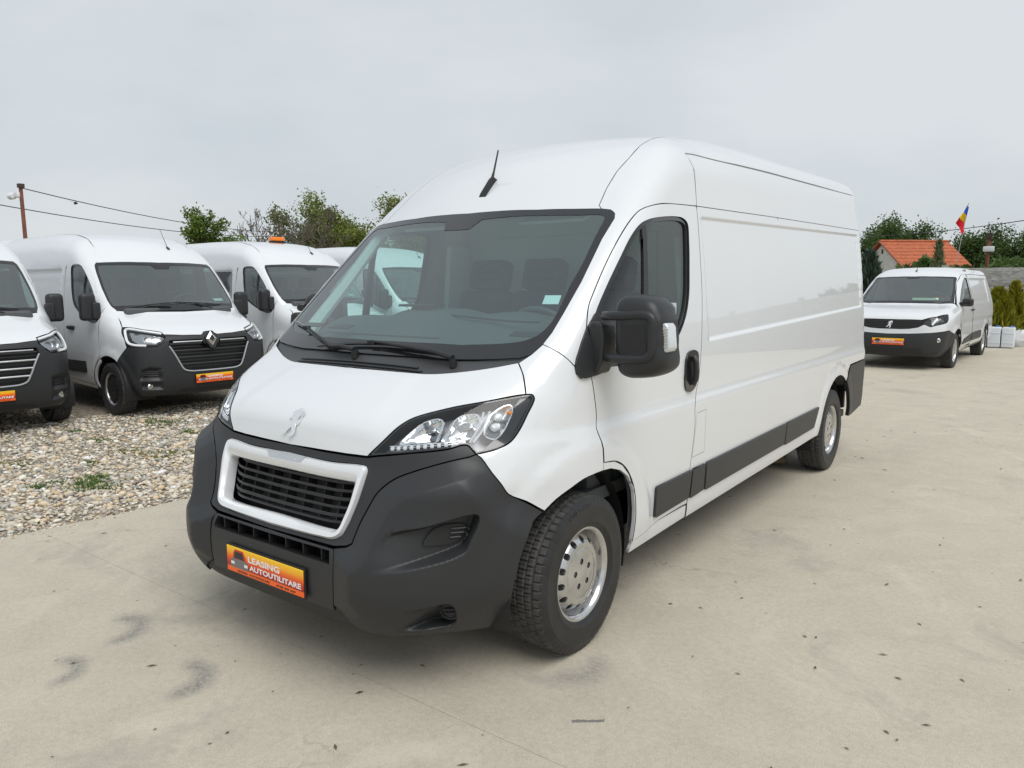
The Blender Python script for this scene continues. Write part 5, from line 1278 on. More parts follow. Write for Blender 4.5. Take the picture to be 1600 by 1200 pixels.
    for sgn, par in zip((1, -1), bm):
        for nm, lp, of, mt in (('side_vent', vent, .012, plast_dark),):
            o = panel(nm, B, lp, D_DIAG, par, [mt, mt], g=.02, gap=0, off=of, depth=.02)
            sl_ = []
            for zz in (.648, .664, .680):
                mb = MB(); pts = []
                for t in np.linspace(0, 1, 6):
                    xx = .795+.06*t; p = B.cast(np.array([[xx, -.5, zz]]), np.array(D_FRONT, float), t0=0)[0]; n = B.normal(p[None])[0]
                    pts.append(p+n*.016)
                mb.tube(pts, .0045, 6); sl_.append(mb.obj('vent_bar', plast, o))
            if sgn < 0:
                for ob in [o]+sl_:
                    me = ob.data; n = len(me.vertices); co = np.zeros(n*3); me.vertices.foreach_get('co', co); co = co.reshape(-1, 3); co[:, 0] *= -1; me.vertices.foreach_set('co', co.ravel()); me.flip_normals()
        # fog lamp blank: round cap with bars
        p = B.cast(np.array([[.805, -.5, .372]]), np.array(D_FRONT, float), t0=0)[0]
        fb = MB(); fb.lathe([(0, .044), (-.010, .043), (-.016, .036), (-.008, .033), (-.006, 0)], 28, 'y')
        for zz in (-.016, 0, .016): fb.box((0, -.010, zz), (.05, .012, .006), bev=.002)
        fo = fb.obj('fog_blank', plast_dark, par); fo.location = (p[0]*sgn, p[1]+.002, p[2]); fo.rotation_euler = (0, 0, math.radians(38)*sgn)
    # grille
    go = A['grille_out_R'].copy(); go[0] = [0, .195, .886]; go[-1] = [0, .096, .597]
    gi = np.array([[0, .173, .822], [.24, .176, .821], [.384, .184, .823], [.411, .186, .823], [.421, .184, .814], [.419, .175, .79], [.413, .158, .736], [.402, .14, .69], [.396, .131, .663], [.385, .125, .647], [.33, .120, .640], [0, .118, .642]])
    def full(L, off, n=5):
        H = catmull(L, n); P = B.cast(np.stack([H[:, 0], np.full(len(H), -.5), H[:, 2]], 1), np.array(D_FRONT, float), t0=0)
        N = B.normal(P); P = P + N*off; P[0, 0] = P[-1, 0] = 0
        return np.vstack([P, (P*[-1, 1, 1])[::-1][1:-1]])
    lerp = lambda t: go*(1-t)+gi*t
    gs = strip_ring('grille_surround', [full(go, -.012), full(go, .006), full(lerp(.10), .017), full(lerp(.55), .019), full(lerp(.93), .006), full(gi, -.002), full(gi, -.045)], [mat('grille_silver', (.80, .81, .83), .25, metal=.25, coat=.5)], root)
    gsurf = lambda x, z, d_: tuple(B.cast(np.array([[x, -.5, z]]), np.array(D_FRONT, float), t0=0)[0] + np.array([0, d_, 0]))
    for i, (zz, wd, rr, dp) in enumerate(((.806, .41, .008, .028), (.778, .412, .0075, .016), (.745, .408, .009, .02), (.712, .402, .0075, .022), (.682, .394, .009, .022), (.655, .385, .007, .03))):
        mb = MB(); n = 17; pts = []
        for t in np.linspace(-1, 1, n):
            e = abs(t); x = t*wd*1.01
            pts.append(gsurf(x, zz-.004*(1-e*e), dp+.035*max(0, (e-.82)/.18)))
        mb.tube(pts, rr*.55, 8, flat=1.5); mb.obj('grille_bar', plast, root)
    for x in (-.335, -.235, -.118, 0, .118, .235, .335):
        mb = MB(); top = gsurf(x, .815, .05); bot = gsurf(x*.95, .645, .05)
        mb.box(((top[0]+bot[0])/2, (top[1]+bot[1])/2+.01, (top[2]+bot[2])/2), (.005, .05, .165), R=Matrix.Rotation(math.atan2(top[1]-bot[1], top[2]-bot[2])*-1, 3, 'X'))
        mb.obj('grille_fin', plast_dark, root)
    mb = MB(); mb.box((0, .28, .735), (1.05, .02, .34), R=Matrix.Rotation(math.radians(-14), 3, 'X')); mb.obj('radiator_panel', plast_dark, root)
    MB().box((0, .66, .70), (1.34, .56, .62)).obj('engine_bay', plast_dark, root)
    MB().box((0, .36, .45), (1.2, .12, .34)).obj('engine_bay', plast_dark, root)
    # lower slot fins + backing
    for x in np.linspace(-.33, .33, 7):
        mb = MB(); p = gsurf(x, .545, .045); mb.box(p, (.005, .07, .05)); mb.obj('slot_fin', plast_dark, root)
    mb = MB(); mb.box((0, .17, .545), (.80, .02, .06)); mb.obj('slot_backing', plast_dark, root)
    # maker's name on the surround
    V, Fc = text_mesh('PEUGEOT', .026, .001, True); V = V*[1, 1, 1]; wd = V[:, 0].max()
    mb = MB(); npos = np.array([gsurf(0, .868, 0)])[0]
    nb_ = panel('name_plate', B, np.array([[-.13, .19, .884], [.13, .19, .884], [.105, .19, .856], [-.105, .19, .856]]), D_FRONT, gs, [satin, satin], g=.02, off=.0205, gap=0, depth=.006)
    mb.add([((v[0]-wd/2)*.2/wd, -v[2], v[1]) for v in V], Fc); tx = mb.obj('maker_name', chrome, gs, smooth=False); tx.location = (0, npos[1]-.0225, .860); tx.rotation_euler = (math.radians(-14), 0, 0)
    p = gsurf(0, 1.012, 0); n_ = B.normal(np.array([p]))[0]; lion(root, (p[0], p[1], p[2]), .125, n_)
    make_plate(root, 0, .046, .416, math.radians(0))
    # headlights
    build_headlight(B, root, lamp_loop, DL)
    # mirrors
    build_mirror(B, root, A)
    for sgn in (1, -1):
        gp = catmull(gut, 8); Pg = B.cast(np.stack([np.full(len(gp), 1.3), gp[:, 1], gp[:, 2]], 1), np.array(D_SIDE, float), t0=0); Pg[:, 0] *= sgn
        MB().tube(Pg, .0035, 6).obj('roof_gutter', mat('gutter_sealer', (.22, .225, .23), .6), root)
    # wheels and arches
    for y, ztw, xo in ((.948, .345, .905), (4.983, .345, .895)):
        for sgn in (1, -1): make_wheel(root, (xo*sgn, y, ztw), sgn, .345, .215, .200, 'steel', letters='EUROALL')
    for y in (.948, 4.983):
        for sgn in (1, -1):
            mb = MB(); n = 20; V = []; Fc = []
            for t in np.linspace(-.25, PI+.25, n):
                for xx in (.945, .60): V.append((xx*sgn, y+.462*math.cos(t), .345+.462*math.sin(t)))
            Fc = [(2*i, 2*i+2, 2*i+3, 2*i+1) for i in range(n-1)]
            V.append((.6*sgn, y, .3)); c_ = len(V)-1
            Fc += [(2*i+1, 2*i+3, c_) for i in range(n-1)]
            mb.add(V, Fc); mb.obj('wheel_arch_liner', plast_dark, root)
    # underbody and floor keep the daylight out of the shell
    mb = MB(); mb.box((0, 3.35, .36), (1.75, 5.1, .06)); mb.box((0, .62, .30), (1.15, .9, .06)); mb.obj('underbody', plast_dark, root)
    mb = MB(); mb.box((0, 3.9, .30), (.10, 2.6, .10)); mb.tube([(-.8, 4.983, .33), (.8, 4.983, .33)], .045); mb.tube([(-.8, .948, .33), (.8, .948, .33)], .035); mb.obj('axle', plast_dark, root)
    # rear
    rear = np.array([[0, 6, 2.42], [.6, 6, 2.42], [.80, 6, 2.38], [.87, 6, 2.1], [.95, 6, 1.4], [.98, 6, .9], [.98, 6, .55], [0, 6, .55]])
    panel('rear_doors', B, rear, (0, -1, 0), root, PT, g=.08, mirror='weld')
    rb = np.vstack([[1.027, 5.40, .868], [1.02, 5.968, .878], [1.02, 5.968, .60], [1.0, 5.93, .44], [1.0, 5.60, .40], [1.0, 5.45, .40]]); rb = np.vstack([rb, arc(4.983, .345, .474, 8, 56, 8)])
    panel('rear_bumper', B, rb, D_SIDE, root, BK, g=.04, gap=.003, off=.006, depth=.03, mirror='copy')
    mb = MB(); mb.box((0, 5.985, .5), (1.72, .05, .22), bev=.02); mb.obj('rear_step', plast, root)
    # antenna
    fin = [(1.475, 2.035), (1.50, 2.075), (1.555, 2.155), (1.575, 2.168), (1.595, 2.16), (1.63, 2.150), (1.60, 2.11)]
    V = []; n = len(fin)
    for sx in (-1, 1):
        for y_, z_ in fin: V.append((.012 + sx*(.008 if z_ > 2.145 else .024), y_, z_))
    mb = MB(); mb.add(V, [tuple(range(n)), tuple(range(2*n-1, n-1, -1))] + [(i, (i+1) % n, n+(i+1) % n, n+i) for i in range(n)])
    mb.tube([(.012, 1.572, 2.155), (.012, 1.590, 2.20), (.012, 1.628, 2.315)], [.009, .0055, .004], 8); mb.obj('roof_antenna', plast_dark, root, angle=50)
    # wipers
    def wiper(pivot, elbow, tip0, tip1, nm='wiper'):
        lift = lambda q, h: np.array(B.cast(np.array([[q[0], q[1], 3.]]), np.array(D_TOP, float), t0=0)[0]) + np.array([0, -.6, .8])*h
        P0, P1 = lift(pivot, .012), lift(elbow, .028)
        bl = [lift((tip0[0]+(tip1[0]-tip0[0])*t, tip0[1]+(tip1[1]-tip0[1])*t), .016) for t in np.linspace(0, 1, 9)]
        mid = bl[4]
        mb = MB(); mb.tube([P0+np.array([0, 0, -.03]), P0+np.array([0, -.003, .008])], .017, 10)
        mb.tube([P0+np.array([0, -.005, .012]), (P0+P1)/2+np.array([0, -.008, .014]), P1], [.017, .016, .011], 8, flat=.7); w_ = mb.obj(nm, plast_dark, root)
        m2 = MB(); m2.tube([P1, (P1+mid)/2+np.array([0, -.003, .006]), mid+np.array([0, -.006, .012])], [.009, .007, .006], 6); m2.box(tuple(mid+np.array([0, -.004, .006])), (.05, .018, .02), bev=.005); m2.obj('wiper_arm', plast_dark, w_)
        m3 = MB(); m3.tube(bl, [.004]+[.0075]*7+[.004], 6); m3.obj('wiper_blade', gloss_black, w_)
    wiper((.52, .665), (.30, .668), (-.36, .662), (.40, .685))
    wiper((-.06, .635), (-.24, .648), (-.80, .860), (-.36, .690))
    # ------------------------------------------------ cabin
    build_cabin(B, root)
    return root

def inset3(loop, d):
    q = inset(np.asarray(loop)[:, 1:], d); return np.stack([np.asarray(loop)[:, 0], q[:, 0], q[:, 1]], 1)

def flipx(o):
    me = o.data; n = len(me.vertices); co = np.zeros(n*3); me.vertices.foreach_get('co', co); co = co.reshape(-1, 3); co[:, 0] *= -1
    me.vertices.foreach_set('co', co.ravel()); me.flip_normals(); me.update(); return o

def dish(name, B, loop, dirv, parent, m, d0, d1, g=.012, power=.6):
    """a concave reflector whose rim follows the lens"""
    d, e1, e2 = basis(dirv); L = np.asarray(loop, float); p2 = resample(np.stack([L @ e1, L @ e2], 1), g)
    vv, ff = tri2d([p2], g); P = B.cast(vv[:, :1]*e1 + vv[:, 1:]*e2, d, t0=-3., t1=9., n=90)
    q = poly_dist(vv, p2); q = q/q.max(); P = P + d*(d0 + (d1-d0)*q**power)[:, None]
    rim = B.cast(p2[:, :1]*e1 + p2[:, 1:]*e2, d, t0=-3., t1=9., n=90)
    o = mesh_obj(name, P, [tuple(f) for f in ff], m, parent)
    bm = bmesh.new(); bm.from_mesh(o.data); bmesh.ops.recalc_face_normals(bm, faces=bm.faces); bm.to_mesh(o.data); bm.free(); o.data.set_sharp_from_angle(angle=math.radians(50))
    return o

def build_headlight(B, root, loop, DL):
    d, e1, e2 = basis(DL); P2 = np.stack([loop @ e1, loop @ e2], 1)
    Hh = {k: np.array(v) for k, v in HL.items()}
    def surf(p, off):
        p = np.atleast_2d(p); return B.cast((p @ e1)[:, None]*e1 + (p @ e2)[:, None]*e2, d, t0=-3., t1=9., n=90) + d*off
    smoke = mat('lamp_smoke', (.26, .27, .285), .35, metal=.5); rimm = mat('lamp_bright', (.80, .81, .82), .16, metal=.9)
    for sgn in (1, -1):
        head = panel('headlight', B, loop, DL, root, [smoke, smoke], g=.04, gap=.004, off=-.062, depth=.0, flange=False)
        rin = inset(P2, .0085)
        rim = panel('lamp_rim', B, loop, DL, head, [gloss_black, plast_dark], holes=[rin[:, :1]*e1 + rin[:, 1:]*e2], g=.05, gap=.003, hole_gap=0, depth=.06)
        lz = panel('lamp_lens', B, loop, DL, head, [lens, lens], g=.03, gap=.006, off=.001, flange=False)
        parts = [head, rim, lz]
        # gloss black outer end behind the indicator
        tail = np.array([(.885, .648, 1.143), (.912, .688, 1.148), (.917, .68, 1.12), (.914, .653, 1.087), (.908, .602, 1.024), (.898, .553, .986), (.876, .50, .966), (.850, .45, .962), (.868, .50, .998), (.884, .55, 1.03), (.890, .59, 1.075), (.884, .61, 1.115)])
        parts.append(panel('lamp_end', B, tail, DL, head, [gloss_black, gloss_black], g=.03, gap=0, off=-.012, depth=.03))
        for k in ('bowl1', 'bowl2'):
            parts.append(dish('lamp_reflector', B, catmull(Hh[k], 3, True), DL, head, reflector, .020, .068))
            parts.append(strip_ring('lamp_bezel', [surf(catmull(Hh[k], 3, True), .018), surf(Hh[k].mean(0) + (catmull(Hh[k], 3, True)-Hh[k].mean(0))*.93, .0205)], [rimm], head))
            c = surf(Hh[k].mean(0) + np.array([.012, 0, .008]), .045)[0]
            parts.append(MB().lathe([(-.016, 0), (-.014, .008), (.0, .011), (.022, .011)], 14, 'y', c=tuple(c)).obj('lamp_bulb', mat('bulb_cap', (.35, .36, .37), .2, metal=.9), head))
        for k, r in (('div', .0045), ('rim1', .0045), ('rim2', .0050)):
            parts.append(MB().tube(surf(catmull(Hh[k], 4), .016), r, 6).obj('lamp_trim', rimm, head))
        parts.append(dish('indicator_bowl', B, catmull(Hh['ind'], 3, True), DL, head, mat('indicator_chrome', (.60, .61, .62), .22, metal=.9), .014, .040))
        for k in ('bulb1', 'bulb2'):
            c = surf(Hh[k][0], .020)[0]; parts.append(MB().lathe([(-.013, 0), (-.011, .009), (.0, .015), (.014, .017)], 14, 'y', c=tuple(c)).obj('indicator_bulb', mat('clear_plastic', (.74, .76, .78), .12, coat=.6), head))
        ir = catmull(Hh['ind'], 3, True); parts.append(MB().tube(surf(np.vstack([ir, ir[:1]]), .012), .0035, 6, cap=False).obj('indicator_trim', rimm, head))
        c = surf(Hh['amber'][0], .010)[0]; parts.append(MB().lathe([(-.008, 0), (-.006, .007), (.010, .008)], 12, 'y', c=tuple(c)).obj('indicator_lamp', amber, head))
        # daytime LED row along the lower edge
        bot = catmull(Hh['led'], 6); L = np.concatenate([[0], np.cumsum(np.linalg.norm(np.diff(bot, axis=0), axis=1))])
        at = lambda s_: surf(np.array([np.interp(s_, L, bot[:, j]) for j in range(3)]), .012)[0]
        rail = np.array([at(s_) for s_ in np.linspace(0, L[-1], 16)])
        parts.append(MB().tube(rail + np.array([0, .004, .009]), .0032, 6).obj('led_rail', rimm, head)); parts.append(MB().tube(rail + np.array([0, .010, 0]), .008, 6).obj('led_base', mat('lamp_grey', (.38, .39, .40), .22, metal=.85), head))
        for k in range(11):
            q, q2 = at(L[-1]*(k+.22)/11), at(L[-1]*(k+.78)/11); t = q2-q
            parts.append(MB().box(tuple((q+q2)/2), (np.linalg.norm(t)*.9, .008, .012), R=Matrix.Rotation(math.atan2(t[1], t[0]), 3, 'Z'), bev=.002).obj('led', white_led, head))
        if sgn < 0:
            for o in parts: flipx(o)

def build_mirror(B, root, A):
    mr = {k: np.array(v) for k, v in MIRR.items()}
    pl = mat('mirror_plastic', (.026, .027, .029), .40, bump=(900, .10, .0005), spec=.4)
    for sgn in (1, -1):
        sail_l = np.vstack([A['sail'][:6], [[.997, .995, 1.201], [1.0, 1.07, 1.215], [.99, 1.10, 1.26], [.97, 1.11, 1.40], [.955, 1.09, 1.462], [.955, 1.06, 1.440]]])
        base = panel('wing_mirror', B, catmull(sail_l, 3, True), D_SIDE, root, [pl, pl], g=.03, gap=0, off=.012, depth=.03)
        parts = [base]
        # foot: block that the arms hinge on
        f = mr['foot']; n = len(f); V = [(x, 1.005, z) for x, z in f] + [(x, 1.12, z) for x, z in f]
        fo = MB().add(V, [tuple(range(n)), tuple(range(2*n-1, n-1, -1))] + [(i, (i+1) % n, n+(i+1) % n, n+i) for i in range(n)]).obj('mirror_foot', pl, base, angle=30)
        md = fo.modifiers.new('b', 'BEVEL'); md.width = .012; md.segments = 3; md.limit_method = 'ANGLE'; parts.append(fo)
        # head: outline drawn out into a domed shell
        H2 = catmull(mr['head'], 3, True); c = H2.mean(0); rings = []
        for y, s_ in ((1.165, .93), (1.160, .985), (1.13, 1.0), (1.09, 1.0), (1.055, .985), (1.030, .95), (1.012, .88), (1.000, .76), (.994, .55), (.991, .28), (.990, .02)):
            q = c + (H2-c)*s_
            rings.append(np.stack([q[:, 0], y + .05*(q[:, 0]-1.08)*(y < 1.1) + 0*q[:, 0], q[:, 1]], 1))
        parts.append(strip_ring('mirror_shell', rings, [pl], base, angle=60))
        # frame formed by the two arms and their upright
        arm = catmull(mr['arm'], 4); pts = [(x, 1.002 + .05*(x-1.08) + (.035 if x < 1.09 else 0)*(1.09-x)/.05, z) for x, z in arm]
        parts.append(MB().tube(pts, .0225, 10, flat=.9).obj('mirror_arm', pl, base, angle=60))
        rc = mr['rec']; parts.append(MB().add([(x, .990 + .05*(x-1.08), z) for x, z in rc] + [(x, 1.02, z) for x, z in rc], [(0, 1, 2, 3), (0, 4, 5, 1), (1, 5, 6, 2), (2, 6, 7, 3), (3, 7, 4, 0)]).obj('mirror_recess', plast_dark, base, smooth=False))
        parts.append(MB().box((1.205, 1.168, 1.375), (.18, .006, .27), bev=.002).obj('mirror_glass', chrome, base))
        ld = mr['led']; n = len(ld); V = [(x-.004, 1.035, z) for x, z in ld] + [(x+.002, 1.10, z) for x, z in ld]
        lo = MB().add(V, [tuple(range(n)), tuple(range(2*n-1, n-1, -1))] + [(i, (i+1) % n, n+(i+1) % n, n+i) for i in range(n)]).obj('mirror_indicator', mat('indicator_ribbed', (.66, .68, .70), .15, metal=.35, coat=.8), base, angle=30)
        md = lo.modifiers.new('b', 'BEVEL'); md.width = .006; md.segments = 2; md.limit_method = 'ANGLE'; parts.append(lo)
        for i in range(7): parts.append(MB().box((1.306, 1.034, 1.338+.0115*i), (.036, .004, .0030)).obj('indicator_rib', rimm_(), lo))
        if sgn < 0:
            for o in parts: flipx(o)
            # the far mirror is folded back against the door
            Rm = Matrix.Translation((-.99, 1.06, 0)) @ Matrix.Rotation(math.radians(-80), 4, 'Z') @ Matrix.Translation((1.03, -1.06, 0))
            for o in parts[2:]: o.data.transform(Rm)
def rimm_(): return MATS['lamp_bright']

def seat(parent, x, y, w, heads, label=None):
    mb = MB(); mb.box((x, y-.22, .88), (w, .52, .18), bev=.06, seg=4); so = mb.obj('seat', seat_fab, parent)
    R = Matrix.Rotation(math.radians(-14), 3, 'X')
    for hx in heads:
        b = MB(); b.box((hx, y+.09, 1.22), (w/len(heads)-.01, .15, .66), R=R, bev=.06, seg=4)
        b.box((hx-(w/len(heads))*.40, y+.05, 1.18), (.08, .17, .5), R=R, bev=.035, seg=3); b.box((hx+(w/len(heads))*.40, y+.05, 1.18), (.08, .17, .5), R=R, bev=.035, seg=3); b.obj('seat_back', seat_fab, so)
        h = MB()
        # headrest as a rounded frame with two openings
        h.box((hx, y+.185, 1.70), (.27, .10, .07), R=R, bev=.03, seg=3); h.box((hx, y+.175, 1.635), (.25, .08, .035), R=R, bev=.015, seg=2); h.box((hx, y+.165, 1.575), (.25, .09, .05), R=R, bev=.02, seg=3)
        for s_ in (-1, 1): h.box((hx+s_*.115, y+.175, 1.64), (.045, .10, .17), R=R, bev=.02, seg=3)
        h.box((hx, y+.205, 1.64), (.2, .03, .16), R=R, bev=.01)
        h.obj('headrest', seat_fab, so)
    return so

def build_cabin(B, root):
    # dashboard: a swept top with humps
    nx, ny = 41, 22; V = []; Fc = []
    for j, v in enumerate(np.linspace(0, 1, ny)):
        for i, u in enumerate(np.linspace(-1, 1, nx)):
            x = u*.90; y0 = .70 + .13*u*u; y = y0 + v*.62
            z = 1.285 + .15*sstep(0, .6, v) - .02*sstep(.0, .1, 1-v)
            z += .040*math.exp(-((x-.42)/.20)**2)*sstep(.35, .8, v) + .050*math.exp(-((x+.02)/.22)**4)*sstep(.30, .55, v)
            z -= .35*sstep(.9, 1.0, v)
            z -= .05*sstep(.75, 1., abs(u))
            V.append((x, y, z))
    for j in range(ny-1):
        for i in range(nx-1): Fc.append((j*nx+i, j*nx+i+1, (j+1)*nx+i+1, (j+1)*nx+i))
    mb = MB(); mb.add(V, Fc); da = mb.obj('dashboard', cabin_dark, root, angle=60)
    mb = MB(); mb.box((0, 1.30, .90), (1.75, .25, .62), bev=.05); mb.obj('dashboard_front', cabin_dark, da)
    MB().box((-.06, 1.08, 1.482), (.24, .10, .012), bev=.005).obj('dash_tray', plast_dark, da)
    for x_ in (-.72, -.45, .72): MB().box((x_, .86+.1*x_*x_, 1.372), (.16, .05, .008), R=Matrix.Rotation(math.radians(18), 3, 'X'), bev=.003).obj('dash_vent', plast_dark, da)
    tr = [(x_, 1.02+.02*math.cos(3*x_), 1.432+.012*math.cos(5*x_)) for x_ in np.linspace(.18, .72, 12)]; MB().tube(tr, .005, 6).obj('dash_seam', plast_dark, da)
    tr = [(x_, .80+.10*x_*x_, 1.345) for x_ in np.linspace(-.5, .3, 12)]; MB().tube(tr, .004, 6).obj('dash_seam', plast_dark, da)
    mb = MB(); n = 40
    R = Matrix.Translation((.43, 1.50, 1.30)) @ Matrix.Rotation(math.radians(-55), 4, 'X')
    pts = [R @ Vector((.2*math.cos(2*PI*k/n), .2*math.sin(2*PI*k/n), 0)) for k in range(n+1)]
    mb.tube(pts, .016, 8, cap=False); mb.box(tuple(R @ Vector((0, 0, -.03))), (.17, .15, .06), R=R.to_3x3(), bev=.03, seg=3)
    for a in (0, PI, -PI/2): mb.tube([R @ Vector((.06*math.cos(a), .06*math.sin(a), -.02)), R @ Vector((.2*math.cos(a), .2*math.sin(a), 0))], .014, 6)
    mb.tube([R @ Vector((0, 0, -.04)), R @ Vector((0, 0, -.3))], .04, 8); mb.obj('steering_wheel', cabin_dark, root)
    seat(root, .50, 1.86, .52, [.50]); seat(root, -.19, 1.90, .84, [-.395, .02])
    # bulkhead behind the seats
    mb = MB(); mb.box((0, 2.42, 1.22), (1.70, .03, 1.60)); mb.box((0, 2.40, 1.55), (1.2, .03, .7), bev=.02); mb.obj('bulkhead', cabin_light, root)
    mb = MB(); mb.box((0, 1.7, .62), (1.8, 1.5, .06)); mb.obj('cab_floor', cabin_dark, root)
    # pillars and headliner, offset inwards from the skin
    hl = np.array([[0, 1.47, 2.04], [.60, 1.52, 2.04], [.70, 1.62, 2.06], [.70, 2.4, 2.40], [0, 2.4, 2.44]])
    panel('headliner', B, hl, (0, .42, -.9), root, [cabin_light, cabin_light], g=.08, off=-.06, gap=0, mirror='weld', flange=False)
    mb = MB(); mb.box((0, 2.06, 2.03), (1.45, .66, .03), bev=.01); mb.obj('overhead_shelf', cabin_light, root)
    for sgn in (1, -1):
        mb = MB(); mb.tube([(.86*sgn, 1.0, 1.33), (.845*sgn, 1.25, 1.58), (.815*sgn, 1.48, 1.84), (.79*sgn, 1.58, 1.93)], [.04, .035, .035, .03], 8); mb.obj('pillar_trim', cabin_light, root)
        mb = MB(); mb.box((.885*sgn, 2.27, 1.25), (.05, .22, 1.2), R=Matrix.Rotation(math.radians(-5)*sgn, 3, 'Y'), bev=.02); mb.obj('pillar_trim', cabin_light, root)
        mb = MB(); mb.box((.42*sgn, 1.60, 1.93), (.40, .02, .15), R=Matrix.Rotation(math.radians(-70), 3, 'X'), bev=.01); mb.obj('sun_visor', cabin_light, root)
    # cargo bay lining keeps light out of the load space
    mb = MB(); mb.box((0, 4.2, 2.36), (1.5, 3.4, .02)); mb.obj('cargo_ceiling', cabin_mid, root)
# ---------------------------------------------------------------- the parked vans behind
def arc3(cy, cz, r, a0, a1, n, x=1.0):
    t = np.radians(np.linspace(a0, a1, n)); return np.stack([np.full(n, x), cy+r*np.cos(t), cz+r*np.sin(t)], 1)
def both(fn):
    """build a part (and its sub-parts) for the left, then again mirrored for the right"""
    for sgn in (1, -1):
        objs = fn()
        if sgn < 0:
            for o in objs: flipx(o)
def arch_liner(root, y, z, r, xo, xi):
    for sgn in (1, -1):
        n = 16; V = []
        for t in np.linspace(-.3, PI+.3, n):
            for xx in (xo, xi): V.append((xx*sgn, y+r*math.cos(t), z+r*math.sin(t)))
        V.append((xi*sgn, y, z)); Fc = [(2*i, 2*i+2, 2*i+3, 2*i+1) for i in range(n-1)] + [(2*i+1, 2*i+3, len(V)-1) for i in range(n-1)]
        MB().add(V, Fc).obj('wheel_arch_liner', plast_dark, root)
def cabin_simple(root, x_w, y_d, z_d, seat_y, seat_z, bulk_y=None, z_top=1.95, seats=((.46, .5, (.46,)), (-.3, .85, (-.51, -.09)))):
    mb = MB(); mb.box((0, y_d+.28, z_d-.10), (x_w*1.72, .62, .22), bev=.06, seg=3); mb.box((x_w*.5, y_d+.42, z_d+.03), (.42, .25, .10), bev=.04, seg=3); mb.box((0, y_d+.45, z_d-.45), (x_w*1.7, .25, .7), bev=.05); mb.obj('dashboard', cabin_dark, root)
    n = 28; R = Matrix.Translation((x_w*.5, y_d+.78, z_d+.02)) @ Matrix.Rotation(math.radians(-58), 4, 'X')
    mb = MB(); mb.tube([R @ Vector((.19*math.cos(2*PI*k/n), .19*math.sin(2*PI*k/n), 0)) for k in range(n+1)], .016, 6, cap=False); mb.box(tuple(R @ Vector((0, 0, -.02))), (.34, .10, .04), R=R.to_3x3(), bev=.015); mb.obj('steering_wheel', cabin_dark, root)
    for x, w, hd in seats:
        s = MB(); s.box((x, seat_y-.2, seat_z), (w, .5, .18), bev=.05, seg=3); so = s.obj('seat', seat_fab, root)
        for h in hd:
            b = MB(); ww = w/len(hd)-.02; Rb = Matrix.Rotation(math.radians(-13), 3, 'X')
            b.box((h, seat_y+.1, seat_z+.36), (ww, .14, .64), R=Rb, bev=.06, seg=3); b.obj('seat_back', seat_fab, so)
            q = MB(); q.box((h, seat_y+.19, seat_z+.80), (.27, .10, .20), R=Rb, bev=.045, seg=3); q.tube([(h-.06, seat_y+.17, seat_z+.62), (h-.06, seat_y+.18, seat_z+.75)], .008, 6); q.tube([(h+.06, seat_y+.17, seat_z+.62), (h+.06, seat_y+.18, seat_z+.75)], .008, 6); q.obj('headrest', seat_fab, so)
    if bulk_y: MB().box((0, bulk_y, (z_top+.6)/2), (x_w*1.9, .03, z_top-.5)).obj('bulkhead', cabin_mid, root)
    MB().box((0, y_d+1.0, .55), (x_w*1.9, 1.7, .05)).obj('cab_floor', cabin_dark, root)

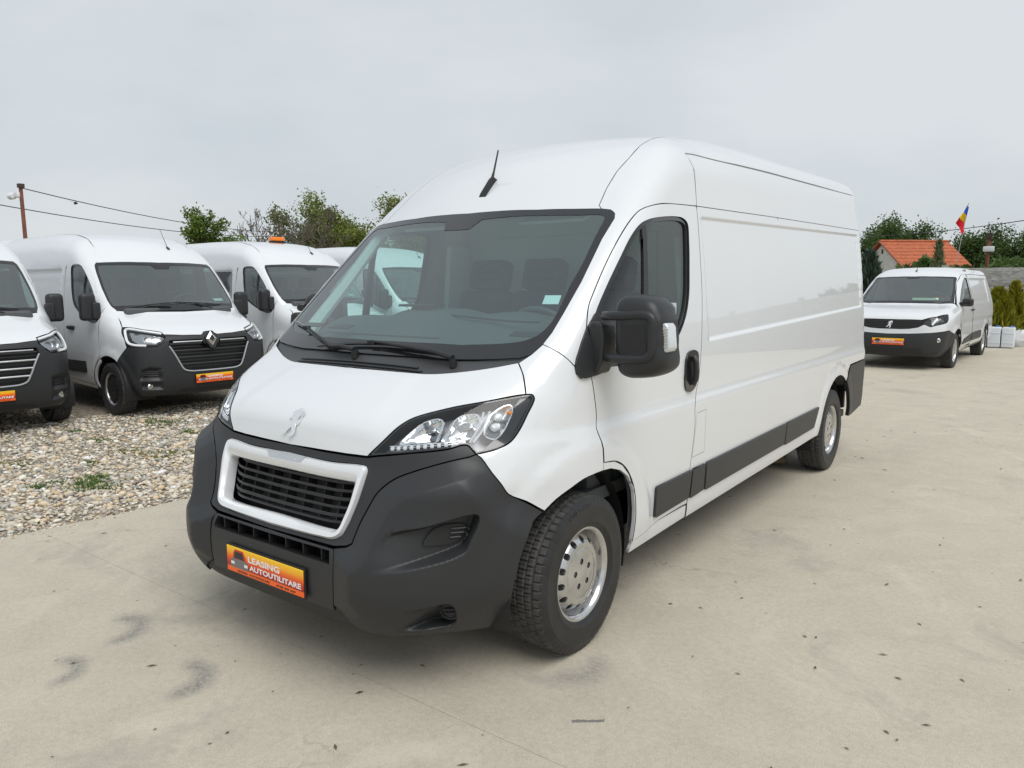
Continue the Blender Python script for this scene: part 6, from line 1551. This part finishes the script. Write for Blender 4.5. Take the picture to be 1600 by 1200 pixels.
def build_master():
    B = master_body()
    pkm = np.array([(.635, .355), (.66, .655), (.80, .665), (.875, .63), (.90, .50), (.87, .36)])
    def f_m(X, y, z, x):
        r = np.zeros(len(X)); k = (y < .6) & (z < .8) & (X > .5)
        if k.any():
            q = np.stack([X[k], z[k]], 1); sd = poly_dist(q, pkm)*np.where(in_poly(q, pkm), 1, -1); r[k] = .035*sstep(0, .05, sd)*(1-.75*np.exp(-((z[k]-.475)/.03)**2))
        return r
    def f_ma(X, y, z, x): return -.014*(1-sstep(.49, .57, np.hypot(y-.83, z-.335)))*sstep(.75, .9, X)*sstep(.3, .5, z) - .012*(1-sstep(.49, .57, np.hypot(y-4.55, z-.345)))*sstep(.75, .9, X)*sstep(.3, .5, z)
    def f_mr(X, y, z, x): return .010*sstep(2.30, 2.34, y)*(1-sstep(5.3, 5.34, y))*sstep(1.24, 1.28, z)*(1-sstep(1.90, 1.93, z))*(X > .7)
    B.feats = [f_m, f_ma, f_mr]
    root = empty('delivery_van', 'x', 'van')
    PT = [paint, gap_shade_seal]; PG = [paint, joint_grey]; BK = [plast, plast_dark]
    ws_side = np.array([(.793, 1.562, 1.998), (.824, 1.535, 1.964), (.845, 1.449, 1.872), (.869, 1.242, 1.654), (.871, 1.085, 1.49), (.859, 1.007, 1.415), (.825, .936, 1.359)])
    ws_top = np.array([(0, 1.43, 2.012), (.3, 1.455, 2.012), (.565, 1.504, 2.010)])
    ws_bot = np.array([(.6, .87, 1.352), (.391, .825, 1.351), (0, .79, 1.345)])
    wo = np.vstack([ws_top, catmull(ws_side, 3), ws_bot])
    wi = np.array([(0, 1.335, 1.915), (.10, 1.34, 1.915), (.14, 1.39, 1.960), (.45, 1.44, 1.963), (.736, 1.502, 1.963), (.79, 1.513, 1.956), (.819, 1.424, 1.86), (.844, 1.217, 1.641), (.85, 1.049, 1.465), (.832, .99, 1.425), (.6, .94, 1.42), (.36, .885, 1.418), (0, .86, 1.415)])
    panel('windscreen_border', B, np.vstack([wo, wi[::-1]]), D_HOOD, root, [frit, gap_shade_seal], g=.09, gap=0, mirror='weld', depth=.005)
    panel('windscreen', B, wi, D_HOOD, root, [glass_van, gap_shade_seal], g=.12, gap=-.002, off=-.002, mirror='weld', flange=False)
    hood_rear = np.array([(0, .765, 1.325), (.4, .805, 1.335), (.65, .865, 1.345), (.825, .932, 1.357)])
    seam = np.array([(.825, .932, 1.357), (.856, .86, 1.30), (.878, .72, 1.225), (.912, .602, 1.156)])
    hl = np.array([(.922, .608, 1.151), (.75, .36, 1.125), (.58, .238, 1.093), (.571, .148, 1.028), (.641, .128, .953), (.69, .132, .913), (.882, .267, .913), (.947, .391, .916), (.952, .462, 1.005), (.945, .55, 1.09)])
    hood_front = np.array([(.575, .19, 1.062), (.35, .135, 1.046), (.115, .112, 1.038), (.085, .125, 1.055), (.055, .155, 1.078), (0, .17, 1.085)])
    panel('hood', B, np.vstack([catmull(hood_rear, 3)[:-1], catmull(seam, 3), hl[1:3], hood_front]), D_HOOD, root, PT, g=.06, mirror='weld')
    fend = np.vstack([seam[::-1], np.array([(.845, .97, 1.39), (.859, 1.007, 1.415), (.93, 1.04, 1.40), (.965, 1.06, 1.33), (.99, 1.045, 1.27), (1.0, 1.045, 1.20), (1.031, 1.048, .90), (1.03, 1.05, .735)]), arc3(.83, .335, .44, 62, 122, 8), np.array([(.989, .604, .717), (.978, .531, .807), (.953, .408, .905)]), hl[8:10]])
    panel('fender', B, fend, (-.9, .4, -.18), root, PT, g=.06, mirror='copy')
    # doors
    win = catmull(np.array([(1, 1.985, 1.930), (1, 1.95, 1.968), (1, 1.66, 1.965), (1, 1.552, 1.912), (1, 1.422, 1.782), (1, 1.257, 1.604), (1, 1.119, 1.441), (1, 1.046, 1.28), (1, 1.10, 1.215), (1, 1.197, 1.195), (1, 1.35, 1.22), (1, 1.512, 1.269), (1, 1.74, 1.36), (1, 1.86, 1.44), (1, 1.93, 1.589), (1, 1.965, 1.786)]), 3, True)
    door_top = np.array([(1, 1.06, 1.33), (1, 1.15, 1.455), (1, 1.305, 1.68), (1, 1.484, 1.872), (1, 1.62, 1.99), (1, 1.712, 2.02), (1, 2.05, 2.03)])
    door = np.vstack([catmull(door_top, 3), np.array([(1, 2.12, 2.0), (1, 2.16, 1.9), (1, 2.19, 1.65), (1, 2.2, 1.3), (1, 2.2, .40), (1, 1.28, .36)]), arc3(.83, .335, .46, 5, 60, 7), np.array([(1, 1.05, .74), (1, 1.047, .90), (1, 1.045, 1.20), (1, 1.045, 1.27)])])
    drs = panel('door', B, door, D_SIDE, root, PT, holes=[win], g=.07, mirror='copy', hole_depth=.03, hole_gap=0)
    for sgn, dr in zip((1, -1), drs):
        fi = inset3(win, .022)
        objs = [panel('window_frame', B, win, D_SIDE, dr, [gloss_black, plast_dark], holes=[fi], g=.1, off=-.008, gap=-.002, hole_gap=0),
                panel('window_glass', B, fi, D_SIDE, dr, [glass_van, gap_shade_seal], g=.15, off=-.016, gap=-.004, flange=False),
                panel('window_divider', B, np.array([(1, 1.50, 1.25), (1, 1.53, 1.87), (1, 1.56, 1.88), (1, 1.535, 1.25)]), D_SIDE, dr, BK, g=.1, off=-.008, gap=0),
                panel('door_trim', B, door, D_SIDE, dr, [cabin_mid, cabin_mid], holes=[inset3(win, -.01)], g=.15, off=-.06, gap=.02, hole_gap=0, flange=False)]
        mb = MB(); mb.tube([(1.03, 1.83, 1.112), (1.058, 1.86, 1.118), (1.058, 2.0, 1.118), (1.03, 2.03, 1.112)], .018, 8, flat=1.4); mb.box((1.035, 1.93, 1.112), (.02, .17, .06), bev=.01); objs.append(mb.obj('door_handle', plast_dark, dr))
        if sgn < 0:
            for o in objs: flipx(o)
    panel('sill', B, np.vstack([arc3(.83, .335, .452, 62, 3, 8), np.array([(1, 1.285, .352), (1, 2.2, .392), (1, 2.2, .315), (1, 1.22, .29)]), arc3(.83, .335, .40, 0, 60, 8)]), D_SIDE, root, [paint, paint], g=.06, mirror='copy', off=-.003, depth=.02)
    ra = arc3(4.55, .345, .44, 10, 172, 12)
    seamz = np.array([(1, 2.165, 1.955), (1, 3.5, 1.965), (1, 5.42, 1.975)])
    panel('side_panel', B, np.vstack([seamz, np.array([(1, 5.46, 1.2), (1, 5.48, .46)]), ra, np.array([(1, 4.10, .33), (1, 2.2, .31), (1, 2.2, 1.30), (1, 2.19, 1.65)])]), D_SIDE, root, PT, g=.06, mirror='copy')
    ditch = np.array([(.793, 1.562, 1.998), (.76, 1.62, 2.06), (.70, 1.8, 2.2), (.66, 2.1, 2.33), (.64, 2.6, 2.42), (.64, 3.6, 2.45), (.64, 5.25, 2.44)])
    panel('roof', B, np.vstack([ws_top, ditch, np.array([(0, 5.45, 2.44)])]), (0, .42, -.9), root, PG, g=.12, mirror='weld', gap=.001)
    panel('body_side_frame', B, np.vstack([ws_side[::-1], ditch[1:], np.array([(.86, 5.33, 2.25), (.90, 5.40, 2.12)]), seamz[::-1], np.array([(1, 2.12, 2.0)]), catmull(door_top, 3)[::-1], np.array([(.93, 1.04, 1.40)])]), (-.72, .38, -.58), root, PG, g=.07, mirror='copy', gap=.0015)
    panel('side_moulding', B, np.array([(1, 1.50, .675), (1, 2.19, .668), (1, 2.19, .505), (1, 1.51, .515)]), D_SIDE, root, BK, g=.2, mirror='copy', off=.016, depth=.02)
    panel('side_moulding', B, np.array([(1, 2.21, .668), (1, 4.05, .66), (1, 4.02, .50), (1, 2.21, .505)]), D_SIDE, root, BK, g=.2, mirror='copy', off=.016, depth=.02)
    panel('rear_doors', B, np.array([(0, 5.5, 2.36), (.7, 5.5, 2.34), (.88, 5.5, 1.95), (.98, 5.5, 1.2), (.98, 5.5, .5), (0, 5.5, .5)]), (0, -1, 0), root, PT, g=.15, mirror='weld')
    # front bumper with the grille opening
    u = np.array([(.555, .105, .915), (.53, .09, .87), (.5, .077, .811), (.442, .056, .683), (.40, .048, .611), (.328, .041, .583), (.2, .034, .576), (0, .029, .575)])
    bump = np.vstack([hood_front[::-1], hl[3:8], np.array([(.953, .408, .898), (.978, .531, .807), (.989, .604, .717)]), arc3(.83, .335, .425, 122, 190, 9), np.array([(.83, .40, .262), (.80, .30, .272), (.685, .161, .283), (.285, .11, .276), (0, .10, .276)]),
                      np.array([(0, .029, .575)]), u[::-1][1:], np.array([(.545, .11, .985), (.3, .085, .985), (.13, .078, .985), (.10, .07, .93), (0, .065, .88)])])
    bp = panel('front_bumper', B, bump, D_DIAG, root, BK, g=.022, mirror='weld', gap=.003, depth=.04)
    mb = MB(); mb.box((0, .16, .78), (1.10, .02, .45), R=Matrix.Rotation(math.radians(-8), 3, 'X')); mb.obj('radiator_panel', plast_dark, root)
    gs = lambda x, z, d: tuple(B.cast(np.array([[x, -.5, z]]), np.array(D_FRONT, float), t0=0)[0] + np.array([0, d, 0]))
    for i, z in enumerate((.628, .672, .716, .760, .804, .848, .892, .936)):
        w = float(np.interp(z, [.58, .611, .683, .811, .915], [.35, .40, .442, .5, .54])); big = i % 2 == 1
        for side in (((-1, 1),) if z < .86 else ((-1, -.13/w), (.13/w, 1))):
            pts = [gs(t*w, z, .012 if big else .03) for t in np.linspace(side[0], side[1], 11)]
            MB().tube(pts, .010 if big else .006, 6, flat=1.3).obj('grille_bar', plast if big else plast_dark, root)
    pts = [gs(x, z, -.004) for x, _, z in catmull(u, 4)]
    for s in (1, -1): MB().tube([(p[0]*s, p[1], p[2]) for p in pts], .011, 6).obj('grille_trim', satin, root)
    for s in (1, -1): MB().tube([(x*s, *gs(x, .962, -.004)[1:]) for x in np.linspace(.125, .50, 9)], .009, 6).obj('grille_trim', satin, root)
    # diamond badge
    c = gs(0, .985, -.012); fr = frame(c, (1, 0, 0), (0, .25, .968), (0, -.968, .25)); mb = MB()
    mb.prism([(-.085, -.03), (-.03, -.125), (.03, -.125), (.085, -.03), (.085, .03), (.03, .105), (-.03, .105), (-.085, .03)], .012, fr)
    bd = mb.obj('badge_base', plast, root, smooth=False)
    o_, i_ = [(0, -.098), (.072, 0), (0, .098), (-.072, 0)], [(0, -.045), (.031, 0), (0, .045), (-.031, 0)]
    V = [fr @ Vector((x, y, .012)) for x, y in o_] + [fr @ Vector((x*.55, y*.55, .030)) for x, y in o_] + [fr @ Vector((x, y, .016)) for x, y in i_]
    mb = MB(); mb.add(V, [(k, (k+1) % 4, 4+(k+1) % 4, 4+k) for k in range(4)] + [(4+k, 4+(k+1) % 4, 8+(k+1) % 4, 8+k) for k in range(4)]); mb.obj('diamond_badge', chrome, bd, smooth=False)
    panel('lower_intake', B, np.array([(0, .09, .36), (.43, .1, .36), (.50, .12, .31), (0, .1, .31)]), D_FRONT, root, [plast_dark, plast_dark], g=.05, mirror='weld', off=.004, depth=.01)
    make_plate(root, 0, .018, .472)
    def corner():
        ob = [panel('side_vent', B, np.array([(.876, .243, .525), (.856, .209, .60), (.80, .15, .615), (.657, .087, .622), (.675, .095, .53)]), D_DIAG, bp, [plast_dark, plast_dark], g=.05, off=.004, gap=0, depth=.01)]
        for i, z in enumerate((.548, .575, .60)):
            pts = [B.cast(np.array([[x, -.5, z]]), np.array(D_FRONT, float), t0=0)[0] - np.array([0, .010, 0]) for x in np.linspace(.70, .84, 5)]
            ob.append(MB().tube(pts, .005, 6).obj('vent_bar', plast, bp))
        p = B.cast(np.array([[.774, -.5, .402]]), np.array(D_FRONT, float), t0=0)[0]
        ob.append(MB().lathe([(-.018, 0), (-.016, .03), (-.004, .042), (.02, .045)], 20, 'y', c=tuple(p)).obj('fog_lamp', chrome, bp))
        return ob
    both(corner)
    # headlights
    DL = (-.5, .8, -.25)
    def lamp():
        h = panel('headlight', B, hl, DL, root, [gloss_black, gloss_black], g=.08, gap=.004, off=-.06, flange=False)
        ob = [h, panel('lamp_lens', B, hl, DL, h, [lens, gloss_black], g=.06, gap=.006, off=.001, depth=.05)]
        ob.append(panel('lamp_tray', B, np.array([(.60, .2, 1.05), (.74, .33, 1.085), (.88, .5, 1.10), (.90, .4, 1.0), (.87, .28, .945), (.70, .15, .945), (.62, .15, 1.0)]), DL, h, [mat('lamp_grey', (.38, .39, .40), .22, metal=.85), gloss_black], g=.06, gap=0, off=-.035, depth=.01))
        d, e1, e2 = basis(DL)
        def sf(p, off): return B.cast(np.array([[np.dot(p, e1)*e1[k]+np.dot(p, e2)*e2[k] for k in range(3)]]), d, t0=-3., t1=9.)[0] + d*off
        cpath = [(.60, .2, 1.075), (.75, .33, 1.105), (.89, .54, 1.125), (.915, .5, 1.06), (.92, .42, .96), (.89, .31, .935), (.80, .2, .93)]
        ob.append(MB().tube([sf(np.array(p), .012) for p in catmull(np.array(cpath), 4)], .017, 6).obj('running_light', mat('led_bar', (.80, .81, .82), .25), h))
        for px, pz in ((.70, 1.0), (.79, 1.01)):
            c = sf(np.array((px, .2, pz)), .05); m = MB(); m.lathe([(.03, .01), (.02, .035), (-.01, .05)], 20, 'y', c=tuple(c)); ob.append(m.obj('lamp_reflector', reflector, h))
        return ob
    both(lamp)
    def mirror():
        m = MB(); m.box((1.02, 1.10, 1.36), (.10, .10, .22), bev=.03, seg=3); b = m.obj('wing_mirror', plast, root)
        m = MB(); m.box((1.05, 1.12, 1.43), (.10, .06, .05), bev=.015); m.box((1.05, 1.12, 1.30), (.10, .07, .06), bev=.015); a = m.obj('mirror_arm', plast, b)
        m = MB(); m.box((1.10, 1.16, 1.41), (.19, .15, .36), bev=.065, seg=5); c = m.obj('mirror_shell', plast, b, angle=50)
        m = MB(); m.box((1.10, 1.238, 1.42), (.15, .006, .26), bev=.002); g_ = m.obj('mirror_glass', chrome, b)
        return [b, a, c, g_]
    both(mirror)
    for y, x in ((.83, .905), (4.55, .90)):
        for s in (1, -1): make_wheel(root, (x*s, y, .345), s, .345, .225, .21, 'dark')
        arch_liner(root, y, .345, .432, 1.0, .62)
    mb = MB(); mb.box((0, 3.2, .36), (1.7, 4.4, .06)); mb.obj('underbody', plast_dark, root)
    cabin_simple(root, .88, .85, 1.38, 2.0, .90, 2.5, 2.05)
    p = B.cast(np.array([[.30, 1.72, 3.5]]), np.array(D_TOP, float), t0=0)[0]
    MB().tube([p, p+np.array([0, .05, .04])], [.022, .012], 8).tube([p+np.array([0, .04, .03]), p+np.array([0, .24, .30])], [.005, .003], 6).obj('roof_antenna', plast_dark, root)
    def wip(px, x0, x1):
        q = lambda x, y: B.cast(np.array([[x, y, 3.]]), np.array(D_TOP, float), t0=0)[0] + np.array([0, -.012, .012])
        MB().tube([q(px, .84), q((px+x0)/2, .85+.03), q(x0, .885), ], .010, 6).tube([q(x0+(x1-x0)*t, .88+.08*(x0+(x1-x0)*t)**2) for t in np.linspace(0, 1, 7)], .008, 6).obj('wiper', plast_dark, root)
    wip(.45, -.05, .62); wip(-.15, -.70, -.05)
    return root, B

def build_partner(loc, rz):
    B = partner_body()
    def f_p(X, y, z, x): return .012*sstep(2.36, 2.42, y)*(1-sstep(4.10, 4.18, y))*sstep(1.10, 1.15, z)*(1-sstep(1.56, 1.60, z))*(X > .5) - .012*(1-sstep(.42, .49, np.hypot(y-.892, z-.32)))*sstep(.65, .8, X)*sstep(.28, .45, z) - .012*(1-sstep(.42, .49, np.hypot(y-3.842, z-.32)))*sstep(.65, .8, X)*sstep(.28, .45, z) + .010*np.exp(-((z-.78)/.035)**2)*sstep(1.2, 1.4, y)*(X > .7)
    B.feats = [f_p]; root = empty('compact_van', 'small white van with a lion badge, parked facing out before the concrete wall', 'van', loc, rz)
    PT = [paint, gap_shade_seal]; BK = [plast, plast_dark]
    ws_top = np.array([(0, 1.60, 1.642), (.30, 1.63, 1.640), (.543, 1.696, 1.629)]); ws_side = np.array([(.67, 1.75, 1.622), (.70, 1.74, 1.602), (.736, 1.441, 1.402), (.778, 1.083, 1.154)])
    ws_bot = np.array([(.598, 1.002, 1.150), (.30, .955, 1.156), (0, .93, 1.158)])
    wo = np.vstack([ws_top, ws_side, ws_bot])
    wi = np.array([(0, 1.54, 1.598), (.09, 1.545, 1.598), (.12, 1.59, 1.622), (.5, 1.655, 1.612), (.655, 1.70, 1.595), (.70, 1.441, 1.415), (.735, 1.115, 1.19), (.58, 1.045, 1.185), (.30, 1.0, 1.19), (0, .975, 1.192)])
    panel('windscreen_border', B, np.vstack([wo, wi[::-1]]), D_HOOD, root, [frit, gap_shade_seal], g=.09, gap=0, mirror='weld', depth=.005)
    ws = panel('windscreen', B, wi, D_HOOD, root, [glass_van, gap_shade_seal], g=.15, gap=-.002, off=-.002, mirror='weld', flange=False)
    q = B.cast(np.array([[.33, -.5, 1.225]]), np.array(D_FRONT, float), t0=0)[0]
    mb = MB(); mb.box((0, 0, 0), (.42, .003, .06)); so = mb.obj('windscreen_notice', mat('notice', (.62, .64, .50), .6), ws); so.location = (q[0], q[1]+.02, q[2]); so.rotation_euler = (math.radians(-52), 0, math.radians(8))
    hl = np.array([(.493, .132, .883), (.692, .242, .938), (.826, .50, .982), (.850, .402, .874), (.840, .335, .831), (.715, .169, .790), (.631, .12, .763), (.535, .106, .805)])
    hood_f = np.array([(.493, .132, .883), (.139, .097, .885), (0, .096, .888)])
    seam = np.array([(.778, 1.075, 1.148), (.81, .85, 1.09), (.826, .50, .982)])
    panel('hood', B, np.vstack([np.array([(0, .915, 1.150), (.3, .938, 1.148), (.598, .985, 1.142)]), seam, hl[1:2], hood_f]), D_HOOD, root, PT, g=.06, mirror='weld')
    fx = .892
    fend = np.vstack([seam, hl[3:5], np.array([(.845, .325, .705), (.875, .45, .693)]), arc3(fx, .32, .385, 132, 60, 8, .9), np.array([(.92, 1.10, .70), (.92, 1.12, .95), (.875, 1.088, 1.06), (.80, 1.09, 1.14)])])
    panel('fender', B, fend, (-.9, .4, -.2), root, PT, g=.05, mirror='copy')
    gr_b = np.array([(.535, .106, .805), (.45, .085, .755), (.318, .067, .728), (.158, .057, .719), (0, .054, .718)])
    panel('grille', B, np.vstack([hood_f[::-1], hl[7:8], gr_b]), D_FRONT, root, [plast_dark, plast_dark], g=.05, mirror='weld', off=-.012)
    for z in (.745, .772, .80, .828, .855):
        w = float(np.interp(z, [.72, .76, .81, .88], [.25, .44, .52, .49])); pts = [tuple(B.cast(np.array([[t*w, -.5, z]]), np.array(D_FRONT, float), t0=0)[0] + np.array([0, .006, 0])) for t in np.linspace(-1, 1, 13)]
        MB().tube(pts, .006, 6).obj('grille_bar', gloss_black, root)
    bt = np.array([(0, .043, .634), (.326, .056, .642), (.65, .13, .665), (.827, .279, .690), (.875, .45, .690)])
    panel('nose_panel', B, np.vstack([gr_b[::-1], hl[6:3:-1], np.array([(.850, .40, .80), (.86, .40, .70)]), bt[3::-1]]), D_DIAG, root, PT, g=.05, mirror='weld')
    bump = np.vstack([bt, arc3(fx, .32, .378, 125, 185, 8, .9), np.array([(.80, .45, .24), (.70, .22, .245), (.53, .13, .25), (0, .09, .25)])])
    bp = panel('front_bumper', B, bump, D_DIAG, root, BK, g=.04, mirror='weld', off=.006, depth=.03)
    panel('lower_intake', B, np.array([(0, .05, .40), (.50, .08, .40), (.55, .1, .30), (0, .06, .30)]), D_FRONT, root, [plast_dark, plast_dark], g=.06, mirror='weld', off=.010, depth=.01)
    make_plate(root, 0, .008, .50)
    p = B.cast(np.array([[0, -.5, .80]]), np.array(D_FRONT, float), t0=0)[0]; lion(root, (0, p[1]-.002, p[2]), .125, B.normal(p[None])[0])
    DL = (-.5, .8, -.25)
    def lamp():
        h = panel('headlight', B, hl, DL, root, [gloss_black, gloss_black], g=.08, gap=.004, off=-.05, flange=False)
        ob = [h, panel('lamp_lens', B, hl, DL, h, [lens, gloss_black], g=.06, gap=.005, off=.001, depth=.045)]
        def sf(x, z, o): q = B.cast(np.array([[x, -.5, z]]), np.array(D_FRONT, float), t0=0)[0]; return q + np.array([-.01, o, 0])
        ob.append(MB().tube([sf(.66, .795, .014), sf(.69, .85, .014), sf(.72, .90, .014)], .020, 6).obj('running_light', white_led, h))
        for x, z in ((.60, .85), (.77, .88)): ob.append(MB().lathe([(.03, .01), (.02, .03), (-.008, .042)], 18, 'y', c=tuple(sf(x, z, .05))).obj('lamp_reflector', reflector, h))
        p = sf(.754, .535, -.004); ob.append(MB().lathe([(-.014, 0), (-.012, .035), (.0, .045), (.02, .047)], 20, 'y', c=tuple(p)).obj('fog_lamp', chrome, bp))
        return ob
    both(lamp)
    win = np.array([(1, 1.17, 1.085), (1, 1.289, 1.216), (1, 1.55, 1.40), (1, 1.78, 1.535), (1, 1.95, 1.60), (1, 2.12, 1.612), (1, 2.20, 1.60), (1, 2.21, 1.34), (1, 2.20, 1.18), (1, 2.15, 1.12), (1, 1.6, 1.085)])
    door_top = np.array([(.80, 1.12, 1.13), (.75, 1.36, 1.33), (.72, 1.62, 1.52), (.72, 1.90, 1.655), (.73, 2.05, 1.675), (.74, 2.24, 1.672)])
    door = np.vstack([door_top, np.array([(1, 2.28, 1.63), (1, 2.27, 1.1), (1, 2.27, .40), (1, 1.30, .36)]), arc3(fx, .32, .395, 10, 58, 6), np.array([(1, 1.12, .70), (1, 1.12, .95), (1, 1.09, 1.06)])])
    drs = panel('door', B, door, (-1, 0, -.25), root, PT, holes=[win_on(B, win)], g=.07, mirror='copy', hole_gap=0, hole_depth=.02)
    for sgn, dr in zip((1, -1), drs):
        w_ = win_on(B, win)
        ob = [panel('window_glass', B, w_, (-1, 0, -.25), dr, [glass_van, gap_shade_seal], g=.15, off=-.012, gap=-.004, flange=False)]
        ob.append(MB().tube([(.92, 2.10, 1.01), (.945, 2.12, 1.012), (.945, 2.22, 1.012), (.92, 2.24, 1.01)], .016, 6).obj('door_handle', plast_dark, dr))
        if sgn < 0:
            for o in ob: flipx(o)
    sw = np.array([(.74, 2.30, 1.672), (.74, 3.2, 1.672), (.74, 4.40, 1.65)])
    ra = arc3(fx+2.95, .32, .385, 8, 172, 12)
    panel('side_panel', B, np.vstack([sw, np.array([(1, 4.55, 1.3), (1, 4.66, .9), (1, 4.66, .42)]), ra, np.array([(1, 3.42, .33), (1, 2.30, .33), (1, 2.30, 1.63)])]), (-1, 0, -.25), root, PT, g=.045, mirror='copy')
    panel('side_moulding', B, np.array([(1, 1.42, .40), (1, 1.60, .50), (1, 2.24, .565), (1, 2.24, .42)]), D_SIDE, root, BK, g=.15, mirror='copy', off=.012, depth=.015)
    panel('side_moulding', B, np.array([(1, 2.31, .57), (1, 3.25, .59), (1, 3.35, .47), (1, 3.3, .43), (1, 2.31, .42)]), D_SIDE, root, BK, g=.15, mirror='copy', off=.012, depth=.015)
    panel('roof', B, np.vstack([ws_top, ws_side[:2], np.array([(.73, 1.60, 1.55), (.745, 1.45, 1.42), (.79, 1.09, 1.145), (.795, 1.115, 1.14)]), door_top[1:], sw, np.array([(.5, 4.52, 1.72), (0, 4.55, 1.74)])]), (-.5, .25, -.82), root, PT, g=.07, mirror='weld', gap=.001)
    panel('sill', B, np.array([(1, 1.29, .355), (1, 3.44, .33), (1, 3.42, .25), (1, 1.28, .26)]), D_SIDE, root, PT, g=.1, mirror='copy')
    panel('rear_doors', B, np.array([(0, 4.7, 1.66), (.6, 4.7, 1.62), (.8, 4.7, 1.1), (.85, 4.7, .5), (0, 4.7, .5)]), (0, -1, 0), root, PT, g=.15, mirror='weld')
    def mirror():
        m = MB(); m.box((.90, 1.22, 1.14), (.08, .08, .07), bev=.02); b = m.obj('wing_mirror', plast_dark, root)
        m = MB(); m.box((.985, 1.24, 1.17), (.18, .12, .15), bev=.05, seg=4); c = m.obj('mirror_shell', gloss_black, b)
        return [b, c]
    both(mirror)
    for y in (fx, fx+2.95):
        for s in (1, -1): make_wheel(root, (.80*s, y, .32), s, .32, .205, .205, 'steel')
        arch_liner(root, y, .32, .382, .89, .55)
    MB().box((0, 2.6, .33), (1.5, 3.6, .06)).obj('underbody', plast_dark, root)
    cabin_simple(root, .74, 1.0, 1.16, 2.05, .62, 2.5, 1.72, seats=((.38, .48, (.38,)), (-.38, .48, (-.38,))))
    mb = MB(); mb.box((.40, 1.98, 1.05), (.30, .12, .45), bev=.05); mb.obj('seat_cover', mat('red_cloth', (.45, .04, .05), .8), root)
    p = B.cast(np.array([[0, 1.78, 3.]]), np.array(D_TOP, float), t0=0)[0]
    MB().tube([p, p+np.array([0, .05, .03])], [.018, .01], 8).tube([p+np.array([0, .04, .02]), p+np.array([.0, .11, .16])], [.005, .003], 6).obj('roof_antenna', plast_dark, root)
    return root
def win_on(B, win): return B.cast(np.asarray(win, float) + [.3, 0, 0], np.array([-1., 0, 0]), t0=0)

def place_masters():
    root, B = build_master()
    GR = 'white vans parked in a row on the gravel'
    defs = [((-6.86, 1.36, -.10), 1.498, 'white van with four chrome grille bars, at the open end of the gravel row', 0),
            ((-6.561, 3.904, -.10), 1.515, 'white van with plain black grille and diamond badge, second in the gravel row', 1),
            ((-7.02, 6.93, -.07), 1.530, 'white van with an orange roof beacon and a rear side window, on gravel', 2),
            ((-6.75, 9.35, -.08), 1.47, 'white van beyond the beacon van, seen through the large van\'s cab windows', 3)]
    out = []
    for i, (loc, rz, lab, k) in enumerate(defs):
        r = root if i == 0 else copy_tree(root)
        r.location = loc; r.rotation_euler = (0, 0, rz); tag(r, lab, 'van', GR); out.append(r)
    gs = lambda x, z, d: tuple(B.cast(np.array([[x, -.5, z]]), np.array(D_FRONT, float), t0=0)[0] + np.array([0, d, 0]))
    for z in (.675, .762, .850):      # bright bars of the first van
        w = float(np.interp(z, [.58, .611, .683, .811, .915], [.35, .40, .442, .5, .54]))
        MB().tube([gs(t*w, z, .002) for t in np.linspace(-1, 1, 13)], .011, 6).obj('grille_bar', satin, out[0])
    # beacon and crew windows of the third van
    p = B.cast(np.array([[.15, 2.6, 3.5]]), np.array(D_TOP, float), t0=0)[0]
    mb = MB(); mb.box(tuple(p+np.array([0, 0, .012])), (.26, .16, .03), bev=.006); be = mb.obj('beacon_foot', plast_dark, out[2])
    mb = MB(); mb.box(tuple(p+np.array([0, 0, .065])), (.25, .15, .075), bev=.02, seg=3); mb.obj('roof_beacon', mat('beacon_orange', (.9, .22, .01), .2, coat=.5), out[2])
    for i in (2,):
        for lp in (np.array([(1, 2.36, 1.90), (1, 3.30, 1.90), (1, 3.34, 1.86), (1, 3.34, 1.34), (1, 3.30, 1.30), (1, 2.36, 1.30), (1, 2.32, 1.34), (1, 2.32, 1.86)]),):
            a, b = panel('side_window', B, lp, D_SIDE, out[i], [frit, frit], g=.2, off=.003, mirror='copy', depth=.004)
    # a paper behind the glass
    for i, x in ((1, .66), (2, .60)):
        mb = MB(); mb.box((0, 0, 0), (.16, .002, .05)); so = mb.obj('windscreen_paper', mat('sticker', (.75, .8, .8), .5), out[i]); q = gs(x, 1.48, .03); so.location = q; so.rotation_euler = (math.radians(-48), 0, math.radians(14))
    for i in (2, 3):                  # crew vans have no partition: one looks right through
        for ch in list(out[i].children):
            if ch.name.startswith('bulkhead'): bpy.data.objects.remove(ch)
    return out

# ---------------------------------------------------------------- put the place together
build_ground()
build_boxer()
place_masters()
build_partner((-.064, 12.87, .075), -.055)
build_gravel()
build_weeds()
build_litter()
build_background()
bpy.context.view_layer.update()
